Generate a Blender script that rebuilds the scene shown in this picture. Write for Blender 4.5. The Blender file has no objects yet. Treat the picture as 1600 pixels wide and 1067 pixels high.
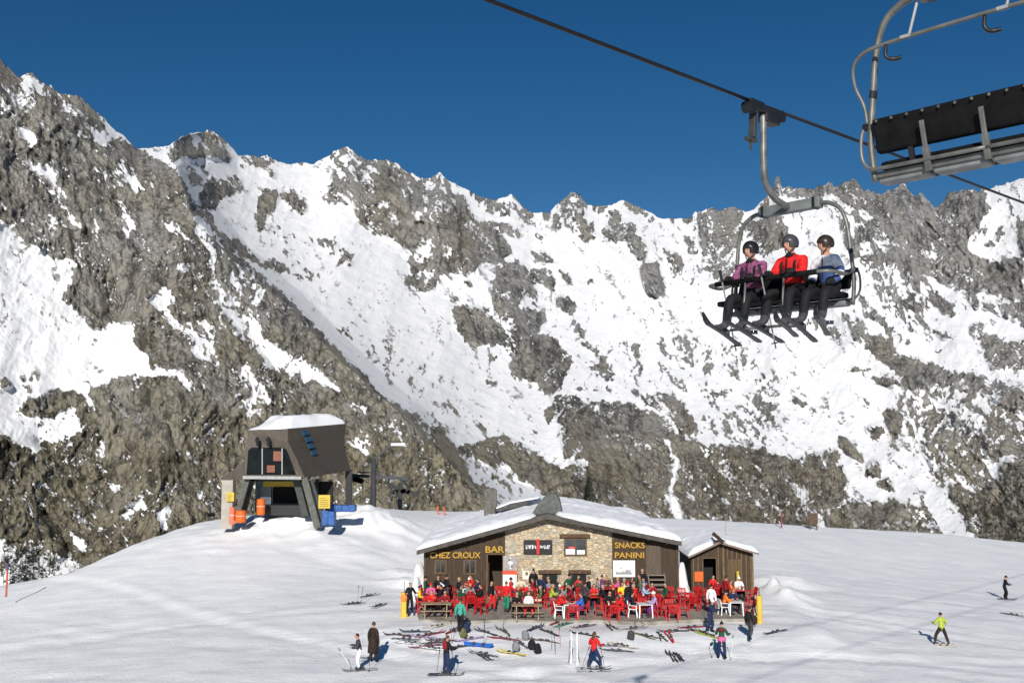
import bpy, bmesh, math, random
import numpy as np
from mathutils import Vector, Matrix
random.seed(7)
R = math.radians
scene = bpy.context.scene
COL = scene.collection
# ------------------------------------------------------------------ camera
FPX = 1555.0; YH = 680.0; CAMZ = 10.7
PITCH = math.atan((YH - 533.5) / FPX)
CA, SA = math.cos(PITCH), math.sin(PITCH)
def ray(px, py):
    x = (px - 800.0) / FPX; y = (533.5 - py) / FPX
    return (x, CA - y * SA, SA + y * CA)
def P(px, py, Y):
    d = ray(px, py); k = Y / d[1]
    return Vector((d[0] * k, Y, CAMZ + d[2] * k))
def Pz(px, py, z):
    d = ray(px, py); k = (z - CAMZ) / d[2]
    return Vector((d[0] * k, d[1] * k, z))
cam = bpy.data.cameras.new('camera'); cam.sensor_width = 36; cam.lens = FPX / 1600 * 36
cam.clip_end = 30000; cam.clip_start = 0.1
co = bpy.data.objects.new('camera', cam); COL.objects.link(co)
co.location = (0, 0, CAMZ); co.rotation_euler = (math.pi / 2 + PITCH, 0, 0)
scene.camera = co
# ------------------------------------------------------------------ light
SUN_EL = 25.0; SUN_AZ = math.atan(110 / FPX)
w = bpy.data.worlds.new('World'); scene.world = w; w.use_nodes = True
nt = w.node_tree; nt.nodes.clear()
sky = nt.nodes.new('ShaderNodeTexSky'); sky.sky_type = 'NISHITA'; sky.sun_disc = False
sky.sun_elevation = R(SUN_EL); sky.sun_rotation = math.pi + SUN_AZ
sky.altitude = 2400; sky.air_density = 1.0; sky.dust_density = 0.05; sky.ozone_density = 2.2
bg = nt.nodes.new('ShaderNodeBackground'); bg.inputs['Strength'].default_value = 0.056
ow = nt.nodes.new('ShaderNodeOutputWorld')
hs = nt.nodes.new('ShaderNodeHueSaturation'); hs.inputs['Saturation'].default_value = 1.34; hs.inputs['Value'].default_value = 0.93
nt.links.new(sky.outputs[0], hs.inputs['Color']); nt.links.new(hs.outputs[0], bg.inputs['Color']); nt.links.new(bg.outputs[0], ow.inputs['Surface'])
sl = bpy.data.lights.new('sun', 'SUN'); sl.energy = 4.6; sl.angle = R(0.53); sl.color = (1.0, 0.955, 0.89)
so = bpy.data.objects.new('sun', sl); COL.objects.link(so)
ld = Vector((math.sin(SUN_AZ) * math.cos(R(SUN_EL)), math.cos(SUN_AZ) * math.cos(R(SUN_EL)), -math.sin(R(SUN_EL))))
so.rotation_euler = ld.to_track_quat('-Z', 'Y').to_euler(); so.location = (-20, -40, 60)
scene.view_settings.view_transform = 'Standard'; scene.view_settings.look = 'None'
scene.view_settings.exposure = 0.16; scene.view_settings.gamma = 1.0
# ------------------------------------------------------------------ materials
MATS = {}
def lin(c):
    return tuple(((v / 255) / 12.92 if v / 255 <= 0.04045 else ((v / 255 + 0.055) / 1.055) ** 2.4) for v in c)
def mat(name, rgb, rough=0.6, var=0.18, scale=6.0, bump=0.0, metal=0.0, bscale=None, stretch=None, spec=0.4):
    """principled with noise-varied base colour (rgb linear)"""
    if name in MATS: return MATS[name]
    m = bpy.data.materials.new(name); m.use_nodes = True
    t = m.node_tree; b = t.nodes['Principled BSDF']
    b.inputs['Roughness'].default_value = rough; b.inputs['Metallic'].default_value = metal
    b.inputs['Specular IOR Level'].default_value = spec
    tc = t.nodes.new('ShaderNodeTexCoord'); src = tc.outputs['Object']
    if stretch:
        mp = t.nodes.new('ShaderNodeMapping'); mp.inputs['Scale'].default_value = stretch
        t.links.new(src, mp.inputs[0]); src = mp.outputs[0]
    n = t.nodes.new('ShaderNodeTexNoise'); n.inputs['Scale'].default_value = scale; n.inputs['Detail'].default_value = 4
    t.links.new(src, n.inputs['Vector'])
    cr = t.nodes.new('ShaderNodeValToRGB')
    cr.color_ramp.elements[0].position = 0.3; cr.color_ramp.elements[1].position = 0.7
    cr.color_ramp.elements[0].color = (*[max(0, v * (1 - var)) for v in rgb], 1)
    cr.color_ramp.elements[1].color = (*[min(1, v * (1 + var)) for v in rgb], 1)
    t.links.new(n.outputs[0], cr.inputs[0]); t.links.new(cr.outputs[0], b.inputs['Base Color'])
    if bump:
        n2 = t.nodes.new('ShaderNodeTexNoise'); n2.inputs['Scale'].default_value = bscale or scale * 2; n2.inputs['Detail'].default_value = 4
        t.links.new(src, n2.inputs['Vector'])
        bp = t.nodes.new('ShaderNodeBump'); bp.inputs['Strength'].default_value = 0.6; bp.inputs['Distance'].default_value = bump
        t.links.new(n2.outputs[0], bp.inputs['Height']); t.links.new(bp.outputs[0], b.inputs['Normal'])
    MATS[name] = m
    return m
# ------------------------------------------------------------------ object helpers
def tag(o, label=None, cat=None, group=None, kind=None):
    if label: o['label'] = label
    if cat: o['category'] = cat
    if group: o['group'] = group
    if kind: o['kind'] = kind
    return o
def empty(name, loc=(0, 0, 0), rz=0.0):
    o = bpy.data.objects.new(name, None); COL.objects.link(o); o.location = loc; o.rotation_euler = (0, 0, rz)
    o.empty_display_size = 0.2
    return o
def link(name, me, parent=None, mats=None):
    o = bpy.data.objects.new(name, me); COL.objects.link(o)
    if mats:
        for m in mats: me.materials.append(m)
    if parent: o.parent = parent
    return o
class MB:
    def __init__(s): s.v = []; s.f = []; s.m = []
    def add(s, vs, fs, mi=0):
        b = len(s.v); s.v += [tuple(v) for v in vs]
        for f in fs: s.f.append(tuple(b + i for i in f)); s.m.append(mi)
        return s
    def box(s, c, d, mi=0, rot=None):
        hx, hy, hz = d[0] / 2, d[1] / 2, d[2] / 2
        vs = [Vector((x, y, z)) for x in (-hx, hx) for y in (-hy, hy) for z in (-hz, hz)]
        if rot is not None: vs = [rot @ v for v in vs]
        vs = [v + Vector(c) for v in vs]
        return s.add(vs, [(0, 1, 3, 2), (4, 6, 7, 5), (0, 4, 5, 1), (2, 3, 7, 6), (0, 2, 6, 4), (1, 5, 7, 3)], mi)
    def bbox(s, a, b, mi=0):
        return s.box([(a[i] + b[i]) / 2 for i in range(3)], [abs(b[i] - a[i]) for i in range(3)], mi)
    def bar(s, a, b, w, h=None, mi=0, up=(0, 0, 1)):
        a, b = Vector(a), Vector(b); h = h or w; t = (b - a); L = t.length; t.normalize()
        u = Vector(up)
        if abs(t.dot(u)) > 0.95: u = Vector((1, 0, 0))
        x = t.cross(u).normalized(); z = x.cross(t)
        rot = Matrix((x, t, z)).transposed()
        return s.box((a + b) / 2, (w, L, h), mi, rot)
    def tube(s, pts, r, n=8, mi=0, cap=True):
        pts = [Vector(p) for p in pts]; N = len(pts)
        rs = r if isinstance(r, (list, tuple)) else [r] * N
        b = len(s.v); px = None
        for i, p in enumerate(pts):
            t = (pts[min(i + 1, N - 1)] - pts[max(i - 1, 0)]).normalized()
            if px is None:
                u = Vector((0, 0, 1)) if abs(t.z) < 0.9 else Vector((1, 0, 0)); px = t.cross(u).normalized()
            else: px = (px - t * px.dot(t)).normalized()
            py = t.cross(px)
            for k in range(n):
                a = 2 * math.pi * k / n
                s.v.append(tuple(p + (px * math.cos(a) + py * math.sin(a)) * rs[i]))
        for i in range(N - 1):
            for k in range(n):
                k2 = (k + 1) % n
                s.f.append((b + i * n + k, b + i * n + k2, b + (i + 1) * n + k2, b + (i + 1) * n + k)); s.m.append(mi)
        if cap:
            s.f.append(tuple(b + k for k in reversed(range(n)))); s.m.append(mi)
            s.f.append(tuple(b + (N - 1) * n + k for k in range(n))); s.m.append(mi)
        return s
    def sph(s, c, rad, n=12, m=8, mi=0, zmin=-1.0, fn=None):
        """ellipsoid, cut below zmin (unit)"""
        c = Vector(c); b = len(s.v); th1 = math.acos(max(-1, min(1, zmin)))
        for j in range(m + 1):
            th = th1 * j / m
            for k in range(n):
                a = 2 * math.pi * k / n
                p = Vector((math.sin(th) * math.cos(a), math.sin(th) * math.sin(a), math.cos(th)))
                if fn: p = fn(p)
                s.v.append(tuple(c + Vector((p.x * rad[0], p.y * rad[1], p.z * rad[2]))))
        for j in range(m):
            for k in range(n):
                k2 = (k + 1) % n
                s.f.append((b + j * n + k, b + (j + 1) * n + k, b + (j + 1) * n + k2, b + j * n + k2)); s.m.append(mi)
        return s
    def prism(s, poly, y0, y1, mi=0):
        """poly in (x,z), counter-clockwise seen from -Y (front at y0)"""
        n = len(poly); vs = [(x, y0, z) for x, z in poly] + [(x, y1, z) for x, z in poly]
        fs = [tuple(range(n)), tuple(reversed(range(n, 2 * n)))]
        fs += [(i, i + n, (i + 1) % n + n, (i + 1) % n) for i in range(n)]
        return s.add(vs, fs, mi)
    def mesh(s, name, smooth=False):
        me = bpy.data.meshes.new(name); me.from_pydata(s.v, [], s.f)
        if any(s.m): me.polygons.foreach_set('material_index', s.m)
        if smooth: me.polygons.foreach_set('use_smooth', [True] * len(s.f))
        me.update(); return me
    def build(s, name, mats, parent=None, smooth=False, bevel=0):
        me = s.mesh(name, smooth)
        o = link(name, me, parent, mats if isinstance(mats, (list, tuple)) else [mats])
        if bevel:
            bm = o.modifiers.new('bevel', 'BEVEL'); bm.width = bevel; bm.segments = 2; bm.limit_method = 'ANGLE'
        return o
def arc(c, r, a0, a1, n, plane='xz', y=0.0):
    out = []
    for i in range(n + 1):
        a = R(a0 + (a1 - a0) * i / n)
        out.append((c[0] + r * math.cos(a), y, c[1] + r * math.sin(a)))
    return out
def grid_mesh(name, X, Y, Z, attrs=None, smooth=True):
    r, c = X.shape
    me = bpy.data.meshes.new(name)
    co_ = np.stack([X, Y, Z], -1).reshape(-1, 3).astype(np.float32)
    me.vertices.add(r * c); me.vertices.foreach_set('co', co_.ravel())
    idx = np.arange(r * c).reshape(r, c)
    q = np.stack([idx[:-1, :-1], idx[:-1, 1:], idx[1:, 1:], idx[1:, :-1]], -1).reshape(-1, 4)
    nf = len(q)
    me.loops.add(nf * 4); me.loops.foreach_set('vertex_index', q.ravel().astype(np.int32))
    me.polygons.add(nf); me.polygons.foreach_set('loop_start', (np.arange(nf) * 4).astype(np.int32))
    me.polygons.foreach_set('loop_total', np.full(nf, 4, np.int32))
    me.polygons.foreach_set('use_smooth', np.full(nf, smooth))
    me.update(calc_edges=True)
    for k, a in (attrs or {}).items():
        at = me.attributes.new(k, 'FLOAT', 'POINT'); at.data.foreach_set('value', a.ravel().astype(np.float32))
    return me
# ------------------------------------------------------------------ numpy noise
NTAB = {}
def vnoise(x, y, seed):
    if seed not in NTAB: NTAB[seed] = np.random.RandomState(seed).rand(256, 256).astype(np.float32)
    T = NTAB[seed]
    xi = np.floor(x).astype(int); yi = np.floor(y).astype(int)
    fx = x - xi; fy = y - yi
    fx = fx * fx * fx * (fx * (fx * 6 - 15) + 10); fy = fy * fy * fy * (fy * (fy * 6 - 15) + 10)
    a = T[xi % 256, yi % 256]; b = T[(xi + 1) % 256, yi % 256]; c = T[xi % 256, (yi + 1) % 256]; d = T[(xi + 1) % 256, (yi + 1) % 256]
    return (a * (1 - fx) + b * fx) * (1 - fy) + (c * (1 - fx) + d * fx) * fy
def fbm(x, y, seed, octv=4, gain=0.5):
    s = 0; a = 1; t = 0
    for o in range(octv):
        c, sn = math.cos(0.6 * o), math.sin(0.6 * o)
        s = s + a * vnoise((x * c - y * sn) * 2 ** o + 17 * o, (x * sn + y * c) * 2 ** o + 5 * o, seed + o); t += a; a *= gain
    return s / t
def ridged(x, y, seed, octv=4, gain=0.5):
    s = 0; a = 1; t = 0
    for o in range(octv):
        c, sn = math.cos(0.5 * o), math.sin(0.5 * o)
        n = vnoise((x * c - y * sn) * 2 ** o + 13 * o, (x * sn + y * c) * 2 ** o + 9 * o, seed + o)
        s = s + a * (1 - np.abs(2 * n - 1)); t += a; a *= gain
    return s / t
def sstep(a, b, x):
    t = np.clip((x - a) / (b - a), 0, 1); return t * t * (3 - 2 * t)
# ------------------------------------------------------------------ mountains: where rock stands bare of snow
# polygons: (offset x, offset y, scale, value, points)
Q = 3.0019; Q4 = 3.9525
A_ = (0, 80, Q); B_ = (0, 400, Q); C_ = (400, 380, Q); D_ = (650, 280, Q); E_ = (700, 500, Q); F_ = (1067, 240, Q); G_ = (1067, 500, Q); K_ = (400, 200, Q4); O_ = (0, 0, 1.0)
ROCKS = [
(O_, .86, "-600,-300 0,80 20,110 50,113 83,140 120,150 153,177 180,203 213,233 233,243 257,260 277,265 290,293 310,320 328,337 350,375 395,420 430,450 467,483 523,543 560,573 590,612 613,633 640,637 687,667 715,705 735,747 768,768 770,1100 -600,1100"),
(O_, 0, "-600,250 -200,330 0,353 20,347 30,370 50,380 73,402 100,402 123,411 110,440 100,463 118,485 133,500 140,515 170,507 200,503 212,510 207,537 233,555 235,572 277,578 275,588 217,590 173,593 133,617 147,627 115,645 128,675 90,690 67,690 63,710 40,697 0,683 -600,640"),
(B_, .8, "80,710 150,670 250,630 370,640 420,690 330,720 240,760 130,755"), (B_, .6, "140,790 200,785 210,800 150,805"),
(B_, .75, "0,590 20,570 60,600 60,625 0,625"), (B_, .7, "90,560 120,550 120,590 95,590"), (B_, .6, "130,560 150,520 190,530 185,580 140,590"), (B_, .6, "240,105 260,108 250,118"),
(B_, .6, "120,610 160,615 150,640 125,640"), (A_, .75, "95,870 190,820 330,850 330,960 220,965 150,920"), (A_, .8, "320,950 370,920 380,985 340,985"),
(A_, .02, "0,240 80,330 150,370 175,430 140,450 110,410 60,330 0,262"),
(A_, .02, "130,510 200,550 215,535 270,580 290,640 320,690 330,760 390,800 330,840 310,820 320,740 260,670 210,590 150,570"),
(A_, .05, "0,690 40,730 30,742 0,712"), (A_, .38, "180,800 280,780 390,790 400,830 330,845 220,815"), (A_, .02, "400,700 440,780 478,835 440,852 420,760"),
(A_, .28, "500,800 600,745 640,800 610,880 560,830"), (A_, .42, "360,490 420,500 480,600 520,630 600,640 650,680 650,620 600,560 540,510 480,520 440,480"), (A_, .03, "570,570 640,600 652,680 620,650"),
(A_, .15, "90,130 150,105 250,185 180,205 110,185"), (A_, .3, "30,150 90,180 110,250 60,190"), (A_, .15, "270,205 330,212 395,215 330,225"), (A_, .36, "180,300 290,270 370,310 360,370 340,360 300,290"),
(A_, .2, "390,295 460,275 510,340 470,310"), (A_, .18, "420,370 540,365 620,430 560,410 490,440 450,430"), (A_, .45, "220,420 280,420 270,440"), (A_, .4, "180,450 210,500 180,480"),
(A_, .5, "640,480 770,550 760,640 690,560"), (A_, .46, "740,760 800,780 960,860 900,760 1000,830 1150,1000 1200,1066 1000,1066 960,930 830,900"), (A_, .1, "740,770 820,830 800,850"),(A_, .05, "900,770 960,850 1020,950 1000,975 920,830"),
(B_, .1, "830,40 860,75 820,70"), (B_, .36, "1000,90 1100,80 1250,150 1180,290 1250,380 1450,500 1600,620 1590,640 1400,590 1290,560 1200,480 1100,350 1000,230"), (B_, .1, "1180,290 1100,260 1000,210 1100,320 1190,420 1300,520 1420,560 1560,620 1590,610 1400,500 1250,400"),
(B_, .85, "1120,215 1180,200 1200,250 1150,275"), (B_, .8, "1000,20 1100,40 1110,70 1010,80"),
(B_, .3, "680,210 760,145 830,190 800,260 870,320 980,310 1000,440 1060,545 960,500 860,430 950,410 860,335 800,335 780,270"), (B_, .05, "700,190 760,150 825,190 740,195"), (B_, .05, "800,300 870,320 960,400 1000,460 1010,500 930,420 860,340 800,335"),
(B_, .05, "860,425 950,465 1060,545 1000,520 900,470"), (B_, .08, "830,510 870,560 912,620 890,638 840,580"), (B_, .36, "1090,660 1200,640 1240,720 1190,770 1120,720"), (B_, .4, "1100,560 1170,620 1240,690 1280,670 1200,560 1170,500"),
(B_, .25, "455,800 475,850 495,960 480,950 410,940 470,930"), (B_, .3, "500,690 550,668 530,690"), (B_, .3, "720,660 760,740 740,740"), (B_, .3, "840,920 890,910 880,950"), (B_, .3, "930,960 960,890 940,900 920,980"),
(O_, .08, "147,757 168,772 165,776 148,762"), (O_, .08, "172,748 182,755 191,757 185,771 175,770"), (O_, .1, "197,790 215,783 231,790 212,805 203,823 195,810 177,813"), (O_, .12, "252,795 279,787 270,810 255,832 250,815 240,800"),
(O_, .15, "132,787 153,805 150,811 135,800"), (O_, .1, "108,830 120,838 146,858 118,862"), (O_, .22, "-600,900 -100,850 0,845 30,843 60,850 90,870 140,885 100,910 0,960 -600,1100"), (O_, .25, "5,768 25,788 33,798 18,788"), (O_, .3, "60,790 85,812 70,800"), (O_, .2, "305,768 316,770 315,785 308,783"),
(C_, .3, "420,930 490,890 570,880 560,930 540,1000 480,980 420,950"), (C_, .3, "440,760 520,740 560,790 470,800"), (C_, .3, "600,860 690,780 640,850"), (C_, .1, "760,790 860,865 800,840"), (C_, .3, "420,650 470,680 460,690"),
(A_, .62, "380,220 460,290 540,370 640,460 700,490 770,540 800,640 740,760 640,690 540,620 420,480 340,420 300,330 280,230"), (A_, .66, "100,110 250,180 300,260 250,400 120,330 60,200"), (A_, .1, "420,370 540,365 620,430 560,410 490,440 450,430"), (A_, .03, "570,570 640,600 652,680 620,650"), (A_, .2, "90,130 150,105 250,185 180,205 110,185"), (A_, .03, "900,770 960,850 1020,950 1000,975 920,830"),
# far left peak and glacier rocks
(A_, .68, "800,460 840,410 920,380 1000,375 1060,420 1120,490 1060,520 950,500 850,510 780,540"), (A_, .1, "900,385 945,385 930,450 905,440"), (A_, .5, "1120,490 1250,495 1310,525 1230,540 1120,560"),
(A_, .74, "930,680 1000,580 1060,620 1130,580 1140,660 1060,680 1000,760 940,740"), (A_, .3, "870,520 1000,540 980,620 900,640"), (A_, .66, "1210,700 1240,650 1300,650 1310,720 1260,790 1220,860 1200,840"), (A_, .75, "1310,670 1390,660 1440,720 1440,765 1390,750 1330,700"), (A_, .75, "1260,560 1290,560 1300,600 1260,600"),
(A_, .72, "1040,860 1150,920 1220,980 1330,985 1370,1040 1300,1030 1180,990 1080,900"), (A_, .3, "1300,800 1400,880 1500,1066 1400,1066 1320,930"), (A_, .55, "1470,870 1570,900 1540,940 1490,910"), (K_, .46, "350,660 490,700 620,800 600,870 500,850 430,740"), (K_, .55, "230,890 260,900 300,950 260,940"), (K_, .4, "110,640 240,650 260,680 160,720"),
(K_, .66, "470,180 560,120 640,180 720,210 840,205 930,280 1000,310 1050,360 1110,430 1230,410 1290,410 1340,540 1420,600 1520,700 1581,760 1500,830 1420,820 1300,920 1260,900 1200,900 1130,920 1110,1000 1040,1030 930,970 950,830 970,760 880,720 840,650 790,690 720,640 650,580 590,520 590,480 440,475 420,440 460,350 480,260"),
(K_, .34, "480,180 560,130 640,190 600,360 480,340 500,230"), (K_, .34, "680,230 780,220 740,330 650,330"), (K_, .15, "720,480 830,440 830,500 740,510"), (K_, .36, "900,530 1080,500 1080,560 960,560"), (K_, .28, "1010,320 1120,280 1240,360 1220,420 1110,420"),
(K_, .34, "1040,700 1120,650 1100,760 1030,830 960,830 990,760"), (K_, .15, "1130,790 1220,760 1180,800"), (K_, .1, "1020,880 1110,880 1110,940 1030,930"), (K_, .2, "1230,860 1290,860 1270,900"),
(K_, .8, "650,370 860,340 880,470 650,450"), (K_, .92, "850,600 1050,560 1040,690 960,740 880,720 840,650"), (K_, .95, "1130,560 1230,510 1340,560 1270,650 1170,690 1120,640"), (K_, .85, "1240,420 1290,415 1320,500 1230,500"), (K_, .85, "1120,830 1210,820 1200,900 1140,910"), (K_, .38, "1350,400 1581,470 1581,560 1400,520"),
# centre
(D_, .42, "270,90 350,85 440,100 470,80 540,160 620,180 640,150 540,220 480,180 340,130"), (D_, .55, "380,200 490,240 500,275 420,250 330,210"), (D_, .7, "320,200 400,250 460,360 400,370 320,250"), (D_, .88, "320,330 390,330 400,380 330,390"),
(D_, .75, "550,260 580,240 600,300 570,290"), (D_, .78, "545,350 600,330 640,370 635,395 580,400"),
(D_, .72, "400,400 480,390 540,430 600,430 640,440 640,520 580,490 550,500 570,560 560,620 620,655 580,740 660,735 690,770 720,830 740,840 700,930 660,1010 580,1000 580,960 480,940 450,900 440,790 370,770 280,780 210,740 170,660 170,610 230,595 330,600 370,640 360,560 360,490"),
(D_, .1, "480,570 550,560 570,640 500,610"), (D_, .2, "350,610 430,700 440,760 400,680"), (D_, .1, "435,640 452,640 440,780 425,760"), (D_, .2, "605,680 560,790 540,780"), (D_, .15, "610,880 660,870 650,900"),
(D_, .95, "560,760 650,740 710,800 640,870 560,930 490,930 460,850"), (D_, .88, "180,690 300,640 400,700 420,770 290,780 210,730"), (D_, .8, "590,430 650,460 660,540 600,500"), (D_, .8, "670,430 720,450 740,500 700,500"), (D_, .9, "650,550 720,540 760,590 750,630 700,610 660,580"),
(D_, .66, "720,640 760,680 820,780 870,830 940,950 920,950 850,850 800,800 740,690"),
(D_, .66, "640,170 690,110 740,60 790,90 790,140 800,260 830,290 810,300 770,260 700,240 640,230"), (D_, .25, "710,70 770,80 780,110 720,120"), (D_, .8, "770,200 830,200 840,280 810,300"), (D_, .2, "660,170 710,160 700,200"),
(D_, .68, "900,150 930,130 980,200 1030,210 1030,260 1090,340 1080,370 1050,380 990,350 970,290 880,310 880,240"), (D_, .36, "970,110 1060,140 1130,190 1100,200 1000,140"), (D_, .8, "1070,380 1140,400 1150,450 1170,500 1170,560 1130,555 1080,520 1050,450"), (D_, .9, "980,300 1060,280 1090,340 1050,370"),
(D_, .62, "1140,310 1260,360 1340,430 1440,470 1460,520 1400,500 1320,510 1260,470 1210,450 1180,390"), (D_, .54, "1250,250 1340,310 1400,260 1500,260 1500,400 1440,420 1380,400 1320,350"), (D_, .54, "1310,180 1380,150 1520,140 1540,180 1400,210 1340,220"),
(D_, .75, "805,470 835,470 835,495 815,495"), (D_, .75, "870,610 900,600 890,620"), (D_, .8, "305,932 340,935 390,955 360,962"), (D_, .6, "190,555 210,555 210,575 190,575"), (D_, .6, "230,480 260,485 255,520 235,515"), (D_, .65, "330,820 390,830 380,850 340,840"),
(D_, .55, "1020,790 1150,800 1230,810 1260,830 1240,860 1180,870 1130,850"), (D_, .6, "840,745 900,770 880,778"), (D_, .65, "910,760 950,770 940,788"), (D_, .75, "980,872 1040,880 1040,897"), (D_, .66, "1070,870 1160,900 1190,935 1100,905"), (D_, .75, "1340,880 1400,870 1390,887"), (D_, .76, "1240,900 1280,890 1330,960 1380,1010 1390,1066 1360,1040 1300,960"), (D_, .78, "1390,990 1450,980 1500,1000 1450,1018"), (D_, .66, "1450,930 1520,910 1540,940 1500,950"),
(C_, .66, "390,430 430,380 440,430 550,450 540,490 450,480 420,470"), (C_, .85, "540,500 650,490 640,550 620,580 560,540"), (C_, .64, "480,530 530,520 530,560 480,550"), (C_, .78, "600,650 700,620 760,660 720,740 680,720"), (C_, .48, "650,520 740,530 830,580 800,600 680,560"), (C_, .44, "740,580 860,640 900,700 980,730 920,740 830,700 760,700 720,640"), (C_, .78, "930,830 1000,820 1000,860 950,880"), (C_, .64, "960,860 1040,870 980,890"), (C_, .6, "890,690 910,720 980,725 970,740 900,735"), (C_, .6, "1120,870 1145,870 1140,890"), (C_, .7, "1280,870 1320,875 1310,890"), (C_, .6, "790,800 880,840 930,900 860,870"),
(E_, .72, "0,470 100,460 90,520 0,500"), (E_, .82, "60,580 130,590 200,560 270,545 350,590 430,640 480,680 560,690 640,680 690,740 720,760 700,940 450,940 420,780 300,740 290,690 180,680 100,640 40,620"), (E_, .1, "40,630 140,670 280,690 300,760 440,790 480,940 220,940 220,800 150,760 80,700"), (E_, .6, "200,720 240,730 230,760"),
(E_, .88, "540,350 620,370 700,390 760,380 860,400 930,430 1000,460 1060,500 1120,550 1200,590 1330,600 1400,610 1490,600 1540,640 1600,640 1600,1040 1100,1040 700,1000 680,730 640,650 560,650 530,590 540,480 480,500 460,430 500,380"),
(E_, .1, "520,440 520,480 548,640 530,640 500,480"), (E_, .2, "720,540 800,530 830,570 780,580 730,570"), (E_, .25, "620,380 680,400 750,425 660,410"), (E_, .25, "910,430 960,470 940,480"), (E_, -.1, "1012,530 1040,560 1060,620 1092,650 1074,740 1062,800 1085,860 1110,960 1055,960 1048,860 1030,800 1046,720 1062,660 1032,590"), (E_, .1, "985,820 1062,905 1050,915"), (E_, .45, "820,580 900,580 1030,590 960,600"), (E_, .5, "770,720 860,740 850,800 800,780"), (E_, .25, "930,680 960,690 940,720"),
(E_, .56, "1100,640 1540,650 1600,660 1600,960 1110,960"), (E_, .58, "860,330 950,350 1060,340 1100,400 1200,540 1120,530 1000,440 920,390"), (E_, .54, "560,330 640,310 740,300 760,340 680,340 560,350"), (E_, .45, "620,200 700,190 790,280 770,295 680,240"), (E_, .8, "1090,230 1150,250 1230,330 1260,440 1300,480 1280,490 1230,420 1180,320 1100,260"), (E_, .8, "1250,330 1330,330 1330,350 1240,360"), (E_, .74, "1270,420 1360,380 1400,360 1430,380 1540,390 1530,430 1400,460 1300,480"), (E_, .7, "1330,250 1390,250 1370,290 1320,280"), (E_, .7, "1410,260 1480,270 1470,295 1400,300"),
# right massif
(F_, .30, "760,330 860,200 1160,200 1600,100 1800,100 2400,700 1700,760 1480,760 1380,700 1300,760 1230,700 1100,800 960,760 860,560"), (G_, .26, "1000,340 1250,300 1600,400 1700,900 1400,1000 1200,760 1050,520"), (E_, .16, "700,120 1000,60 1300,100 1560,250 1500,600 1250,540 1000,330 760,240"), (C_, .14, "380,430 640,460 900,640 1100,900 900,900 620,720"),
(F_, .58, "50,300 130,260 270,270 300,330 260,440 240,560 200,640 100,620 0,560 0,400 60,360"), (F_, .1, "0,420 120,540 220,640 100,640 0,580"), (F_, .72, "300,330 420,280 480,330 520,430 400,480 300,480"), (F_, .1, "450,270 560,230 640,280 700,330 720,420 600,440 520,400"),
(F_, .78, "420,190 440,105 460,110 465,165 560,165 680,140 790,120 850,190 960,190 1040,150 1080,190 1160,220 1190,275 1250,200 1330,170 1400,190 1440,260 1390,340 1330,400 1340,460 1440,510 1530,500 1600,500 1800,500 2600,900 2600,-400 1600,120 1600,700 1500,660 1400,640 1360,690 1280,640 1180,600 1100,560 1080,640 1040,620 1030,520 930,510 850,520 800,480 760,420 780,340 860,340 900,300 850,270 700,200 600,180 440,190"), (F_, .36, "600,200 720,230 860,330 800,420 740,340 640,260"), (F_, .25, "960,210 990,290 980,310 950,240"), (F_, .25, "1160,400 1200,420 1200,520 1170,500"), (F_, .3, "820,430 900,400 950,460 860,500"),
(F_, 0, "1440,260 1520,215 1560,330 1580,480 1530,500 1440,510 1340,450 1350,400 1420,360"), (F_, .05, "1400,180 1500,140 1600,110 1700,100 1700,300 1590,320 1530,220 1440,250"), (F_, .66, "1420,420 1470,400 1480,340 1500,380 1450,440"), (F_, .66, "1570,400 1700,300 1700,520 1600,500"),
(F_, .74, "1040,620 1090,700 1100,760 1180,830 1270,870 1230,880 1140,820 1080,770 1040,690"), (F_, .84, "1170,640 1220,680 1290,760 1260,780 1210,740 1160,690"), (F_, .74, "1280,620 1360,690 1440,710 1450,740 1370,730 1350,680"), (F_, .78, "1340,820 1380,790 1450,820 1500,900 1700,880 1700,1010 1450,1010 1420,930 1360,860"), (F_, .68, "1480,700 1700,700 1700,860 1500,760"), (F_, .05, "1390,720 1450,740 1500,860 1500,900 1430,850"), (F_, .1, "1130,580 1280,640 1340,720 1290,760 1220,660 1150,640"),
(F_, .85, "850,870 1000,930 990,1000 1080,1066 900,960"), (F_, .64, "740,740 800,860 840,890 860,820 820,740"), (F_, .6, "800,640 900,720 1000,850 1150,960 1000,880 870,760"), (F_, .4, "640,760 760,850 700,850 560,790"), (F_, .5, "1040,780 1110,850 1060,840"), (F_, .5, "1140,880 1230,930 1180,930"),
(G_, .92, "850,70 980,100 990,170 970,220 920,180 860,130"), (G_, .78, "990,170 1100,180 1250,230 1270,290 1270,340 1200,290 1150,330 1010,320 1060,250 990,220"), (G_, .68, "870,270 950,260 1020,300 1030,320 950,310"), (G_, .75, "760,220 890,230 880,247 770,240"), (G_, .68, "1250,240 1400,260 1500,300 1700,400 1700,480 1500,400 1400,340 1290,330"), (G_, .78, "1270,350 1340,380 1400,430 1540,500 1700,540 1560,560 1440,500 1340,420"), (G_, .74, "1360,20 1440,80 1540,100 1700,80 1700,240 1480,220 1420,170 1380,90"),
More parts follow.
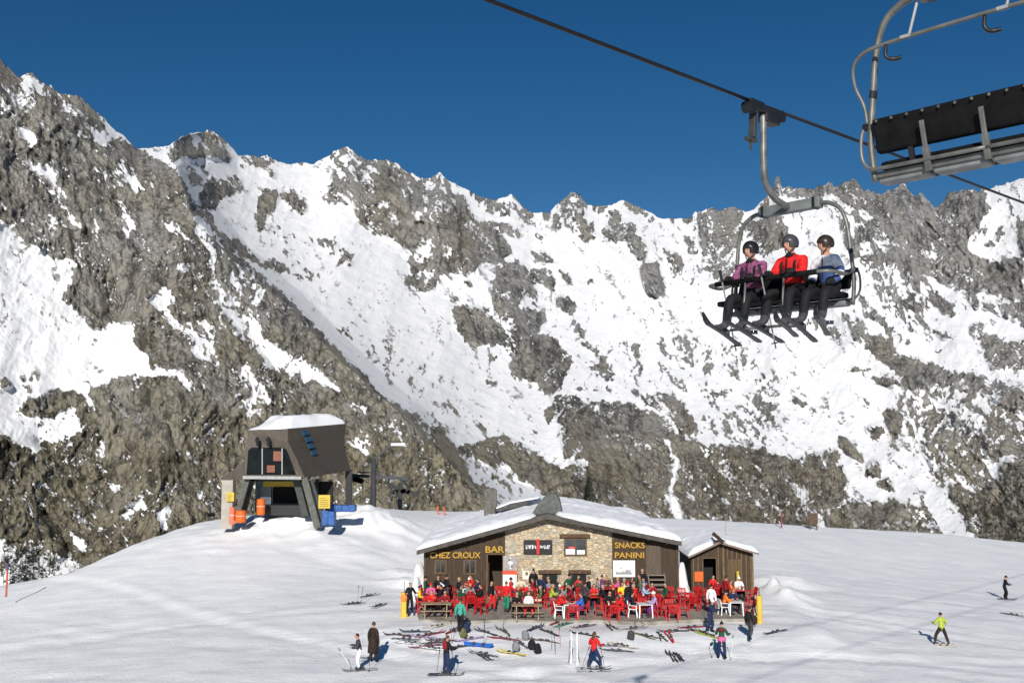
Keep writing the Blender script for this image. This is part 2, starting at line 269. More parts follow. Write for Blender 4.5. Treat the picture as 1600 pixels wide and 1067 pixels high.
(G_, .55, "1100,500 1250,430 1400,480 1500,540 1420,640 1350,740 1300,760 1200,740 1130,640"), (G_, .68, "1110,490 1150,450 1280,430 1260,460 1130,490"), (G_, .84, "945,440 980,410 1035,440 1030,510 1000,550 960,500"), (G_, .84, "850,510 900,490 945,520 920,560 860,530"), (G_, .64, "950,560 1020,615 960,585"), (G_, .64, "820,338 885,410 870,408"), (G_, .84, "730,550 770,560 850,660 840,672 760,610 740,600"), (G_, .84, "860,680 900,650 940,690 920,740 870,720"), (G_, .84, "910,750 960,740 1000,780 990,800 920,780"), (G_, .84, "960,640 1055,705 1040,718"),
(G_, .62, "0,560 100,590 200,590 330,600 400,610 440,660 560,640 640,620 720,600 740,640 700,700 680,800 640,870 640,1000 0,1000"), (G_, .2, "510,770 600,790 640,870 640,960 600,900 550,820"), (G_, .25, "230,690 280,680 290,710"), (G_, .9, "690,700 750,680 770,760 760,850 640,890 660,800"), (G_, .85, "780,850 860,860 900,930 890,1020 700,1020 660,910"), (G_, .66, "880,850 980,830 1150,900 1250,1040 900,1040"), (G_, .78, "940,880 1020,950 960,930"), (G_, .82, "1100,820 1230,1010 1150,930"), (G_, .95, "1340,860 1390,800 1480,760 1500,680 1600,640 2400,600 2400,1200 1400,1200 1370,920"), (G_, .78, "1420,620 1540,560 1600,580 1600,640 1500,650"), (G_, .1, "1480,640 1540,630 1530,665"), (G_, .66, "1300,760 1400,980 1350,1000 1250,800"), (G_, .7, "90,215 145,210 130,227"), (G_, .75, "220,255 280,260 260,287"), (G_, .75, "330,265 380,275 370,297"), (G_, .78, "130,330 240,330 230,352 140,357"), (G_, .75, "470,380 575,385 560,412"), (G_, .7, "600,415 630,415 620,432"), (G_, .7, "400,470 430,460 430,490"), (G_, .7, "550,465 585,505 570,505"), (G_, .7, "690,508 730,510 720,517"),
]
MX0, MX1, MY0, MY1 = -600, 2200, -320, 1120
RAST = np.zeros((MY1 - MY0, MX1 - MX0), np.float32)
def fill(poly, val, arr):
    xs = [p[0] - MX0 for p in poly]; ys = [p[1] - MY0 for p in poly]
    y0 = max(0, int(min(ys))); y1 = min(arr.shape[0] - 1, int(max(ys)) + 1); n = len(poly)
    for y in range(y0, y1 + 1):
        yc = y + 0.5; xi = []
        for i in range(n):
            ya, yb = ys[i], ys[(i + 1) % n]
            if (ya <= yc) != (yb <= yc): xi.append(xs[i] + (yc - ya) / (yb - ya) * (xs[(i + 1) % n] - xs[i]))
        xi.sort()
        for a, b in zip(xi[::2], xi[1::2]):
            arr[y, max(0, int(round(a))):max(0, int(round(b)))] = val
for (ox, oy, s), val, pts in ROCKS:
    fill([(ox + float(p.split(',')[0]) / s, oy + float(p.split(',')[1]) / s) for p in pts.split()], val, RAST)
def blur(a, n):
    for _ in range(n):
        a = (np.roll(a, 1, 0) + 2 * a + np.roll(a, -1, 0)) / 4; a = (np.roll(a, 1, 1) + 2 * a + np.roll(a, -1, 1)) / 4
    return a
RAST = blur(RAST, 2)
def sample(arr, px, py):
    x = np.clip(px - MX0, 0, arr.shape[1] - 2); y = np.clip(py - MY0, 0, arr.shape[0] - 2)
    xi = x.astype(int); yi = y.astype(int); fx = x - xi; fy = y - yi
    return (arr[yi, xi] * (1 - fx) + arr[yi, xi + 1] * fx) * (1 - fy) + (arr[yi + 1, xi] * (1 - fx) + arr[yi + 1, xi + 1] * fx) * fy
SKYL = "-600,-260 -300,-110 -120,20 0,90 10,103 22,113 30,122 38,118 50,113 60,125 83,140 93,147 105,150 122,150 138,165 155,178 168,192 182,205 195,213 205,225 213,234 228,232 245,230 268,228 283,214 305,207 320,206 335,205 352,220 372,243 395,245 420,245 435,253 455,257 470,254 490,257 500,250 515,243 530,233 541,229 552,236 562,247 575,251 608,250 620,256 632,268 645,271 655,279 672,278 687,269 697,280 715,290 735,299 750,308 775,312 790,308 798,303 806,310 818,325 832,333 860,332 868,322 880,312 890,303 896,300 905,303 912,312 918,320 945,322 955,322 965,316 972,314 985,318 1000,325 1018,333 1030,342 1080,341 1085,335 1100,328 1112,325 1125,330 1145,325 1158,328 1166,332 1178,328 1195,310 1207,300 1212,276 1218,275 1221,293 1245,293 1270,296 1295,287 1310,290 1325,281 1335,280 1350,300 1375,303 1388,302 1402,297 1413,289 1425,302 1450,312 1463,330 1475,318 1485,305 1500,298 1515,297 1530,303 1545,295 1570,288 1590,282 1600,279 1750,240 2000,260 2200,230"
SKYL = np.array([[float(c) for c in p.split(',')] for p in SKYL.split()])
def ip(x, pts):
    pts = np.array(pts, float); return np.interp(x, pts[:, 0], pts[:, 1])
pxs = np.concatenate([np.arange(-600, -10, 10), np.arange(-10, 1610, 1.7), np.arange(1610, 2200, 10)])
NR = 430
tt = np.linspace(0, 1, NR) ** 1.0
ysky = np.interp(pxs, SKYL[:, 0], SKYL[:, 1])
jag = (fbm(pxs / 9, pxs * 0 + 3, 31, 4, 0.7) - .5) * 9 - 16 * np.clip(ridged(pxs / 17, pxs * 0 + 7, 41, 3, .7) - .62, 0, 1)
jag = jag * (1 + .9 * sstep(1240, 1300, pxs))
jag = jag * sample(RAST, pxs, ysky + 6).clip(.3, .9)
ysky = ysky + jag
ybase = ip(pxs, [(-600, 1080), (0, 985), (300, 900), (800, 880), (1300, 890), (1600, 910), (2200, 960)])
PX = np.repeat(pxs[None, :], NR, 0)
PY = ysky[None, :] + tt[:, None] * (ybase - ysky)[None, :]
T = np.repeat(tt[:, None], len(pxs), 1)
wx = (fbm(PX / 26, PY / 26, 3, 4, .6) - .5) * 26; wy = (fbm(PX / 26, PY / 26, 13, 4, .6) - .5) * 26
w2x = (fbm(PX / 7, PY / 7, 23, 3, .7) - .5) * 20; w2y = (fbm(PX / 7, PY / 9, 33, 3, .7) - .5) * 24
FM = .64 * sample(RAST, PX + wx * .5 + w2x * .55, PY + wy * .5 + w2y * .55) + .36 * sample(blur(RAST, 34), PX + wx * .3, PY + wy * .3)
FS = sample(blur(RAST, 30), PX, PY)
FM = np.maximum(FM, .82 * sstep(26, 6, PY - ysky[None, :]) * sstep(1180, 1215, PX) * sstep(1548, 1530, PX))
FM = np.maximum(FM, .62 * sstep(16, 3, PY - ysky[None, :]) * sstep(400, 560, PX) * sstep(1180, 1150, PX) * (fbm(PX / 22, PY / 60, 57, 3) > .48))
# depth of the slopes
DSK_PX = [-600, 0, 230, 275, 320, 540, 900, 1200, 1450, 1600, 2200]; DSK_D = [1500, 2000, 2300, 2420, 3100, 3700, 3900, 3900, 3600, 3300, 2700]
dbase = ip(pxs, [(-600, 900), (0, 1050), (300, 1200), (700, 1450), (1000, 1700), (1300, 1750), (1600, 1600), (2200, 1300)])
kern = np.exp(-np.linspace(-2, 2, 91) ** 2); kern /= kern.sum()
ysm = np.convolve(np.pad(np.interp(np.arange(-700, 2300), pxs, ysky), 45, mode='edge'), kern, 'valid')
ysm = np.interp(pxs, np.arange(-700, 2300), ysm)
TS = (PY - ysm[None, :]) / (ybase - ysm)[None, :]
xsp = np.interp(PY, [262, 330, 385, 460, 560, 640, 720, 800, 900], [277, 300, 345, 430, 530, 620, 700, 780, 850])
DSK = np.interp(PX - (xsp - 277) * sstep(150, 300, PX), DSK_PX, DSK_D)
DD = DSK ** (1 - TS) * dbase[None, :] ** TS
def spur(pts, A, wl, wr):
    best = np.full(PX.shape, 1e9); sd = np.zeros(PX.shape)
    for (x0, y0), (x1, y1) in zip(pts[:-1], pts[1:]):
        dx, dy = x1 - x0, y1 - y0; L = dx * dx + dy * dy
        k = np.clip(((PX - x0) * dx + (PY - y0) * dy) / L, 0, 1)
        ex = PX - x0 - k * dx; ey = PY - y0 - k * dy; d = np.hypot(ex, ey)
        m = d < best; best = np.where(m, d, best); sd = np.where(m, dx * ey - dy * ex, sd)
    wd = np.where(sd > 0, wl, wr)   # sd>0: left of a line that runs down the picture
    return A * np.exp(-best / wd)
S = spur([(277, 262), (300, 330), (345, 385), (430, 460), (530, 560), (620, 640), (700, 720), (780, 800), (820, 900)], .13, 190, 38)
S = S + spur([(640, 637), (640, 720), (600, 800), (580, 880)], .05, 60, 60)
S = S + spur([(200, 390), (235, 480), (230, 560), (260, 640), (250, 760), (230, 880)], .05, 60, 70)
S = S + spur([(541, 229), (600, 300), (690, 330), (730, 400), (790, 480), (840, 560), (870, 660), (900, 760), (920, 880)], .06, 70, 60)
S = S + spur([(896, 300), (930, 370), (1000, 430), (1035, 470)], .03, 40, 30)
S = S + spur([(965, 316), (1010, 390), (1100, 440), (1170, 470)], .03, 40, 40)
S = S + spur([(1335, 281), (1390, 420), (1440, 500), (1560, 580), (1640, 640)], .05, 80, 60)
S = S + spur([(1300, 480), (1370, 570), (1450, 620), (1560, 700), (1620, 760)], .06, 60, 70)
S = S + spur([(1060, 680), (1160, 720), (1250, 800), (1300, 880)], .03, 80, 60)
for g, A in (([(60, 690), (85, 715), (108, 745), (125, 778), (150, 808)], -.022), ([(70, 800), (95, 825), (108, 860)], -.02), ([(262, 640), (275, 700), (290, 760)], -.012), ([(195, 640), (165, 720), (150, 790)], -.010), ([(365, 470), (400, 530), (440, 590), (480, 640)], -.012), ([(165, 440), (180, 500)], -.012), ([(668, 660), (672, 720), (690, 780)], -.010), ([(745, 400), (770, 450), (790, 520)], -.008), ([(1000, 640), (1080, 690), (1130, 740)], -.008), ([(1420, 560), (1480, 640), (1520, 720)], -.012), ([(850, 740), (855, 800)], -.014)):
    S = S + spur(g, A, 9, 9)
rk = sstep(.15, .6, FS)
r1 = ridged((PX * .75 + PY * .35) / 95, (PY * .8 - PX * .3) / 190, 101, 5, .55)
r2 = ridged(PX / 26, PY / 55, 211, 4, .6)
r3 = fbm((PX + PY) / 9, (PY - PX) / 17, 307, 4, .6)
def dirn(ang, la, lc, seed, octv=4):
    c, s_ = math.cos(R(ang)), math.sin(R(ang)); return fbm((PX * c + PY * s_) / la, (-PX * s_ + PY * c) / lc, seed, octv, .62)
nA = dirn(44, 34, 8, 1001); nB = dirn(82, 36, 7.5, 1011); nC = dirn(128, 30, 8, 1021)
wsel = fbm(PX / 110, PY / 110, 1031, 2); wsel = wsel + .16 * sstep(560, 720, PY) * sstep(760, 300, PX)
wA = sstep(.60, .46, wsel); wB = sstep(.46, .56, wsel) * sstep(.74, .62, wsel); wC = sstep(.60, .70, wsel)
ws = wA + wB + wC + 1e-3
nD = (wA * nA + wB * nB + wC * nC) / ws; nD = .5 + (nD - .5) * (1 + .35 * (1 - np.maximum(np.maximum(wA, wB), wC)))
rD = 1 - np.abs(2 * np.clip(.5 + 1.5 * (nD - .5), 0, 1) - 1)
r4 = ridged((PX - PY * .6) / 34, (PY + PX * .6) / 80, 401, 4, .6)
cliff = sstep(.75, .9, FS)
DD = DD * (1 - S * (.35 + .65 * sstep(0, .08, T)))
DD = DD * (1 - (.055 * (r1 - .5) * (.4 + .6 * rk) * (1 - .25 * cliff) + .012 * (r4 - .5) * (.15 + .85 * rk) * (1 - .5 * cliff) + .009 * (r2 - .5) * rk * (1 - .5 * cliff) + .010 * (nB - .5) * rk + .007 * (rD - .5) * rk + .0055 * (r3 - .5) * (.25 + .75 * rk) + .0022 * (nA - .5) * (1 - rk)) * sstep(0, .05, T))
r5 = fbm((PX - PY * .8) / 5.5, (PY + PX * .8) / 13, 505, 3, .7)
r6 = fbm(PX / 4.0, PY / 5.0, 605, 2, .7)
r7 = fbm((PX - PY * .9) / 14, (PY + PX * .9) / 46, 707, 3, .6)
r8 = fbm((PX - PY * 1.1) / 30, (PY + PX * .9) / 5.5, 808, 3, .6); led = np.clip(1 - np.abs(r8 - .5) / .045, 0, 1)
r9 = fbm((PX * .9 + PY) / 40, (PY - PX * .8) / 6, 909, 3, .6); led = np.maximum(led, np.clip(1 - np.abs(r9 - .5) / .03, 0, 1))
mixn = .7 * (r4 - .55) + .4 * (r2 - .55) + .6 * (r3 - .5) + 2.0 * (nD - .5) + .9 * (r5 - .5) + 1.2 * (r6 - .5) + .7 * (r7 - .5)
u = np.empty(mixn.size); u[np.argsort(mixn.ravel())] = np.linspace(1, 0, mixn.size); u = u.reshape(mixn.shape)
FB = ip(FM.ravel(), [(-.1, -.12), (.03, -.04), (.1, .05), (.2, .2), (.3, .38), (.45, .60), (.6, .80), (.7, .88), (.8, .94), (.88, .975), (.96, 1.04)]).reshape(FM.shape)
ROCK = FB - u + .5 - .55 * led * sstep(.45, .6, FM) * sstep(.97, .80, FM) * (fbm(PX / 45, PY / 45, 919, 2) > .5)
crk = np.clip(1 - np.abs(dirn(86, 60, 11, 1201, 4) - .5) / .03, 0, 1) * cliff * (fbm(PX / 40, PY / 40, 1221, 2) > .42)
TONE = np.clip(.54 - .38 * crk + 1.2 * (nD - .5) + 1.1 * (nB - .5) + .7 * (r5 - .5) + .4 * (r2 - .55) + .9 * (r1 - .52) + .8 * (fbm(PX / 3.2, PY / 9, 929, 2, .7) - .5), 0, 1)
def rays_np(px, py):
    x = (px - 800) / FPX; y = (533.5 - py) / FPX
    return x, CA - y * SA, SA + y * CA
dx_, dy_, dz_ = rays_np(PX, PY)
MXw = DD * dx_ / dy_; MYw = DD.copy(); MZw = CAMZ + DD * dz_ / dy_
# far side of the ridge, falling away behind the skyline
bx = []; by = []; bz = []
for k, (dd, dzz) in enumerate([(1.30, 900), (1.14, 420), (1.05, 130), (1.012, 22)]):
    bx.append(MXw[0] * dd); by.append(MYw[0] * dd); bz.append(MZw[0] - dzz)
MXa = np.vstack([np.array(bx), MXw]); MYa = np.vstack([np.array(by), MYw]); MZa = np.vstack([np.array(bz), MZw])
ROCKa = np.vstack([np.repeat(ROCK[:1], 4, 0), ROCK])
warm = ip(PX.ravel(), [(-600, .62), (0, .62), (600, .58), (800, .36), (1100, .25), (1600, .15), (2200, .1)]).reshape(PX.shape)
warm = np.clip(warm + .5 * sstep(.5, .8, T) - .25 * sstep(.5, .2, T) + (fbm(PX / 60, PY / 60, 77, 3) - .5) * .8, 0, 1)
TONEa = np.vstack([np.repeat(TONE[:1], 4, 0), TONE])
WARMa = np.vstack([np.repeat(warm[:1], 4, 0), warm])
def mountain_mat():
    m = bpy.data.materials.new('alpine_rock_and_snow'); m.use_nodes = True; t = m.node_tree; N = t.nodes.new; L = t.links.new
    b = t.nodes['Principled BSDF']; b.inputs['Roughness'].default_value = .85; b.inputs['Specular IOR Level'].default_value = .15
    tc = N('ShaderNodeTexCoord')
    def noise(sc, det, stretch=None, rough=.6):
        src = tc.outputs['Object']
        if stretch:
            mp = N('ShaderNodeMapping'); mp.inputs['Scale'].default_value = stretch; L(src, mp.inputs[0]); src = mp.outputs[0]
        n = N('ShaderNodeTexNoise'); n.inputs['Scale'].default_value = sc; n.inputs['Detail'].default_value = det; n.inputs['Roughness'].default_value = rough
        L(src, n.inputs['Vector']); return n.outputs[0]
    def math_(op, a, b_=None, c=None):
        n = N('ShaderNodeMath'); n.operation = op
        for i, v in enumerate((a, b_, c)):
            if v is None: continue
            if isinstance(v, (int, float)): n.inputs[i].default_value = v
            else: L(v, n.inputs[i])
        return n.outputs[0]
    ar = N('ShaderNodeAttribute'); ar.attribute_name = 'rock'
    aw = N('ShaderNodeAttribute'); aw.attribute_name = 'warm'
    fine = noise(.085, 6, (1, 1, .8), .75)
    v = math_('MULTIPLY_ADD', math_('SUBTRACT', fine, .5), .95, ar.outputs['Fac'])
    rp = N('ShaderNodeMapRange'); rp.inputs['From Min'].default_value = .38; rp.inputs['From Max'].default_value = .58; L(v, rp.inputs[0])
    # rock colour
    n1 = noise(.022, 7, (1.5, 1.5, .3), .72); n2 = noise(.12, 5, (1.3, 1.3, .35), .75)
    at = N('ShaderNodeAttribute'); at.attribute_name = 'tone'
    mixn = math_('ADD', math_('ADD', math_('MULTIPLY', n1, .35), math_('MULTIPLY', n2, .30)), math_('MULTIPLY_ADD', at.outputs['Fac'], .62, -.13))
    # fracture: blocks with their own tone, dark cracks between them
    def blocks(sc, st, seed):
        mp = N('ShaderNodeMapping'); mp.inputs['Scale'].default_value = st; mp.inputs['Location'].default_value = (seed, seed, 0); mp.inputs['Rotation'].default_value = (0, .5, .3); L(tc.outputs['Object'], mp.inputs[0])
        nz = N('ShaderNodeTexNoise'); nz.inputs['Scale'].default_value = sc * 2.2; nz.inputs['Detail'].default_value = 4; nz.inputs['Roughness'].default_value = .65; L(mp.outputs[0], nz.inputs['Vector'])
        va = N('ShaderNodeVectorMath'); va.operation = 'MULTIPLY_ADD'; L(nz.outputs['Color'], va.inputs[0]); va.inputs[1].default_value = (.55 / sc,) * 3; L(mp.outputs[0], va.inputs[2])
        v1 = N('ShaderNodeTexVoronoi'); v1.inputs['Scale'].default_value = sc; L(va.outputs[0], v1.inputs['Vector'])
        v2 = N('ShaderNodeTexVoronoi'); v2.feature = 'DISTANCE_TO_EDGE'; v2.inputs['Scale'].default_value = sc; L(va.outputs[0], v2.inputs['Vector'])
        sp = N('ShaderNodeSeparateColor'); L(v1.outputs['Color'], sp.inputs[0])
        e_ = N('ShaderNodeMapRange'); e_.inputs['From Max'].default_value = .09; L(v2.outputs['Distance'], e_.inputs[0])
        return sp.outputs[0], e_.outputs[0]
    b1, e1 = blocks(.020, (1, 1, .42), 3.0); b2, e2 = blocks(.062, (1, 1, .45), 11.0)
    mixn = math_('ADD', math_('MULTIPLY', mixn, .74), math_('ADD', math_('MULTIPLY', b1, .16), math_('MULTIPLY', b2, .20)))
    mixn = math_('SUBTRACT', mixn, math_('ADD', math_('MULTIPLY', math_('SUBTRACT', 1.0, e1), .13), math_('MULTIPLY', math_('SUBTRACT', 1.0, e2), .12)))
    c1 = N('ShaderNodeValToRGB'); e = c1.color_ramp.elements
    e[0].position = .30; e[0].color = (.060, .054, .038, 1); e[1].position = .70; e[1].color = (.228, .203, .146, 1)
    c2 = N('ShaderNodeValToRGB'); e = c2.color_ramp.elements  # cool grey rock, its colour lightened to stand in for distance haze
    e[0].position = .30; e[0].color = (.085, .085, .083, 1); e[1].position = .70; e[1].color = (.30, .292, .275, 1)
    L(mixn, c1.inputs[0]); L(mixn, c2.inputs[0])
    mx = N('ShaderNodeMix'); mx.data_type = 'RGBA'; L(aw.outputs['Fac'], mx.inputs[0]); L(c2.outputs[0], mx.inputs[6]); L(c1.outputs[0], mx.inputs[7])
    # rusty patches
    n3 = noise(.006, 4); rr = N('ShaderNodeMapRange'); rr.inputs['From Min'].default_value = .55; rr.inputs['From Max'].default_value = .75; rr.inputs['To Max'].default_value = .35; L(n3, rr.inputs[0])
    mr = N('ShaderNodeMix'); mr.data_type = 'RGBA'; L(rr.outputs[0], mr.inputs[0]); L(mx.outputs[2], mr.inputs[6]); mr.inputs[7].default_value = (.17, .115, .068, 1)
    ms = N('ShaderNodeMix'); ms.data_type = 'RGBA'; L(rp.outputs[0], ms.inputs[0]); 
    ns = noise(.012, 6, (1.6, 1.6, .35), .7); cs = N('ShaderNodeValToRGB'); e = cs.color_ramp.elements
    e[0].position = .32; e[0].color = (.67, .685, .71, 1); e[1].position = .56; e[1].color = (.80, .80, .803, 1); L(ns, cs.inputs[0]); L(cs.outputs[0], ms.inputs[6]); L(mr.outputs[2], ms.inputs[7])
    L(ms.outputs[2], b.inputs['Base Color'])
    bh = math_('ADD', math_('ADD', math_('MULTIPLY', n1, 7.0), math_('MULTIPLY', n2, 4.0)), math_('ADD', math_('MULTIPLY_ADD', e1, 5.0, math_('MULTIPLY', b1, 9.0)), math_('MULTIPLY_ADD', e2, 2.5, math_('MULTIPLY', b2, 6.0))))
    bh = math_('MULTIPLY', bh, math_('MULTIPLY_ADD', rp.outputs[0], .9, .1))
    bp = N('ShaderNodeBump'); bp.inputs['Strength'].default_value = .75; bp.inputs['Distance'].default_value = 1.0
    L(bh, bp.inputs['Height']); L(bp.outputs[0], b.inputs['Normal'])
    return m
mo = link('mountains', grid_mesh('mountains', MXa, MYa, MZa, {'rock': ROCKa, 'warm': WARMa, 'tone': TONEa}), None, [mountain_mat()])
tag(mo, kind='structure')
# trees far off on the lower slopes
def depth_at(px, py):
    j = np.clip(np.searchsorted(pxs, px), 0, len(pxs) - 1)
    tv = (py - ysky[j]) / (ybase[j] - ysky[j]); i = np.clip((tv * (NR - 1)).round().astype(int), 0, NR - 1)
    return np.stack([MXw[i, j], MYw[i, j], MZw[i, j]], -1)
def inpoly(poly, n, rng):
    xs = [p[0] for p in poly]; ys = [p[1] for p in poly]; out = []
    while len(out) < n:
        x = rng.uniform(min(xs), max(xs)); y = rng.uniform(min(ys), max(ys)); c = False; j = len(poly) - 1
        for i in range(len(poly)):
            if (ys[i] > y) != (ys[j] > y) and x < (xs[j] - xs[i]) * (y - ys[i]) / (ys[j] - ys[i]) + xs[i]: c = not c
            j = i
        if c: out.append((x, y))
    return np.array(out)
def far_wood(name, polys, mats, evergreen, hmin, hmax, seed):
    rng = random.Random(seed); mb = MB()
    for poly, n in polys:
        pts = inpoly(poly, n, rng); w3 = depth_at(pts[:, 0], pts[:, 1])
        for (x, y, z) in w3:
            h = rng.uniform(hmin, hmax); lx = rng.uniform(-.04, .04) * h
            mb.tube([(x, y, z - 2), (x + lx, y, z + h)], [h * .018 + .12, .06], 4, 1, cap=False)
            nb = 15 if evergreen else 11
            for k in range(nb):
                f = (k + rng.random()) / nb; zz = z + h * (.14 + .84 * f); a = rng.uniform(0, 6.283)
                L_ = h * (.24 if evergreen else .2) * (1.05 - f) * rng.uniform(.6, 1.2) + .25
                dr = -.35 if evergreen else .35
                ca, sa = math.cos(a), math.sin(a); wd = L_ * (.42 if evergreen else .2)
                p = (x + lx * f, y, zz); q = (x + lx * f + ca * L_, y + sa * L_, zz + dr * L_)
                mb.add([p, (q[0] - sa * wd, q[1] + ca * wd, q[2]), (q[0] + ca * L_ * .15, q[1] + sa * L_ * .15, q[2] + dr * L_ * .3), (q[0] + sa * wd, q[1] - ca * wd, q[2] - wd * .5)], [(0, 1, 2), (0, 2, 3)], 0 if rng.random() < .7 else 2)
    o = mb.build(name, mats); tag(o, kind='stuff'); return o
larch = [mat('larch_twigs', (.085, .062, .045), .9, .35, .05), mat('larch_bark', (.10, .085, .07), .9), mat('larch_twigs_pale', (.14, .115, .09), .9, .3, .05)]
fir = [mat('fir_needles', (.022, .030, .020), .9, .35, .05), mat('fir_bark', (.06, .05, .04), .9), mat('fir_needles_light', (.045, .050, .032), .9, .3, .05)]
far_wood('larch_wood', [([(1062, 715), (1090, 705), (1150, 702), (1200, 705), (1240, 725), (1290, 712), (1300, 730), (1285, 800), (1270, 825), (1065, 825)], 1050), ([(860, 740), (930, 730), (1045, 720), (1040, 800), (900, 800)], 120)], larch, False, 10, 19, 5)
tag(bpy.data.objects['larch_wood'], 'brown leafless larch wood covering the slope behind the hut', 'wood')
far_wood('fir_wood', [([(1515, 785), (1530, 765), (1560, 752), (1570, 725), (1640, 715), (1640, 880), (1530, 850)], 420), ([(1300, 735), (1318, 728), (1320, 775), (1282, 795)], 45), ([(1200, 740), (1290, 760), (1280, 830), (1200, 820)], 50), ([(0, 855), (60, 862), (140, 890), (90, 905), (0, 930)], 150), ([(850, 740), (935, 745), (930, 775), (850, 770)], 26)], fir, True, 7, 15, 6)
tag(bpy.data.objects['fir_wood'], 'dark evergreen trees and bushes scattered over the lower mountain slopes', 'wood')
# ------------------------------------------------------------------ snow plateau
CT = [(0,1067,-.5),(400,1067,0),(800,1067,0),(1200,1067,-.1),(1600,1067,-.6),(585,1035,0),(930,1046,.0),(1128,1030,.0),(1472,1008,-.4),(1570,937,-1.0),(720,988,.4),(860,970,.52),(660,964,.52),(1160,965,.52),
(560,945,.7),(300,950,.5),(100,950,.3),(0,930,.2),(0,918,.3),(120,895,1.2),(240,845,2.6),(330,814,3.6),(450,800,4.2),(560,800,4.2),(640,799,3.6),(740,800,3.0),(1070,812,2.0),(1300,825,.9),(1450,833,.2),(1600,848,-.8),(450,860,2.3),(1250,890,.3),(1400,890,-.4),(1250,850,.8),(663,926,.5),(1060,926,.5),(1170,922,.5)]
ctp = np.array([Pz(*c)[:] for c in CT] + [(3, 86, 1.6), (-4, 79, 1.1), (8, 79, 1.0)])
def tps_fit(p, lam=.02):
    n = len(p); d = np.hypot(p[:, None, 0] - p[None, :, 0], p[:, None, 1] - p[None, :, 1])
    K = np.where(d > 0, d * d * np.log(d + 1e-9), 0) + lam * np.eye(n) * 50
    Pm = np.c_[np.ones(n), p[:, :2]]; A = np.block([[K, Pm], [Pm.T, np.zeros((3, 3))]])
    return np.linalg.solve(A, np.r_[p[:, 2], 0, 0, 0])
TW = tps_fit(ctp)
def tps(x, y):
    s = TW[-3] + TW[-2] * x + TW[-1] * y
    for (a, b, _), w_ in zip(ctp, TW):
        d2 = (x - a) ** 2 + (y - b) ** 2 + 1e-12; s = s + w_ * .5 * d2 * np.log(d2)
    return s
CREST = [(-700, 50), (-300, 58)] + [(px, Pz(px, py, z).y) for px, py, z in [(0,918,.3),(120,895,1.2),(240,845,2.6),(330,814,3.6),(450,800,4.2),(560,800,4.2),(640,799,3.6),(740,800,3.0),(1070,812,2.0),(1300,825,.9),(1450,833,.2),(1600,848,-.8)]] + [(1900, 104), (2400, 95)]
BUMPS = []   # (x, y, height, radius)
def bump_px(px, py, z, h, r): p = Pz(px, py, z); BUMPS.append((p.x, p.y, h, r))
bump_px(1198, 928, .55, .75, 1.5); bump_px(1230, 930, .5, .4, 1.7); bump_px(1212, 905, .6, .6, 2.0); bump_px(1183, 948, .55, .5, .9); bump_px(1228, 940, .5, .4, 1.4); bump_px(578, 806, 4.0, 1.15, 2.2); bump_px(605, 808, 4.0, .5, 2.2); bump_px(545, 828, 3.6, .3, 2.5); bump_px(440, 812, 4.0, .75, 2.4); bump_px(480, 810, 4.0, .5, 1.8); bump_px(652, 935, .6, .5, .9); bump_px(300, 828, 3.4, .3, 4)
bump_px(1186, 922, .6, .8, 1.0); bump_px(645, 900, 1.0, .6, 1.8)
ZT = 0.65
HUTR = (-6.0, 11.4, 54.5, 81.0)
def ground(x, y):
    x = np.asarray(x, float); y = np.asarray(y, float)
    yy = np.maximum(y, 41.5)
    pxv = np.where(y > 5, 800 + FPX * x / np.maximum(y, 5), 800)
    yc = np.interp(pxv, [c[0] for c in CREST], [c[1] for c in CREST])
    d = np.maximum(y - yc, 0)
    xs = np.clip(x, -48, 62)
    z = tps(xs, np.minimum(yy, yc + .0))
    z = z - np.where(d < 20, .018 * d * d, .018 * 400 + .62 * (d - 20))
    lump = fbm(x / .8, y / .8, 15, 4, .6); lump2 = fbm(x / 1.7 + 4, y / 1.7, 25, 3)
    for bx_, by_, h, r in BUMPS:
        q = np.hypot(x - bx_, y - by_) / r + 1.1 * (lump2 - .5)
        z = z + h * sstep(1.75, .25, q) * (.80 + .75 * (lump - .5))
    # trampled flat under the terrace and the huts
    m = sstep(HUTR[0] - 1.2, HUTR[0], x) * sstep(16.1 + 1.5, 16.1, x) * sstep(50, 54.8, y) * sstep(70, 66, y)
    z = z * (1 - m) + 0.53 * m
    z = z + (fbm(x / 3.1, y / 3.1, 5, 3) - .5) * .16 * sstep(50, 46, y * 0 + 48) + (fbm(x / .9, y / .9, 9, 3) - .5) * .085 * (1 - .8 * m)
    return np.maximum(z, -298)
def gz(x, y): return float(ground(np.array([x]), np.array([y]))[0])
def G(px, py):
    """point of the snow seen at a picture position"""
    d = ray(px, py); lo = 30.0; Y = lo
    while Y < 140:
        z = CAMZ + d[2] / d[1] * Y
        if z <= gz(d[0] / d[1] * Y, Y): break
        Y += .5
    a, b = Y - .5, Y
    for _ in range(14):
        m = (a + b) / 2
        if CAMZ + d[2] / d[1] * m <= gz(d[0] / d[1] * m, m): b = m
        else: a = m
    x = d[0] / d[1] * b
    return Vector((x, b, gz(x, b)))
gx = np.concatenate([np.linspace(-420, -61, 60), np.arange(-60, 72, .36), np.linspace(73, 460, 60)])
gy = np.concatenate([np.linspace(-90, 38, 40), np.arange(38.4, 118, .36), 118 + np.cumsum(np.linspace(.5, 9, 120))])
GX, GY = np.meshgrid(gx, gy)
GZ = ground(GX, GY)
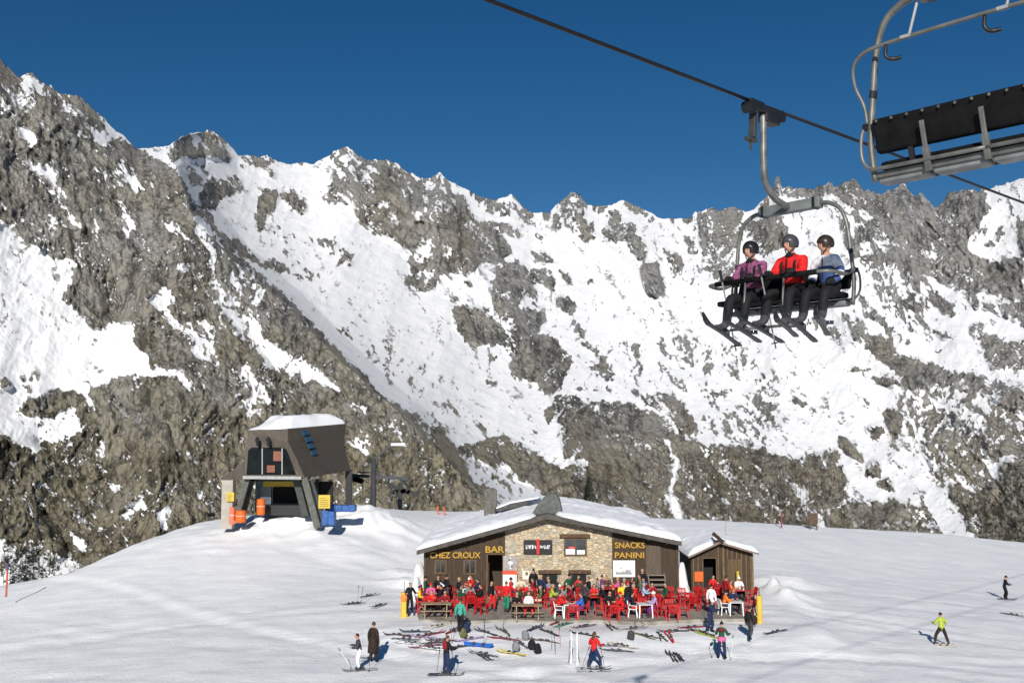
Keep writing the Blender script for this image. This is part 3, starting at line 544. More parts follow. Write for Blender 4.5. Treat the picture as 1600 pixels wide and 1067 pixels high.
# ruts of skis and boots, real relief
def ruts(x, y):
    z = 0
    rng = np.random.RandomState(4)
    for i in range(60):
        x0, y0 = rng.uniform(-30, 38), rng.uniform(41, 76); a = rng.uniform(-.5, .5) + (0 if rng.rand() < .7 else 1.2); cu = rng.uniform(-.012, .012)
        u = (x - x0) * math.cos(a) + (y - y0) * math.sin(a); v = -(x - x0) * math.sin(a) + (y - y0) * math.cos(a) - cu * u * u
        z = z - .05 * (np.exp(-((v - .3) / .2) ** 2) + np.exp(-((v + .3) / .2) ** 2)) * sstep(24, 12, np.abs(u) * rng.uniform(.8, 2))
    for (xa, ya, xb, yb, wd, dp) in ((12, 42.5, 36, 49, .9, .10), (8, 43, 34, 46.5, .35, .06), (-24, 46, -6, 44, .5, .06), (18, 50, 40, 56, .6, .07), (-20, 60, -6, 50, .6, .07)):
        L = math.hypot(xb - xa, yb - ya); ux, uy = (xb - xa) / L, (yb - ya) / L
        u = (x - xa) * ux + (y - ya) * uy; v = -(x - xa) * uy + (y - ya) * ux + 1.1 * np.sin(u / 7)
        z = z - dp * np.exp(-(v / wd) ** 2) + dp * .6 * np.exp(-((v - 1.6 * wd) / (wd * .7)) ** 2)
    tr = sstep(46.5, 49.5, y) * sstep(58, 54, y) * sstep(-13, -9, x) * sstep(17, 14, x)
    z = z + tr * (fbm(x / .55, y / .55, 61, 3, .6) - .5) * .16 + (fbm(x / 5, y / 1.6, 67, 3, .6) - .5) * .07 * sstep(70, 60, y)
    return z
GZ = GZ + ruts(GX, GY) * (GY < 90)
def snow_mat():
    m = bpy.data.materials.new('piste_snow'); m.use_nodes = True; t = m.node_tree; N = t.nodes.new; L = t.links.new
    b = t.nodes['Principled BSDF']; b.inputs['Roughness'].default_value = .55; b.inputs['Specular IOR Level'].default_value = .25
    tc = N('ShaderNodeTexCoord')
    def noise(sc, det, st, rough=.6):
        mp = N('ShaderNodeMapping'); mp.inputs['Scale'].default_value = st[:3]
        if len(st) > 3: mp.inputs['Rotation'].default_value = (0, 0, st[3])
        L(tc.outputs['Object'], mp.inputs[0])
        n = N('ShaderNodeTexNoise'); n.inputs['Scale'].default_value = sc; n.inputs['Detail'].default_value = det; n.inputs['Roughness'].default_value = rough; L(mp.outputs[0], n.inputs['Vector']); return n.outputs[0]
    a = noise(.35, 6, (1, .6, 1)); s1 = noise(1.2, 4, (.18, 2.2, 1, .12)); s2 = noise(1.0, 4, (.25, 2.6, 1, -.5)); f = noise(7, 4, (1, 1, 1), .7)
    cr = N('ShaderNodeValToRGB'); e = cr.color_ramp.elements
    e[0].position = .3; e[0].color = (.835, .835, .845, 1); e[1].position = .7; e[1].color = (.925, .922, .915, 1)
    L(a, cr.inputs[0])
    # dirt trodden in around the terrace
    sp = N('ShaderNodeVectorMath'); sp.operation = 'DISTANCE'; mp = N('ShaderNodeMapping'); mp.inputs['Scale'].default_value = (.115, .42, 0); L(tc.outputs['Object'], mp.inputs[0]); L(mp.outputs[0], sp.inputs[0]); sp.inputs[1].default_value = (.115 * 4.2, .42 * 55.6, 0)
    rr = N('ShaderNodeMapRange'); rr.inputs['From Min'].default_value = 1.35; rr.inputs['From Max'].default_value = .75; rr.inputs['To Max'].default_value = .6; L(sp.outputs['Value'], rr.inputs[0])
    mm = N('ShaderNodeMath'); mm.operation = 'MULTIPLY'; L(rr.outputs[0], mm.inputs[0]); L(a, mm.inputs[1])
    mx = N('ShaderNodeMix'); mx.data_type = 'RGBA'; L(mm.outputs[0], mx.inputs[0]); L(cr.outputs[0], mx.inputs[6]); mx.inputs[7].default_value = (.52, .49, .45, 1)
    L(mx.outputs[2], b.inputs['Base Color'])
    def ma(x, k, y=None):
        n = N('ShaderNodeMath'); n.operation = 'MULTIPLY_ADD'; L(x, n.inputs[0]); n.inputs[1].default_value = k
        if y is None: n.inputs[2].default_value = 0
        else: L(y, n.inputs[2])
        return n.outputs[0]
    h = ma(s1, .03, ma(s2, .03, ma(f, .05, ma(a, .12))))
    bp = N('ShaderNodeBump'); bp.inputs['Strength'].default_value = .8; bp.inputs['Distance'].default_value = 1.0; L(h, bp.inputs['Height']); L(bp.outputs[0], b.inputs['Normal'])
    return m
SNOW = snow_mat()
tag(link('snow_ground', grid_mesh('snow_ground', GX, GY, GZ), None, [SNOW]), kind='structure')
vb = MB(); vb.add([(-15000, -15000, -300), (15000, -15000, -300), (15000, 15000, -300), (-15000, 15000, -300)], [(0, 1, 2, 3)])
tag(vb.build('valley_ground', mat('valley_ground', (.5, .5, .5), .9, .4, .004)), kind='structure')
ROOFSNOW = mat('roof_snow', (.87, .875, .89), .6, .04, .8, .06, bscale=1.5)
# ------------------------------------------------------------------ shared materials
WOODD = mat('dark_stained_boards', (.048, .030, .016), .75, .45, 3.0, .01, stretch=(6, 6, .35))
WOODM = mat('brown_wood', (.12, .07, .036), .7, .35, 4, .006, stretch=(5, 5, .6))
WOODP = mat('pale_wood', (.30, .225, .14), .7, .25, 5)
WOODG = mat('grey_weathered_wood', (.20, .175, .15), .8, .3, 4, stretch=(1, 5, 5))
SLATE = mat('slate_roof', (.085, .085, .078), .8, .35, 5, .02)
FASCIA = mat('fascia_boards', (.075, .068, .058), .75, .3, 3)
DARK = mat('dark_interior', (.012, .011, .010), .8, .3, 3)  # near-black colour stands in for the shade of interiors
GLASSD = mat('window_glass', (.02, .028, .032), .12, .5, 1.5, spec=.6)
LETTER = mat('ochre_letters', (.44, .25, .03), .5, .18, 8)
WHITE = mat('white_paint', (.80, .80, .78), .5, .06, 6)
BLACK = mat('black_paint', (.012, .012, .013), .45, .3, 6)
REDP = mat('red_paint', (.60, .02, .015), .4, .15, 6)
ORANGE = mat('orange_panel', (.62, .12, .015), .5, .12, 5)
YELLOW = mat('yellow_panel', (.52, .38, .04), .5, .12, 5)
GREYP = mat('grey_metal', (.30, .31, .31), .45, .15, 5, metal=.3)
def stone_mat():
    m = bpy.data.materials.new('rubble_stone'); m.use_nodes = True; t = m.node_tree; N = t.nodes.new; L = t.links.new
    b = t.nodes['Principled BSDF']; b.inputs['Roughness'].default_value = .85; b.inputs['Specular IOR Level'].default_value = .2
    tc = N('ShaderNodeTexCoord'); mp = N('ShaderNodeMapping'); mp.inputs['Scale'].default_value = (3.0, 3.0, 6.4); L(tc.outputs['Object'], mp.inputs[0])
    nz = N('ShaderNodeTexNoise'); nz.inputs['Scale'].default_value = 3; L(mp.outputs[0], nz.inputs['Vector'])
    ad = N('ShaderNodeMixRGB'); ad.blend_type = 'ADD'; ad.inputs[0].default_value = .35; L(mp.outputs[0], ad.inputs[1]); L(nz.outputs['Color'], ad.inputs[2])
    v = N('ShaderNodeTexVoronoi'); v.inputs['Scale'].default_value = 1.0; L(ad.outputs[0], v.inputs['Vector'])
    v2 = N('ShaderNodeTexVoronoi'); v2.feature = 'DISTANCE_TO_EDGE'; v2.inputs['Scale'].default_value = 1.0; L(ad.outputs[0], v2.inputs['Vector'])
    sx = N('ShaderNodeSeparateColor'); L(v.outputs['Color'], sx.inputs[0])
    cr = N('ShaderNodeValToRGB'); e = cr.color_ramp.elements; e[0].position = 0; e[0].color = (.30, .26, .19, 1); e[1].position = 1; e[1].color = (.62, .50, .33, 1)
    for p, c in ((.2, (.46, .40, .29, 1)), (.4, (.53, .42, .26, 1)), (.55, (.36, .34, .28, 1)), (.72, (.54, .37, .22, 1)), (.85, (.55, .49, .36, 1))):
        q = e.new(p); q.color = c
    L(sx.outputs[0], cr.inputs[0])
    n2 = N('ShaderNodeTexNoise'); n2.inputs['Scale'].default_value = 9; n2.inputs['Detail'].default_value = 5; L(tc.outputs['Object'], n2.inputs['Vector'])
    m2 = N('ShaderNodeMixRGB'); m2.blend_type = 'OVERLAY'; m2.inputs[0].default_value = .5; L(cr.outputs[0], m2.inputs[1]); L(n2.outputs[0], m2.inputs[2])
    ed = N('ShaderNodeMapRange'); ed.inputs['From Max'].default_value = .07; L(v2.outputs['Distance'], ed.inputs[0])
    mx = N('ShaderNodeMix'); mx.data_type = 'RGBA'; L(ed.outputs[0], mx.inputs[0]); mx.inputs[6].default_value = (.36, .31, .23, 1); L(m2.outputs[0], mx.inputs[7])
    L(mx.outputs[2], b.inputs['Base Color'])
    bp = N('ShaderNodeBump'); bp.inputs['Strength'].default_value = .7; bp.inputs['Distance'].default_value = .05; L(ed.outputs[0], bp.inputs['Height']); L(bp.outputs[0], b.inputs['Normal'])
    return m
STONE = stone_mat()
def text_obj(name, s, size, loc, m, parent, depth=.03, sx=1.0, rz=0.0):
    """lettering standing in the XZ plane, facing -Y, centred on loc"""
    cu = bpy.data.curves.new(name, 'FONT'); cu.body = s; cu.size = size; cu.extrude = depth / 2; cu.align_x = 'CENTER'; cu.align_y = 'CENTER'; cu.offset = size * .022
    tmp = bpy.data.objects.new(name + '_tmp', cu); COL.objects.link(tmp); bpy.context.view_layer.update()
    me = bpy.data.meshes.new_from_object(tmp.evaluated_get(bpy.context.evaluated_depsgraph_get()))
    bpy.data.objects.remove(tmp); bpy.data.curves.remove(cu)
    me.transform(Matrix.Translation(loc) @ Matrix.Rotation(rz, 4, 'Z') @ Matrix.Rotation(math.pi / 2, 4, 'X') @ Matrix.Diagonal((sx, 1, 1, 1)))
    me.materials.clear(); me.name = name
    return link(name, me, parent, [m])
# ------------------------------------------------------------------ the mountain hut
HY = 64.0
def hx(px, Y=HY): return P(px, 800, Y).x
def hz(py, Y=HY): return P(800, py, Y).z
hut = empty('mountain_hut', (hx(860), HY, .5)); HI = Matrix.Translation(hut.location).inverted()
tag(hut, 'long low mountain hut of stone and dark boards with deep snow on its roof', 'hut')
def hb(mb, name, mats, parent=hut, smooth=False, bevel=0):
    off = hut.location
    mb.v = [(v[0] - off.x, v[1] - off.y, v[2] - off.z) for v in mb.v]
    return mb.build(name, mats, parent, smooth, bevel)
YF = HY - .85                                    # front edge of the roof
RL = (P(651, 864, YF).x, P(651, 864, YF).z); RA = (P(855, 808, YF).x, P(855, 808, YF).z); RR = (P(1065, 850, YF).x, P(1065, 850, YF).z)
def roofz(x):
    return np.interp(x, [RL[0], RA[0], RR[0]], [RL[1], RA[1], RR[1]])
YB = 79.5
GZ0 = .45
DEEP = 13.5
xl, xr = hx(663), hx(1059)
def wall_piece(name, m, x0, x1, z0, z1=None, y0=HY, y1=HY + .3):
    zt = (lambda x: float(roofz(x)) - .02) if z1 is None else (lambda x: z1)
    pts = [(x0, z0), (x1, z0), (x1, zt(x1))]
    if z1 is None and x0 < RA[0] < x1: pts.append((RA[0], zt(RA[0])))
    pts.append((x0, zt(x0)))
    mb = MB(); mb.prism(pts, y0, y1); return hb(mb, name, m)
xs1, xs2 = hx(789), hx(956); xd0, xd1 = hx(762.5), hx(785)
zdoor = hz(866)
wl = MB()
def poly_piece(mb, x0, x1, z0, z1):
    zt = lambda x: float(roofz(x)) - .02
    pts = [(x0, z0), (x1, z0), (x1, zt(x1) if z1 is None else z1)]
    pts.append((x0, zt(x0) if z1 is None else z1)); mb.prism(pts, HY, HY + .3)
poly_piece(wl, xl, xd0, GZ0, None); poly_piece(wl, xd0, xd1, zdoor, None); poly_piece(wl, xd1, xs1, GZ0, None)
tag(hb(wl, 'wall', [WOODD]), 'dark stained board wall around the bar door')
sm = MB(); zt = lambda x: float(roofz(x)) - .02
sm.prism([(xs1, GZ0), (xs2, GZ0), (xs2, zt(xs2)), (RA[0], zt(RA[0])), (xs1, zt(xs1))], HY - .06, HY + .3)
tag(hb(sm, 'wall', [STONE]), 'sandy rubble stone wall in the middle of the front')
wr = MB(); poly_piece(wr, xs2, xr, GZ0, None); tag(hb(wr, 'wall', [WOODD]), 'dark board wall under the two rows of letters')
for x0, x1 in ((xl, xl + .3), (xr - .3, xr)):
    sd = MB(); sd.prism([(x0, GZ0), (x1, GZ0), (x1, zt(x1)), (x0, zt(x0))], HY + .3, HY + DEEP); hb(sd, 'wall', [WHITE])
bk = MB(); bk.prism([(xl, GZ0), (xr, GZ0), (xr, zt(xr)), (RA[0], zt(RA[0])), (xl, zt(xl))], HY + DEEP, HY + DEEP + .3); hb(bk, 'wall', [WOODD])
iw = MB(); iw.bbox((xl + .4, HY + 3, GZ0), (xr - .4, HY + 3.1, 3)); hb(iw, 'inner_wall', [WOODD])
# boards: battens on the wooden walls
bt = MB()
for x in np.arange(xl + .25, xs1 - .1, .34):
    if xd0 - .05 < x < xd1 + .05: continue
    bt.bbox((x - .03, HY - .03, GZ0 + .1), (x + .03, HY - .001, float(roofz(x)) - .1))
for x in np.arange(xs2 + .3, xr - .1, .34): bt.bbox((x - .03, HY - .03, GZ0 + .1), (x + .03, HY - .001, float(roofz(x)) - .1))
for x in (xl + .08, xs1 - .07, xs2 + .07, xr - .08): bt.bbox((x - .08, HY - .09, GZ0), (x + .08, HY - .001, float(roofz(x)) - .05))
hb(bt, 'board_battens', [mat('brown_battens', (.062, .039, .021), .75, .3, 4)])
# roof slab with fascia, snow on top
rf = MB()
for (xa, za), (xb, zb) in ((RL, RA), (RA, RR)):
    rf.add([(xa, YF, za), (xb, YF, zb), (xb, YB, zb), (xa, YB, za), (xa, YF, za + .2), (xb, YF, zb + .2), (xb, YB, zb + .2), (xa, YB, za + .2)], [(0, 3, 2, 1), (4, 5, 6, 7), (0, 1, 5, 4), (2, 3, 7, 6), (0, 4, 7, 3), (1, 2, 6, 5)])
roof = hb(rf, 'roof', [SLATE])
fs = MB()
for (xa, za), (xb, zb) in ((RL, RA), (RA, RR)):
    fs.add([(xa, YF - .05, za - .10), (xb, YF - .05, zb - .10), (xb, YF + .0, zb - .10), (xa, YF + .0, za - .10), (xa, YF - .05, za + .17), (xb, YF - .05, zb + .17), (xb, YF + .0, zb + .17), (xa, YF + .0, za + .17)], [(0, 3, 2, 1), (4, 5, 6, 7), (0, 1, 5, 4), (2, 3, 7, 6), (0, 4, 7, 3), (1, 2, 6, 5)])
fo = hb(fs, 'fascia_board', [FASCIA], roof)
for x in np.arange(RL[0] + .7, RR[0] - .3, 1.15):
    rfm = MB(); z = float(roofz(x)) - .02; rfm.bbox((x - .06, YF + .05, z - .16), (x + .06, HY + .5, z)); hb(rfm, 'rafter', [WOODD], roof)
nu, nv = 170, 120
sxs = np.linspace(RL[0] - .06, RR[0] + .02, nu); sys_ = np.linspace(YF - .02, YB + .1, nv)
SX, SY = np.meshgrid(sxs, sys_)
rz_ = np.interp(SX, [RL[0], RA[0], RR[0]], [RL[1], RA[1], RR[1]]) + .2
ex = np.minimum(SX - RL[0] + .06, RR[0] + .02 - SX); ey = np.minimum(SY - YF + .02, YB + .1 - SY)
edge = np.sqrt(np.clip(np.minimum(ex / .55, ey / .9), 0, 1))
edge = edge * (1 - .35 * np.clip(fbm(SX / 1.1, SY / 1.1, 75, 3) - .45, 0, 1))
thick = .40 + .40 * (fbm(SX / 2.4, SY / 2.4, 71, 4) - .5) + .10 * (fbm(SX / .5, SY / .5, 79, 3) - .5) + .14 * sstep(RA[0], RA[0] + 4, SX)
SZ = rz_ + edge * thick - .02
# rounded ridge
k = np.exp(-((SX - RA[0]) / 1.3) ** 2); SZ = SZ - .16 * k
bare = sstep(1.05, .7, np.abs(SX - RA[0] + .05) + np.clip(SY - YF, 0, 9) * .16 - .15 * (fbm(SX / .5, SY / .5, 5, 2) - .5))
SZ = SZ * (1 - bare) + (rz_ - .06) * bare
me = grid_mesh('snow_cover', SX - hut.location.x, SY - hut.location.y, SZ - hut.location.z)
link('snow_cover', me, roof, [ROOFSNOW])
# ridge hood, chimney, side gable
def hp(px, py, Y): v = P(px, py, Y); return v
rh = MB(); y0, y1 = YF + 1.3, YF + 2.4
f = [hp(830, 804, y0), hp(879, 803, y0), hp(874, 780, y0), hp(868, 771, y0), hp(855, 772, y0), hp(843, 783, y0)]
bkp = [v + Vector((.1, 1.2, .0)) for v in f]; n = len(f)
rh.add(f + bkp, [tuple(range(n)), tuple(reversed(range(n, 2 * n)))] + [(i, i + n, (i + 1) % n + n, (i + 1) % n) for i in range(n)])
hb(rh, 'ridge_vent', [mat('slate_vent', (.10, .105, .098), .85, .3, 6, .02)], roof, bevel=.05)
cy = 72.0; ch = MB(); a = hp(756, 801, cy); b = hp(777, 769, cy)
ch.add([(a.x, cy, a.z - .6), (b.x, cy, a.z - .6), (b.x - .03, cy, b.z + .1), (b.x - .25, cy, b.z + .28), (a.x + .1, cy, b.z + .25), (a.x, cy, b.z - .1)] + [(a.x, cy + .9, a.z - .6), (b.x, cy + .9, a.z - .6), (b.x - .03, cy + .9, b.z + .1), (b.x - .25, cy + .9, b.z + .28), (a.x + .1, cy + .9, b.z + .25), (a.x, cy + .9, b.z - .1)],
       [(0, 1, 2, 3, 4, 5), (11, 10, 9, 8, 7, 6)] + [(i, i + 6, (i + 1) % 6 + 6, (i + 1) % 6) for i in range(6)])
chim = hb(ch, 'chimney', [mat('slate_chimney', (.115, .11, .098), .85, .35, 4, .03)], hut, bevel=.04)
cp = MB(); q = hp(761.5, 768, cy + .4); cp.tube([(q.x, cy + .4, q.z - .35), (q.x, cy + .4, q.z + .25)], [.13, .10], 8); cp.tube([(q.x, cy + .4, q.z + .30), (q.x, cy + .4, q.z + .36)], .17, 8)
hb(cp, 'chimney_pot', [mat('rusty_pot', (.16, .055, .03), .8)], hut).parent = chim; bpy.data.objects['chimney_pot'].matrix_parent_inverse = Matrix.Identity(4)
gy0 = 70.2; dg = MB(); g = [hp(771, 799, gy0), hp(786, 797, gy0), hp(822, 789, gy0 + .6), hp(829, 782, gy0 + .6), hp(795, 788, gy0)]
gb = [v + Vector((.1, 2.2, .12)) for v in g]; n = 5
dg.add(g + gb, [tuple(range(n)), tuple(reversed(range(n, 2 * n)))] + [(i, i + n, (i + 1) % n + n, (i + 1) % n) for i in range(n)])
dorm = hb(dg, 'side_gable', [SLATE], roof)
ds = MB(); u_ = [hp(775, 795.5, gy0 + .02), hp(797, 786, gy0 + .02), hp(832, 780, gy0 + .62), hp(842, 779, gy0 + 1.0), hp(845, 771, gy0 + 3.5), hp(822, 776, gy0 + 3.5), hp(785, 786, gy0 + 3.5)]
tops = [v + Vector((0, .15, .12)) for v in u_]; n = len(u_)
ds.add(u_ + tops, [tuple(reversed(range(n))), tuple(range(n, 2 * n))] + [(i, (i + 1) % n, (i + 1) % n + n, i + n) for i in range(n)])
hb(ds, 'snow_cover', [ROOFSNOW], roof, bevel=.08)
# windows, doors
def hut_window(x0, x1, y0, y1, lintel, Yw, bars=1, fm=WOODM, sill=False):
    a, b = P(x0, y1, Yw), P(x1, y0, Yw); fw = .09
    pn = MB(); pn.bbox((a.x + fw, Yw - .012, a.z + fw), (b.x - fw, Yw - .002, b.z - fw))
    fr = MB()
    for q in ((a.x, a.x + fw, a.z, b.z), (b.x - fw, b.x, a.z, b.z)): fr.bbox((q[0], Yw - .07, q[2]), (q[1], Yw - .003, q[3]))
    for q in ((a.z, a.z + fw), (b.z - fw, b.z)): fr.bbox((a.x + fw, Yw - .068, q[0]), (b.x - fw, Yw - .003, q[1]))
    for i in range(bars): x = a.x + (b.x - a.x) * (i + 1) / (bars + 1); fr.bbox((x - .035, Yw - .06, a.z + fw), (x + .035, Yw - .013, b.z - fw))
    f_ = hb(fr, 'window', [fm]); p_ = hb(pn, 'pane', [GLASSD], f_)
    if lintel:
        lb = MB(); l0, l1, lz = P(lintel[0], lintel[2], Yw).x, P(lintel[1], lintel[2], Yw).x, P(800, lintel[2], Yw).z
        lb.bbox((l0, Yw - .22, lz - .1), (l1, Yw - .004, lz + .1)); hb(lb, 'lintel', [mat('aged_beam', (.10, .055, .03), .8, .35, 6)], f_)
    return f_
YS = HY - .06
w1 = hut_window(881, 917, 840, 868, (874, 922, 836.5), YS)
pg = MB(); a = P(884, 866, YS); pg.bbox((a.x, YS - .03, a.z + .02), (a.x + .62, YS - .014, a.z + .34)); b_ = P(901.5, 866, YS); pg.bbox((b_.x, YS - .03, b_.z + .02), (b_.x + .5, YS - .014, b_.z + .28)); hb(pg, 'pale_notice', [WHITE], w1)
pr = MB(); pr.bbox((a.x + .18, YS - .04, a.z + .36), (a.x + .55, YS - .014, a.z + .5)); hb(pr, 'red_notice', [mat('pink_red_notice', (.6, .08, .09), .6)], w1)
hut_window(847, 871, 896, 922, (841, 877, 892.5), YS, 1, BLACK); hut_window(893, 916, 896, 922, (888, 923, 892.5), YS, 1, BLACK)
hut_window(679, 698, 874, 896, None, HY, 1); hut_window(724, 744, 874, 897, None, HY, 1)
dr = MB()
for q in ((xd0 - .1, xd0), (xd1, xd1 + .1)): dr.bbox((q[0], HY - .05, GZ0), (q[1], HY - .002, zdoor + .08))
dr.bbox((xd0, HY - .05, zdoor), (xd1, HY - .002, zdoor + .08))
dro = hb(dr, 'door', [WOODM])
dl = MB(); dl.box((xd0 + .05, HY + .45, GZ0 + 1.15), (.06, .85, 2.1)); hb(dl, 'door_leaf', [WOODD], dro)
# big shuttered panels on the right part, vertical boards
sp = MB(); a = P(1009, 900, HY); b = P(1032, 852, HY); sp.bbox((a.x, HY - .075, a.z), (b.x, HY - .032, b.z)); hb(sp, 'shutter', [mat('brown_shutter', (.095, .07, .05), .75, .35, 4, stretch=(8, 8, .4))])
# lettering on the boards
def hut_text(s, cx, cy_, hpx, wpx):
    c = P(cx, cy_, HY - .13); size = hpx / FPX * HY * 1.36
    o = text_obj('lettering', s, size, (0, 0, 0), LETTER, hut)
    w_ = max(v.co.x for v in o.data.vertices) - min(v.co.x for v in o.data.vertices)
    k = wpx / FPX * HY / w_
    o.data.transform(Matrix.Translation(c - hut.location) @ Matrix.Diagonal((k, 1, 1, 1)))
    return o
hut_text('CHEZ CROUX', 711, 867.5, 9.2, 78); hut_text('BAR', 772.5, 858.5, 10, 29); hut_text('SNACKS', 984, 852, 9, 46); hut_text('PANINI', 983.5, 867.5, 9, 45)
# stone slabs with framed pictures beside the door
def board(x0, x1, y0, y1, name, m, parent=hut, Y=HY, t=.05, fm=None):
    mb = MB(); a, b = P(x0, y1, Y), P(x1, y0, Y); mb.bbox((a.x, Y - t, a.z), (b.x, Y - .004, b.z)); o = hb(mb, name, [m], parent)
    return o
board(792, 808, 845, 863, 'stone_plaque', mat('grey_stone_plaque', (.36, .33, .26), .8, .3, 5), Y=YS); 
# steps up the right part
st = MB(); a = P(1013, 924, HY); b = P(1036, 896, HY); n = 6
for i in range(n):
    z = GZ0 + (b.z - GZ0) * (i + 1) / n; y = HY - 1.6 + 1.35 * i / n
    st.bbox((a.x, y, z - .06), (b.x, y + .32, z))
for x in (a.x - .04, b.x + .04): st.bar((x, HY - 1.6, GZ0 + .1), (x, HY - .15, b.z - .02), .06, .2)
so_ = empty('wooden_steps', (0, 0, 0)); so_.location = ((a.x + b.x) / 2, HY - .9, GZ0 + .2)
st.v = [(v[0] - so_.location.x, v[1] - so_.location.y, v[2] - so_.location.z) for v in st.v]
st.build('tread', [WOODG], so_); tag(so_, 'grey wooden steps leaning against the dark board wall', 'steps')
# signs that hang on the front: things of their own
def sign(name, x0, x1, y0, y1, m, Y, label, cat='sign', t=.06):
    a, b = P(x0, y1, Y), P(x1, y0, Y)
    mb = MB(); mb.bbox((-(b.x - a.x) / 2, 0, 0), ((b.x - a.x) / 2, t, b.z - a.z)); o = mb.build(name, [m], bevel=.01)
    o.location = ((a.x + b.x) / 2, Y - t - .006, a.z); tag(o, label, cat)
    return o, b.x - a.x, b.z - a.z
bs, bw, bh = sign('black_sign', 818, 863, 843, 866, BLACK, YS, 'wide black sign with white lettering and a red stripe on the stone wall')
rb = MB(); rb.bbox((-.085, -.012, .03), (.085, -.002, bh + .06)); rb.build('red_stripe', [REDP], bs)
def squiggle(x0, x1, z, seed, parent, name, m, hgt=.1):
    rng = random.Random(seed); mb = MB(); x = x0
    while x < x1:
        w_ = rng.uniform(.05, .1); h_ = hgt * rng.uniform(.55, 1.25); mb.bbox((x, -.008, z - h_ * .5), (x + w_ * .35, -.002, z + h_ * .5)); mb.bbox((x + w_ * .35, -.0075, z + h_ * rng.choice([-.5, .2])), (x + w_ * .8, -.002, z + h_ * rng.choice([-.2, .5]) + .012)); x += w_ + .02
    return mb.build(name, [m], parent)
squiggle(-bw * .42, -.13, bh * .52, 2, bs, 'white_writing', WHITE, .2); squiggle(.13, bw * .4, bh * .52, 3, bs, 'white_writing', WHITE, .2)
ws, bw, bh = sign('picture_board', 958, 992, 875, 901, WHITE, HY - .1, 'white board with a dark line drawing and pale blue heading, right of stone wall')
mb = MB(); rng = random.Random(3); DRAWN = mat('drawn_lines', (.09, .10, .11), .6, .4, 8)
for i in range(26):
    x = -bw * .38 + bw * .74 * i / 26; h_ = bh * (.10 + .13 * rng.random() + (.1 if 14 < i < 24 else 0)); mb.bbox((x, -.008, bh * .16), (x + bw * .02, -.002, bh * .16 + h_))
mb.bbox((-bw * .2, -.008, bh * .53), (-bw * .08, -.002, bh * .57)); mb.build('drawing', [DRAWN], ws)
squiggle(-bw * .4, bw * .38, bh * .86, 8, ws, 'heading', mat('pale_blue_heading', (.45, .62, .68), .6), .07)
ps, bw, bh = sign('poster_board', 786, 808, 868, 891, mat('grey_poster', (.33, .30, .29), .6, .25, 5), HY - .08, 'grey poster with pale figure between the bar door and stone wall', 'poster')
mb = MB(); mb.bbox((-.03, -.008, .1), (.06, -.002, .82)); mb.bbox((-.12, -.0075, .42), (.16, -.002, .56)); mb.build('pale_figure', [mat('pale_figure', (.62, .66, .72), .6)], ps)
mb = MB(); mb.bbox((-.10, -.0085, .62), (.05, -.0082, .74)); mb.bbox((.02, -.009, .22), (.18, -.0088, .3)); mb.build('dark_marks', [DRAWN], ps)
ms = empty('menu_stand', P(796.5, 921, HY - .75)[:]); tag(ms, 'white menu board with red top standing beside the bar door', 'menu board')
k = HY / FPX; mb = MB(); mb.bbox((-10.5 * k, -.05, 2 * k), (7.5 * k, .03, 23 * k)); mb.build('panel', [WHITE], ms)
mb = MB(); mb.bbox((-10.8 * k, -.07, 23 * k), (11 * k, .05, 28.5 * k)); mb.build('header', [mat('tomato_header', (.68, .07, .03), .5)], ms)
for nm_, p0_, p1_ in (('side_post', (7.6, -.04, 0), (11, .03, 23)), ('foot', (-10.5, -.04, -4), (-9, .03, 2)), ('foot', (6, -.04, -4), (7.5, .03, 2))):
    mb = MB(); mb.bbox((p0_[0] * k, p0_[1], p0_[2] * k), (p1_[0] * k, p1_[1], p1_[2] * k)); mb.build(nm_, [mat('cream_paint', (.62, .55, .44), .6)], ms)
fb, bw, bh = sign('notice_board', 816, 827, 891, 905, mat('cream_board', (.72, .66, .56), .6), YS, 'small cream notice with dark square on the stone wall near the bar', 'notice')
mb = MB(); mb.bbox((-.02, -.008, bh * .5), (.14, -.002, bh * .85)); mb.build('dark_square', [mat('brown_square', (.16, .07, .05), .6)], fb)
# ------------------------------------------------------------------ the shed
SYD = 65.6
sh = empty('wooden_shed', (P(1125, 915, SYD).x, SYD, .5)); tag(sh, 'small dark wooden shed with snowy gable roof beside the long hut', 'shed')
def sb(mb, name, mats, parent=sh, bevel=0):
    o = sh.location; mb.v = [(v[0] - o.x, v[1] - o.y, v[2] - o.z) for v in mb.v]; return mb.build(name, mats, parent, False, bevel)
sL, sA, sR = P(1076, 872, SYD - .6), P(1125, 849, SYD - .6), P(1186, 867, SYD - .6)
def sroof(x): return float(np.interp(x, [sL.x, sA.x, sR.x], [sL.z, sA.z, sR.z]))
x0, x1 = P(1080, 900, SYD).x, P(1177, 900, SYD).x; d0, d1 = P(1099, 900, SYD).x, P(1119, 900, SYD).x; dzt = P(1100, 872, SYD).z
mb = MB()
def spc(a, b, z0, full=True):
    pts = [(a, z0), (b, z0), (b, sroof(b) - .02)] + ([(sA.x, sA.z - .02)] if a < sA.x < b else []) + [(a, sroof(a) - .02)]
    mb.prism(pts, SYD, SYD + .2)
spc(x0, d0, GZ0); spc(d0, d1, dzt); spc(d1, x1, GZ0)
sb(mb, 'wall', [WOODD])
mb = MB(); mb.bbox((x0, SYD + .2, GZ0), (x0 + .2, SYD + 4.5, sroof(x0) - .02)); mb.bbox((x1 - .2, SYD + .2, GZ0), (x1, SYD + 4.5, sroof(x1) - .02)); mb.bbox((x0 + .2, SYD + 4.3, GZ0), (x1 - .2, SYD + 4.5, sroof(x0) - .02)); sb(mb, 'wall', [WOODD])
mb = MB()
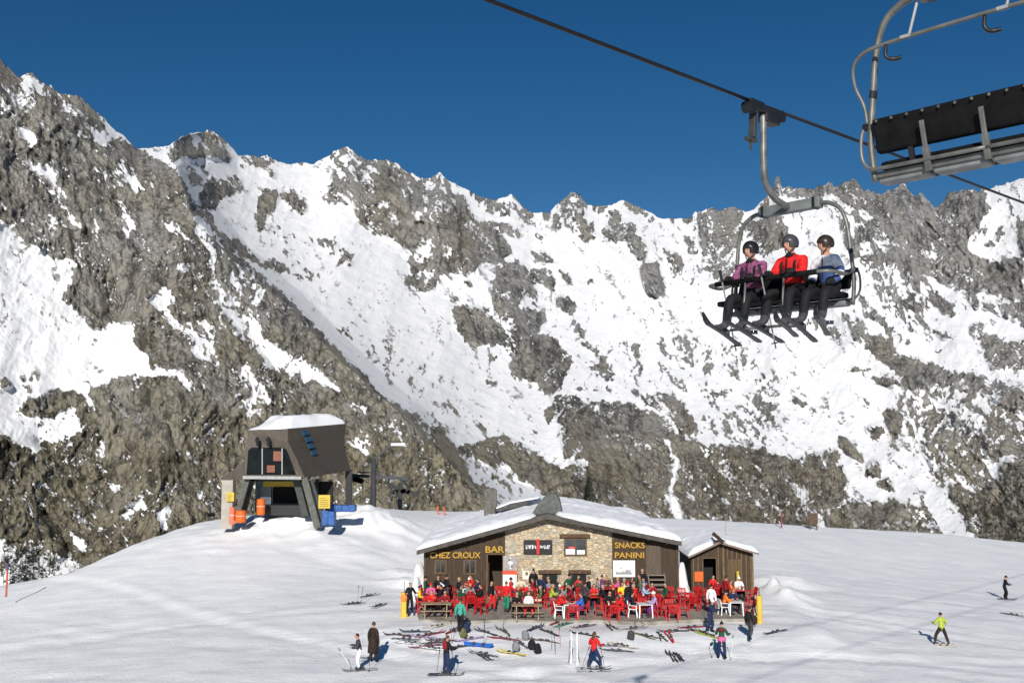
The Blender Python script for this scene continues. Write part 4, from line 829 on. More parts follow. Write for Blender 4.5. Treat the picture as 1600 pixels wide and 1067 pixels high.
for x in list(np.arange(x0 + .15, d0 - .05, .3)) + list(np.arange(d1 + .15, x1 - .1, .3)): mb.bbox((x - .025, SYD - .03, GZ0), (x + .025, SYD - .002, sroof(x) - .12))
for x in (P(1130.5, 900, SYD).x, P(1176, 900, SYD).x): mb.bbox((x - .06, SYD - .07, GZ0), (x + .06, SYD - .002, sroof(x) - .1))
sb(mb, 'board_battens', [mat('ochre_battens', (.16, .10, .045), .75, .3, 4)])
mb = MB(); a = P(1137, 912, SYD); b = P(1158, 873, SYD); mb.bbox((a.x, SYD - .055, a.z), (b.x, SYD - .031, b.z)); sb(mb, 'shutter', [mat('warm_boards', (.10, .062, .03), .75, .35, 3, stretch=(8, 8, .4))])
mb = MB(); mb.bbox((d0 - .06, SYD - .05, GZ0), (d0, SYD - .002, dzt + .06)); mb.bbox((d1, SYD - .05, GZ0), (d1 + .06, SYD - .002, dzt + .06)); mb.bbox((d0, SYD - .05, dzt), (d1, SYD - .002, dzt + .06)); sb(mb, 'door', [WOODM])
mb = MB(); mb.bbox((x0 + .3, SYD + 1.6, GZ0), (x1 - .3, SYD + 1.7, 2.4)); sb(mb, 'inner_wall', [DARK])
mb = MB(); yf, yb = SYD - .6, SYD + 5.0
for A, B in ((sL, sA), (sA, sR)):
    mb.add([(A.x, yf, A.z), (B.x, yf, B.z), (B.x, yb, B.z), (A.x, yb, A.z), (A.x, yf, A.z + .13), (B.x, yf, B.z + .13), (B.x, yb, B.z + .13), (A.x, yb, A.z + .13)], [(0, 3, 2, 1), (4, 5, 6, 7), (0, 1, 5, 4), (2, 3, 7, 6), (0, 4, 7, 3), (1, 2, 6, 5)])
sro = sb(mb, 'roof', [mat('pinkish_roof_edge', (.21, .15, .125), .8, .3, 5)])
sxs = np.linspace(sL.x - .02, sR.x + .02, 70); sys_ = np.linspace(yf + .02, yb, 50); SX, SY = np.meshgrid(sxs, sys_)
rz_ = np.interp(SX, [sL.x, sA.x, sR.x], [sL.z, sA.z, sR.z]) + .13
edge = np.sqrt(np.clip(np.minimum(np.minimum(SX - sL.x + .02, sR.x + .02 - SX) / .4, np.minimum(SY - yf - .02, yb - SY) / .4), 0, 1))
SZ = rz_ + edge * (.34 + .25 * (fbm(SX / 1.3, SY / 1.3, 19, 3) - .5)) - .02
bare = sstep(.62, .4, np.hypot((SX - sA.x) * 1.2, (SY - yf - .3) * .55)); SZ = SZ * (1 - bare) + (rz_ - .05) * bare
link('snow_cover', grid_mesh('snow_cover', SX - sh.location.x, SY - sh.location.y, SZ - sh.location.z), sro, [ROOFSNOW])
mb = MB(); mb.bar((sA.x - .38, yf + .35, sA.z + .62), (sA.x + .18, yf - .1, sA.z + .1), .16, .2); sb(mb, 'ridge_board', [WOODD], sro)
ob, bw, bh = sign('orange_board', 1085, 1098.5, 892.5, 908, ORANGE, SYD - .03, 'square orange board on the shed wall left of its door')
# snow slid off between hut and shed
def snow_heap(name, cx, cy_, rx, ry, h, label, seed, rz=0, mats=None):
    xs = np.linspace(-1.25, 1.25, 46); X, Y = np.meshgrid(xs * rx, xs * ry); r = np.hypot(X / rx, Y / ry)
    Z = h * sstep(1.22, .1, r + .5 * (fbm(X / .8 + 9, Y / .8, seed, 3) - .5)) + .18 * (fbm(X / .35, Y / .35, seed + 3, 3) - .5) * sstep(1.25, .9, r) - .06
    c, s = math.cos(rz), math.sin(rz); Xr, Yr = X * c - Y * s, X * s + Y * c
    g = ground(Xr + cx, Yr + cy_)
    o = link(name, grid_mesh(name, Xr, Yr, Z + g - gz(cx, cy_)), None, [mats or SNOW]); o.location = (cx, cy_, gz(cx, cy_)); return tag(o, label, 'snow heap')
p = P(1067, 918, 64.6); snow_heap('snow_heap', p.x, 64.9, .55, 1.3, 2.1, 'tall white snow heap wedged between the long hut and the shed', 3)
p = G(653, 928); snow_heap('snow_heap', p.x, HY + 2.2, .62, 3.2, 1.95, 'snow bank piled against the left end wall of the hut', 9)
# ------------------------------------------------------------------ terrace
PAVE = mat('terrace_paving', (.27, .245, .205), .85, .35, 1.6, .02)
def T(px, py): return Pz(px, py, ZT)
tp = [T(652, 958), T(655, 966), T(705, 971), T(800, 967), T(860, 970), T(930, 968), T(1010, 971), T(1090, 967), T(1165, 966), T(1180, 952), T(1180, 932)]
tp = [(v.x, v.y) for v in tp] + [(x1 + .1, SYD + .1), (x0, SYD + .15), (xr + .1, HY + .2), (xl - .1, HY + .2), (T(652, 930).x, HY - 1)]
mb = MB(); n = len(tp); mb.add([(x, y, ZT) for x, y in tp] + [(x, y, ZT - .3) for x, y in tp], [tuple(range(n)), ] + [(i, i + n, (i + 1) % n + n, (i + 1) % n) for i in range(n)])
tag(mb.build('terrace', [PAVE]), kind='structure')
# ------------------------------------------------------------------ lift station on the knoll
SBROWN = mat('brown_cladding', (.066, .053, .040), .6, .22, 1.2, .012, bscale=.8, stretch=(6, 6, .3))
stn = empty('lift_station', P(440, 812, 81)[:]); tag(stn, 'brown lift station hood on splayed legs with snow on its roof', 'lift station')
def stb(mb, name, mats, parent=stn, smooth=False, bevel=0):
    o = stn.location; mb.v = [(v[0] - o.x, v[1] - o.y, v[2] - o.z) for v in mb.v]; return mb.build(name, mats, parent, smooth, bevel)
def solid(front, back):
    mb = MB(); n = len(front); mb.add(front + back, [tuple(range(n)), tuple(reversed(range(n, 2 * n)))] + [(i, i + n, (i + 1) % n + n, (i + 1) % n) for i in range(n)]); return mb
Y1, Y2 = 78.0, 86.0
fr = [P(379, 746, Y1), P(477, 747, Y1), P(466, 722, Y1), P(455, 700, Y1 + .1), P(450, 690, Y1 + .2), P(450, 669, Y1 + .6), P(388, 672, Y1 + .6), P(384, 700, Y1 + .2)]
bk_ = [P(440, 733, Y2), P(549, 735, Y2 - 1.2), P(542, 712, Y2 - 1), P(538, 700, Y2 - .9), P(538, 690, Y2 - .8), P(542, 661, Y2 - .6), P(420, 664, Y2), P(415, 700, Y2)]
stb(solid(fr, bk_), 'hood', [SBROWN], bevel=.06)
Yg = Y1 - .06
gl = [P(385, 741, Yg), P(462, 741, Yg), P(452, 715, Yg), P(447, 702, Yg + .1), P(441, 699, Yg + .12), P(393, 699, Yg + .12), P(388, 703, Yg + .1)]
cabin = stb(solid(gl, [v + Vector((0, .1, 0)) for v in gl]), 'cabin_window', [mat('cabin_glass', (.008, .011, .011), .7, .5, 1.2, spec=.05)])
mb = MB()
for px_, w_ in ((410, .12), (441, .12)): a, b = P(px_, 741, Yg - .03), P(px_, 700, Yg - .01); mb.bar(a, b, w_, .08)
stb(mb, 'mullions', [GREYP], stn)
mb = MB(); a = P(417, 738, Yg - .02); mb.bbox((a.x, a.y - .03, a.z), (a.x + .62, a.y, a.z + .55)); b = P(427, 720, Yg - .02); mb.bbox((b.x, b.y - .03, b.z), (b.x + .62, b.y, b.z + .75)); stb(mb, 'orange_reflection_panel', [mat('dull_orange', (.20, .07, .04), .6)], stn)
mb = MB(); a, b = P(380, 745.5, Yg - .2), P(471, 746.5, Yg - .2); mb.bar(a, b, .3, .24); stb(mb, 'sill_beam', [mat('pale_steel', (.30, .31, .30), .5, .2)], stn)
mb = MB()
for px_ in (404, 421): a, b = P(px_, 684, Y1 + .2), P(px_ + 1, 697, Y1); mb.tube([a + Vector((0, -.25, 0)), a + Vector((0, -.5, -.1)), b + Vector((0, -.45, 0))], [.10, .16, .07], 8)
stb(mb, 'floodlight', [BLACK], stn)
# blue slanted lettering marks down the side
bl = MB(); side = lambda u, v: fr[5].lerp(bk_[5], u).lerp(fr[2].lerp(bk_[2], u), v)
mt_ = mat('blue_sign', (.02, .06, .11), .5, .3, 6)
for i in range(4):
    v0 = .12 + i * .2; u0 = .20 + .022 * i
    a, b, c, d = side(u0, v0), side(u0 + .09, v0 - .02), side(u0 + .11, v0 + .12), side(u0 + .02, v0 + .14)
    nn = (b - a).cross(d - a).normalized(); nn = nn if nn.y < 0 else -nn; nn = nn * .05
    bl.add([a + nn * 2.2, b + nn * 2.2, c + nn * 2.2, d + nn * 2.2, a - nn, b - nn, c - nn, d - nn], [(0, 3, 2, 1), (4, 5, 6, 7), (0, 1, 5, 4), (1, 2, 6, 5), (2, 3, 7, 6), (3, 0, 4, 7)])
stb(bl, 'blue_lettering', [mt_], stn)
mb = MB(); mb.add([P(381, 722, Y1 + .3), P(381, 749, Y1 + .3), P(344, 750, Y1 + .3), P(346, 746, Y1 + .3)] + [v + Vector((.6, 4, 0)) for v in (P(381, 722, Y1 + .3), P(381, 749, Y1 + .3), P(344, 750, Y1 + .3), P(346, 746, Y1 + .3))], [(0, 3, 2, 1), (4, 5, 6, 7), (0, 1, 5, 4), (1, 2, 6, 5), (2, 3, 7, 6), (3, 0, 4, 7)]); stb(mb, 'side_roof', [SBROWN])
LEG = mat('grey_green_steel', (.085, .088, .072), .55, .35, 3); LEGD = mat('dark_green_steel', (.035, .042, .036), .55, .3, 3)
for (x0_, y0_, x1_, y1_, m_, w_) in ((386, 748, 368, 806, LEG, .42), (476, 746, 497, 818, LEG, .55), (484, 750, 505, 808, LEGD, .4), (392, 750, 377, 803, LEGD, .5), (463, 748, 478, 800, LEGD, .45)):
    mb = MB(); Yl = Y1 + (.3 if m_ is LEG else 1.2); mb.bar(P(x0_, y0_, Yl), P(x1_, y1_ + 6, Yl), w_, .5); stb(mb, 'leg', [m_])
mb = MB(); mb.bar(P(545, 733, 85), P(545, 800, 85), .5, .5); mb.bar(P(497, 748, 83), P(497, 795, 83), 1.2, .3); stb(mb, 'leg', [BLACK])
mb = MB(); a, b = P(411, 760, Y1 + 2.5), P(468, 752, Y1 + 2.5); mb.bbox((a.x, a.y, a.z), (b.x, a.y + .3, b.z)); stb(mb, 'yellow_beam', [mat('dull_yellow', (.42, .31, .03), .6)], stn)
mb = MB(); a, b = P(398, 800, Y1 + 3), P(424, 752, Y1 + 3); mb.bbox((a.x, a.y, a.z), (b.x, a.y + .4, b.z)); stb(mb, 'control_booth', [mat('booth_glass', (.10, .13, .15), .2, .5, 2)], stn)
mb = MB(); a, b = P(400, 797, Y1 + 1.5), P(478, 789, Y1 + 1.5); mb.bbox((a.x, a.y, a.z - .4), (b.x, a.y + 2.5, b.z)); stb(mb, 'loading_platform', [BLACK], stn)
mb = MB(); a, b = P(425, 800, Y1 + 5), P(520, 752, Y1 + 5); mb.bbox((a.x, a.y, a.z - .5), (b.x, a.y + .25, b.z)); stb(mb, 'shade_backing', [DARK], stn)  # near-black panel added to stand in for shade under the hood
mb = MB(); a, b = P(386, 752, Y1 + 1.2), P(470, 746, Y1 + 1.2); mb.bbox((a.x, a.y, a.z), (b.x, a.y + 4, b.z + .1)); stb(mb, 'floor_deck', [BLACK], stn)
# snow cap
c = P(492, 664, 82.2); mb = MB()
def capf(p): return Vector((p.x, p.y, max(p.z, -.15)))
ux = np.linspace(0, 1, 44); vx = np.linspace(0, 1, 30); U, V = np.meshgrid(ux, vx)
q00, q10, q01, q11 = fr[6], fr[5], bk_[6], bk_[5]
cor = [np.array(v) for v in (q00, q10, q01, q11)]
PTS = cor[0] * ((1 - U) * (1 - V))[..., None] + cor[1] * (U * (1 - V))[..., None] + cor[2] * ((1 - U) * V)[..., None] + cor[3] * (U * V)[..., None]
e_ = np.sqrt(np.clip(np.minimum(np.minimum(U, 1 - U) / .14, np.minimum(V, 1 - V) / .16), 0, 1))
th = e_ * (.16 + .62 * sstep(.15, .5, U * .5 + V * .6)) * (.75 + .5 * fbm(U * 5, V * 5, 3, 3))
link('snow_cover', grid_mesh('snow_cover', PTS[..., 0] - stn.location.x, PTS[..., 1] - stn.location.y, PTS[..., 2] + .07 * e_ + th - stn.location.z - .03), stn, [ROOFSNOW])
# things round the station
pl = MB(); a, b = P(345, 822, 77.5), P(364, 750, 77.5); pl.bbox((a.x, 77.5, a.z - .2), (b.x, 78.3, b.z)); po = pl.build('concrete_pillar', [mat('pale_concrete', (.36, .33, .28), .8, .15, 2)]); tag(po, 'tall pale concrete pillar at the left end of the lift station', 'pillar')
def panel_sign(x0, x1, y0, y1, Y, label, postto=None, rows=5):
    a, b = P(x0, y1, Y), P(x1, y0, Y); e = empty('yellow_sign', ((a.x + b.x) / 2, Y, a.z)); tag(e, label, 'sign')
    mb = MB(); mb.bbox((-(b.x - a.x) / 2, -.03, 0), ((b.x - a.x) / 2, .03, b.z - a.z)); mb.build('panel', [YELLOW], e)
    mb = MB(); rng = random.Random(x0)
    for i in range(rows): z = (b.z - a.z) * (.15 + .72 * i / rows); mb.bbox((-(b.x - a.x) * .38, -.037, z), ((b.x - a.x) * rng.uniform(.1, .38), -.031, z + (b.z - a.z) * .05))
    mb.build('printed_lines', [mat('sign_print', (.22, .15, .03), .6)], e)
    if postto:
        mb = MB(); mb.tube([(0, .06, (b.z - a.z) * .8), (0, .06, P(x0, postto, Y).z - a.z)], .05, 8); mb.build('post', [GREYP], e)
panel_sign(354, 366, 769, 783, 77.3, 'yellow notice fixed to the pale concrete pillar'); panel_sign(497.5, 516, 773, 794, 76.8, 'yellow notice on a post in front of the lift station', 812)
def pad(name, px, y0, y1, r, Y, m, label, cat):
    a, b = P(px, y1, Y), P(px, y0, Y); mb = MB(); h = b.z - a.z
    mb.tube([(0, 0, -.15), (0, 0, .02), (0, 0, h * .5), (0, 0, h - .04), (0, 0, h)], [r * .96, r, r * 1.03, r, r * .8], 14); o = mb.build(name, [m], smooth=False, bevel=.02); o.location = a
    mb = MB(); mb.tube([(0, 0, h * .45), (0, 0, h * .5)], r * 1.06, 14); mb.build('strap', [mat('white_band', (.6, .5, .42), .6)], o)
    return tag(o, label, cat)
pad('orange_crash_pad', 407.5, 779, 801, .32, 78.0, ORANGE, 'tall orange crash pad standing under the station hood', 'crash pad'); pad('orange_crash_pad', 376, 797, 813, .40, 77.0, ORANGE, 'squat orange crash pad at the foot of the left leg', 'crash pad'); pad('orange_crash_pad', 362.5, 792, 816, .2, 77.0, mat('salmon_pad', (.70, .16, .09), .6), 'slim salmon red crash pad against the concrete pillar', 'crash pad')
BLUE = mat('blue_tarp', (.022, .085, .27), .5, .3, 3, .02)
for (a, b, c_, d, lab) in (((504, 818), (524, 797), 77.0, .8, 'blue padded mat on end, right of the station leg'), ((515, 797), (556, 788), 78.5, .8, 'long blue padded mat lying on the snow mound')):
    p0, p1 = P(a[0], a[1], c_), P(b[0], b[1], c_); e = empty('blue_mat', ((p0.x + p1.x) / 2, c_, p0.z)); tag(e, lab, 'mat')
    W_, H_ = p1.x - p0.x, p1.z - p0.z; n = max(1, round(W_ / .55))
    for i in range(n):
        mb = MB(); mb.bbox((-W_ / 2 + W_ * i / n - .02, -.4 - .03 * (i % 2), -.1), (-W_ / 2 + W_ * (i + 1) / n + .02, .4 + .03 * (i % 2), H_ * (1 - .06 * (i % 3)))); mb.build('pad', [BLUE], e, bevel=.08)
# lift towers behind
STEEL = mat('tower_steel', (.045, .048, .052), .5, .2, 2, metal=.2)
tw = empty('lift_tower', P(583, 800, 95)[:]); tag(tw, 'dark steel lift tower with slanted arm behind the station', 'lift tower')
def twb(mb, name, m): 
    o = tw.location; mb.v = [(v[0] - o.x, v[1] - o.y, v[2] - o.z) for v in mb.v]; return mb.build(name, [m], tw)
mb = MB(); mb.tube([P(583, 802, 95), P(584, 716, 95)], [.30, .24], 10); twb(mb, 'mast', STEEL)
mb = MB(); mb.bar(P(582, 720, 95), P(617, 689, 95), .2, .2); twb(mb, 'slanted_arm', STEEL)
mb = MB(); mb.bar(P(546, 742, 95), P(638, 748, 95), .24, .3); mb.bar(P(560, 738, 95), P(600, 738, 95), .2, .14); twb(mb, 'crossarm', STEEL)
mb = MB(); a, b = P(612, 696, 95), P(634, 693, 95); mb.bbox((a.x, 94.4, a.z), (b.x, 95.8, b.z + .05)); twb(mb, 'snowy_catwalk', WHITE)
for (xa, ya, xb, yb) in ((553, 746, 566, 750), (606, 757, 654, 772), (609, 768, 640, 765)):
    mb = MB(); A, B = P(xa, ya, 94.5), P(xb, yb, 94.5); mb.bar(A, B, .25, .28)
    for i in range(5): c = A.lerp(B, (i + .5) / 5); mb.tube([c + Vector((0, -.18, -.1)), c + Vector((0, .18, -.1))], .26, 10)
    twb(mb, 'sheave_train', BLACK)
mb = MB(); mb.bar(P(625, 748, 95), P(640, 762, 94.6), .2, .2); twb(mb, 'hanger_bracket', STEEL)
t2 = MB(); a = P(625, 800, 98); t2.tube([(0, 0, -.5), (0, 0, 2.0), (0, 0, 2.1), (0, 0, 2.5)], [.22, .22, .34, .34], 10); o = t2.build('short_mast', [STEEL]); o.location = a; tag(o, 'short dark mast behind the snow mound right of the tower', 'mast')
# fir behind the hut roof
def fir_tree(px, py, Y, h, label, seed, lean=0):
    a = P(px, py, Y); base = a.z; e = empty('fir_tree', (a.x, Y, base)); tag(e, label, 'tree', None); rng = random.Random(seed)
    mb = MB(); mb.tube([(0, 0, -2), (0, 0, h * .5), (0, 0, h)], [.13, .09, .02], 7); mb.build('trunk', [fir[1]], e)
    mb = MB()
    for i in range(420):
        f = rng.random() ** .8; z = h * (.08 + .9 * f); a_ = rng.uniform(0, 6.283); L_ = h * .26 * (1.08 - f) * rng.uniform(.35, 1.1) + .1
        p0 = Vector((math.cos(a_) * L_ * .45, math.sin(a_) * L_ * .45, z + .02)); p1 = Vector((math.cos(a_) * L_, math.sin(a_) * L_, z - .25 * L_)); s = Vector((-math.sin(a_), math.cos(a_), 0)) * L_ * .2
        mb.add([p0, p0.lerp(p1, .6) + s, p1, p0.lerp(p1, .6) - s - Vector((0, 0, .08))], [(0, 1, 2), (0, 2, 3)], rng.randint(0, 1))
    mb.build('crown', [fir[0], fir[2]], e)
fir_tree(921, 792, 84, 2.6, 'dark fir top rising behind the right half of the snowy hut roof', 5)
# posts along the crest and round the terrace
def post(name, px, y0, y1, Y, r, m, label, cat='pole', top=None):
    a, b = P(px, y1, Y), P(px, y0, Y); mb = MB(); h = b.z - a.z; mb.tube([(0, 0, -.4), (0, 0, h * .5), (0, 0, h)], r, 10); o = mb.build(name, [m]); o.location = a; tag(o, label, cat)
    if top: top(o, h)
    return o
g = G(632.5, 961)
def cap_orange(o, h): 
    mb = MB(); mb.sph((0, -.1, h * .78), (.2, .16, .28), 12, 8); mb.build('orange_bag', [mat('orange_bag', (.75, .22, .03), .6)], o)
    mb = MB(); mb.tube([(0, 0, h), (0, 0, h + .6)], .025, 6); mb.build('tip', [GREYP], o)
post('yellow_padded_post', 631.5, 925, 962, g.y, .20, mat('yellow_pad', (.66, .43, .05), .6, .15, 6), 'yellow padded post with orange bag at the left corner of the terrace', 'padded post', cap_orange)
g = G(1187, 972)
post('yellow_padded_post', 1187, 930, 972, g.y, .15, MATS['yellow_pad'], 'slim yellow padded post at the right corner of the terrace', 'padded post', lambda o, h: MB().tube([(0, 0, h), (0, 0, h + .4)], .03, 6).build('tip', [WOODM], o))
post('yellow_post', 1153, 892, 915, SYD - .5, .09, YELLOW, 'thin yellow pole leaning by the right half of the shed front')
c = 100
post('red_marker_pole', 1221, 799, 818, 103, .07, mat('dull_red', (.22, .04, .035), .6), 'dull red marker pole on the crest behind the shed'); post('marker_pole', 1134, 812, 840, 85, .03, GREYP, 'thin grey marker pole rising above the shed roof')
post('piste_marker', 10, 890, 922, 63, .06, mat('piste_orange', (.45, .10, .05), .6), 'orange piste pole with dark top at the far left edge', 'pole', lambda o, h: MB().tube([(0, 0, h), (0, 0, h + .4)], .08, 8).build('dark_top', [mat('violet_top', (.08, .05, .14), .6)], o))
e = empty('wooden_signpost', P(1271, 824, 104)[:]); tag(e, 'brown wooden signboard on the snow crest to the right of the shed', 'signboard')
k = 104 / FPX; mb = MB(); mb.bbox((-7 * k, -.06, 6 * k), (7 * k, .06, 22 * k)); mb.build('board', [mat('brown_board', (.085, .052, .034), .8)], e); mb = MB()
for x in (-5 * k, 5 * k): mb.bbox((x - .07, -.05, -1), (x + .07, .05, 6 * k))
mb.build('legs', [WOODM], e)
for i, (x, y) in enumerate(((684, 800), (694, 800))):
    post('orange_piste_pole', x, 790 + 2 * i, 803, 95, .07, ORANGE, ['short orange pole on the crest left of the hut roof', 'second short orange pole, nearer the hut roof'][i])
# ------------------------------------------------------------------ people
def skin_mesh(nodes, edges, sub=1):
    me = bpy.data.meshes.new('skeleton'); names = list(nodes)
    me.from_pydata([nodes[n][0] for n in names], [(names.index(a), names.index(b)) for a, b in edges], [])
    o = bpy.data.objects.new('skeleton', me); COL.objects.link(o)
    m = o.modifiers.new('skin', 'SKIN'); m.use_smooth_shade = True; m.branch_smoothing = .4
    for i, n in enumerate(names):
        r = nodes[n][1]; d = me.skin_vertices[0].data[i]
        d.radius = r if isinstance(r, tuple) else (r, r); d.use_root = (n == 'pelvis')
    s = o.modifiers.new('sub', 'SUBSURF'); s.levels = sub; s.render_levels = sub
    bpy.context.view_layer.update()
    out = bpy.data.meshes.new_from_object(o.evaluated_get(bpy.context.evaluated_depsgraph_get()))
    bpy.data.objects.remove(o); bpy.data.meshes.remove(me); return out
V3 = Vector
def build_pose(kind, lean=0.0, arms='table', yaw=0.0, detail=False, spread=.1, stride=0.0, seat=.47, yoke=False):
    """one continuous body facing -Y; slots: jacket, trousers, boots, hands, skin, eyes, mouth"""
    N = {}; E = []
    sit = kind in ('sit', 'lift')
    ph = seat + .09 if sit else .93 - (.06 if kind == 'ski' else 0)
    py_ = 0.0
    fwd = V3((0, -1, 0)); up = V3((math.sin(0), -math.sin(lean), math.cos(lean)))
    pel = V3((0, py_, ph))
    def tor(h): return pel + up * h
    N['pelvis'] = (pel, (.165, .135)); N['waist'] = (tor(.17), (.165, .135)); N['chest'] = (tor(.36), (.185, .145)); N['upper'] = (tor(.47), (.135, .115)); N['neck'] = (tor(.545), .085); N['skull'] = (tor(.60) + V3((0, -.015, 0)), .062)
    E += [('pelvis', 'waist'), ('waist', 'chest'), ('chest', 'upper'), ('upper', 'neck'), ('neck', 'skull')]
    hands = {}
    for s, q in ((-1, 'a'), (1, 'b')):
        sh = tor(.465) + V3((s * .185, 0, 0))
        if arms == 'table': el = sh + V3((s * .06, -.10, -.25)); wr = el + V3((-s * .10, -.23, .05))
        elif arms == 'cup': el = sh + V3((s * .05, -.14, -.23)); wr = el + (V3((-s * .10, -.18, .17)) if s > 0 else V3((.10, -.23, .03)))
        elif arms == 'lap': el = sh + V3((s * .05, -.02, -.27)); wr = el + V3((-s * .09, -.20, -.10))
        elif arms == 'bar': el = sh + V3((s * .05, -.13, -.23)); wr = el + V3((-s * .06, -.24, .00))
        elif arms == 'poles': el = sh + V3((s * .10, -.04, -.26)); wr = el + V3((s * .03, -.21, .03))
        elif arms == 'hips': el = sh + V3((s * .17, .06, -.22)); wr = el + V3((-s * .13, -.12, -.14))
        else: el = sh + V3((s * .06, .02, -.28)); wr = el + V3((s * .015, -.06, -.24))
        d = (wr - el).normalized(); hd = wr + d * .07
        N['sh' + q] = (sh, .095); N['el' + q] = (el, .074); N['wr' + q] = (wr, .056); N['hd' + q] = (hd, .036)
        E += [('upper', 'sh' + q), ('sh' + q, 'el' + q), ('el' + q, 'wr' + q), ('wr' + q, 'hd' + q)]; hands[q] = (hd, d, s)
        hip = pel + V3((s * .095, -.01, -.03))
        if kind == 'sit': kn = hip + V3((s * spread * .5, -.42, .0)); an = V3((kn.x + s * .02, kn.y + .02 + s * stride, .10))
        elif kind == 'lift': kn = hip + V3((s * spread * .5, -.42, -.02)); an = kn + V3((0, -.10, -.41))
        elif kind == 'ski': kn = V3((s * (.10 + spread * .6), -.13, .50)); an = V3((s * (.09 + spread), -.02, .11))
        elif kind == 'walk': kn = V3((s * .10, -.10 - s * stride * .5, .50)); an = V3((s * .10, .03 - s * stride, .11 + (.07 if s < 0 else 0)))
        else: kn = V3((s * (.10 + spread * .3), -.025, .50)); an = V3((s * (.10 + spread * .6), .02, .10))
        toe = an + V3((s * .03, -.17, -.045)); heel = an + V3((0, .03, -.05))
        N['hip' + q] = (hip, .112); N['kn' + q] = (kn, .086); N['an' + q] = (an, .070); N['toe' + q] = (toe, .045)
        E += [('pelvis', 'hip' + q), ('hip' + q, 'kn' + q), ('kn' + q, 'an' + q), ('an' + q, 'toe' + q)]
    me = skin_mesh({k: (tuple(v[0]), v[1]) for k, v in N.items()}, E, 1)
    segmat = []
    for a, b in E:
        k = a[:2] + b[:2]
        mi = 0
        if a.startswith('hip') : mi = 1
        elif a.startswith('kn'): mi = 1
        elif a.startswith('an'): mi = 2
        elif a.startswith('wr'): mi = 3
        elif b == 'skull': mi = 4
        elif a == 'pelvis' and b.startswith('hip'): mi = 1
        segmat.append((np.array(N[a][0]), np.array(N[b][0]), mi))
    nf = len(me.polygons); cen = np.empty(nf * 3); me.polygons.foreach_get('center', cen); cen = cen.reshape(-1, 3)
    best = np.full(nf, 1e9); mi = np.zeros(nf, np.int32)
    for a, b, m in segmat:
        ab = b - a; t = np.clip(((cen - a) @ ab) / (ab @ ab), 0, 1); d = np.linalg.norm(cen - a - t[:, None] * ab, axis=1)
        if m == 1 and np.allclose(a, np.array(pel)): d = d + .05
        s = d < best; best[s] = d[s]; mi[s] = m
    # boot cuff
    for q in 'ab':
        an = np.array(N['an' + q][0]); kn = np.array(N['kn' + q][0]); mi[(np.linalg.norm(cen - an, axis=1) < .12)] = 2
    if yoke:
        for q in 'ab':
            for n_ in ('sh', 'el'): mi[(np.linalg.norm(cen - np.array(N[n_ + q][0]), axis=1) < (.15 if n_ == 'sh' else .10)) & (mi == 0)] = 7
        mi[(np.abs(cen - np.array(N['upper'][0])).max(1) < .09) & (mi == 0)] = 7
    me.polygons.foreach_set('material_index', mi)
    bm = bmesh.new(); bm.from_mesh(me)
    ex = MB(); hc = N['skull'][0] + V3((0, -.012, .088))
    def hf(p):
        w_ = 1 - .22 * max(0, -p.z) - (.06 * max(0, p.z - .6)); y = p.y * (1 - .10 * max(0, -p.z))
        if p.y < 0 and -.75 < p.z < -.1: y -= .03
        return V3((p.x * w_, y, p.z))
    ex.sph((0, 0, 0), (.076, .098, .118), 14, 10, 4, -1, hf)
    ex.add([(-.012, -.092, .015), (.012, -.092, .015), (.019, -.094, -.028), (-.019, -.094, -.028), (0, -.121, -.022), (0, -.10, .02)], [(0, 3, 4, 5), (5, 4, 2, 1), (3, 2, 4)], 4)
    for s in (-1, 1):
        ex.sph((s * .030, -.087, .012), (.013, .010, .009), 8, 6, 5); ex.sph((s * .077, .008, -.01), (.011, .022, .032), 8, 6, 4)
    ex.box((0, -.0885, -.058), (.044, .012, .011), 6)
    rot = Matrix.Rotation(yaw, 3, 'Z') @ Matrix.Rotation(lean * .35, 3, 'X')
    ex.v = [tuple(hc + rot @ V3(v)) for v in ex.v]
    for q, (hd, d, s) in hands.items():
        side = d.cross(V3((0, 0, 1)))
        if side.length < .2: side = V3((0, 1, 0)) if abs(d.y) < .8 else V3((1, 0, 0))
        side.normalize(); nrm = side.cross(d).normalized(); inn = V3((-s, 0, 0)); th = side if side.dot(inn) > 0 else -side
        for i, L_ in enumerate((.058, .070, .066, .050)):
            b = hd + d * .012 - th * (-.027 + .018 * i); m1 = b + d * L_ * .55 - nrm * .008; m2 = m1 + (d * .5 - nrm * .85).normalized() * L_ * .5
            ex.tube([b, m1, m2], [.0115, .0105, .008], 6, 3)
        b = hd - d * .035 + th * .028; ex.tube([b, b + (th * .7 + d * .7) * .035, b + (th * .35 + d * .9 - nrm * .3) * .065], [.013, .012, .009], 6, 3)
    base = len(bm.verts); vs = [bm.verts.new(v) for v in ex.v]
    for f, m in zip(ex.f, ex.m):
        try: fc = bm.faces.new([vs[i] for i in f]); fc.material_index = m; fc.smooth = True
        except ValueError: pass
    bm.to_mesh(me); bm.free(); me.name = 'body_' + kind
    for i in range(8 if yoke else 7): me.materials.append(None)
    return dict(mesh=me, head=hc, rot=rot, N=N, up=up)
POSES = {}
def pose(*a, **k):
    key = (a, tuple(sorted(k.items())))
    if key not in POSES: POSES[key] = build_pose(*a, **k)
    return POSES[key]
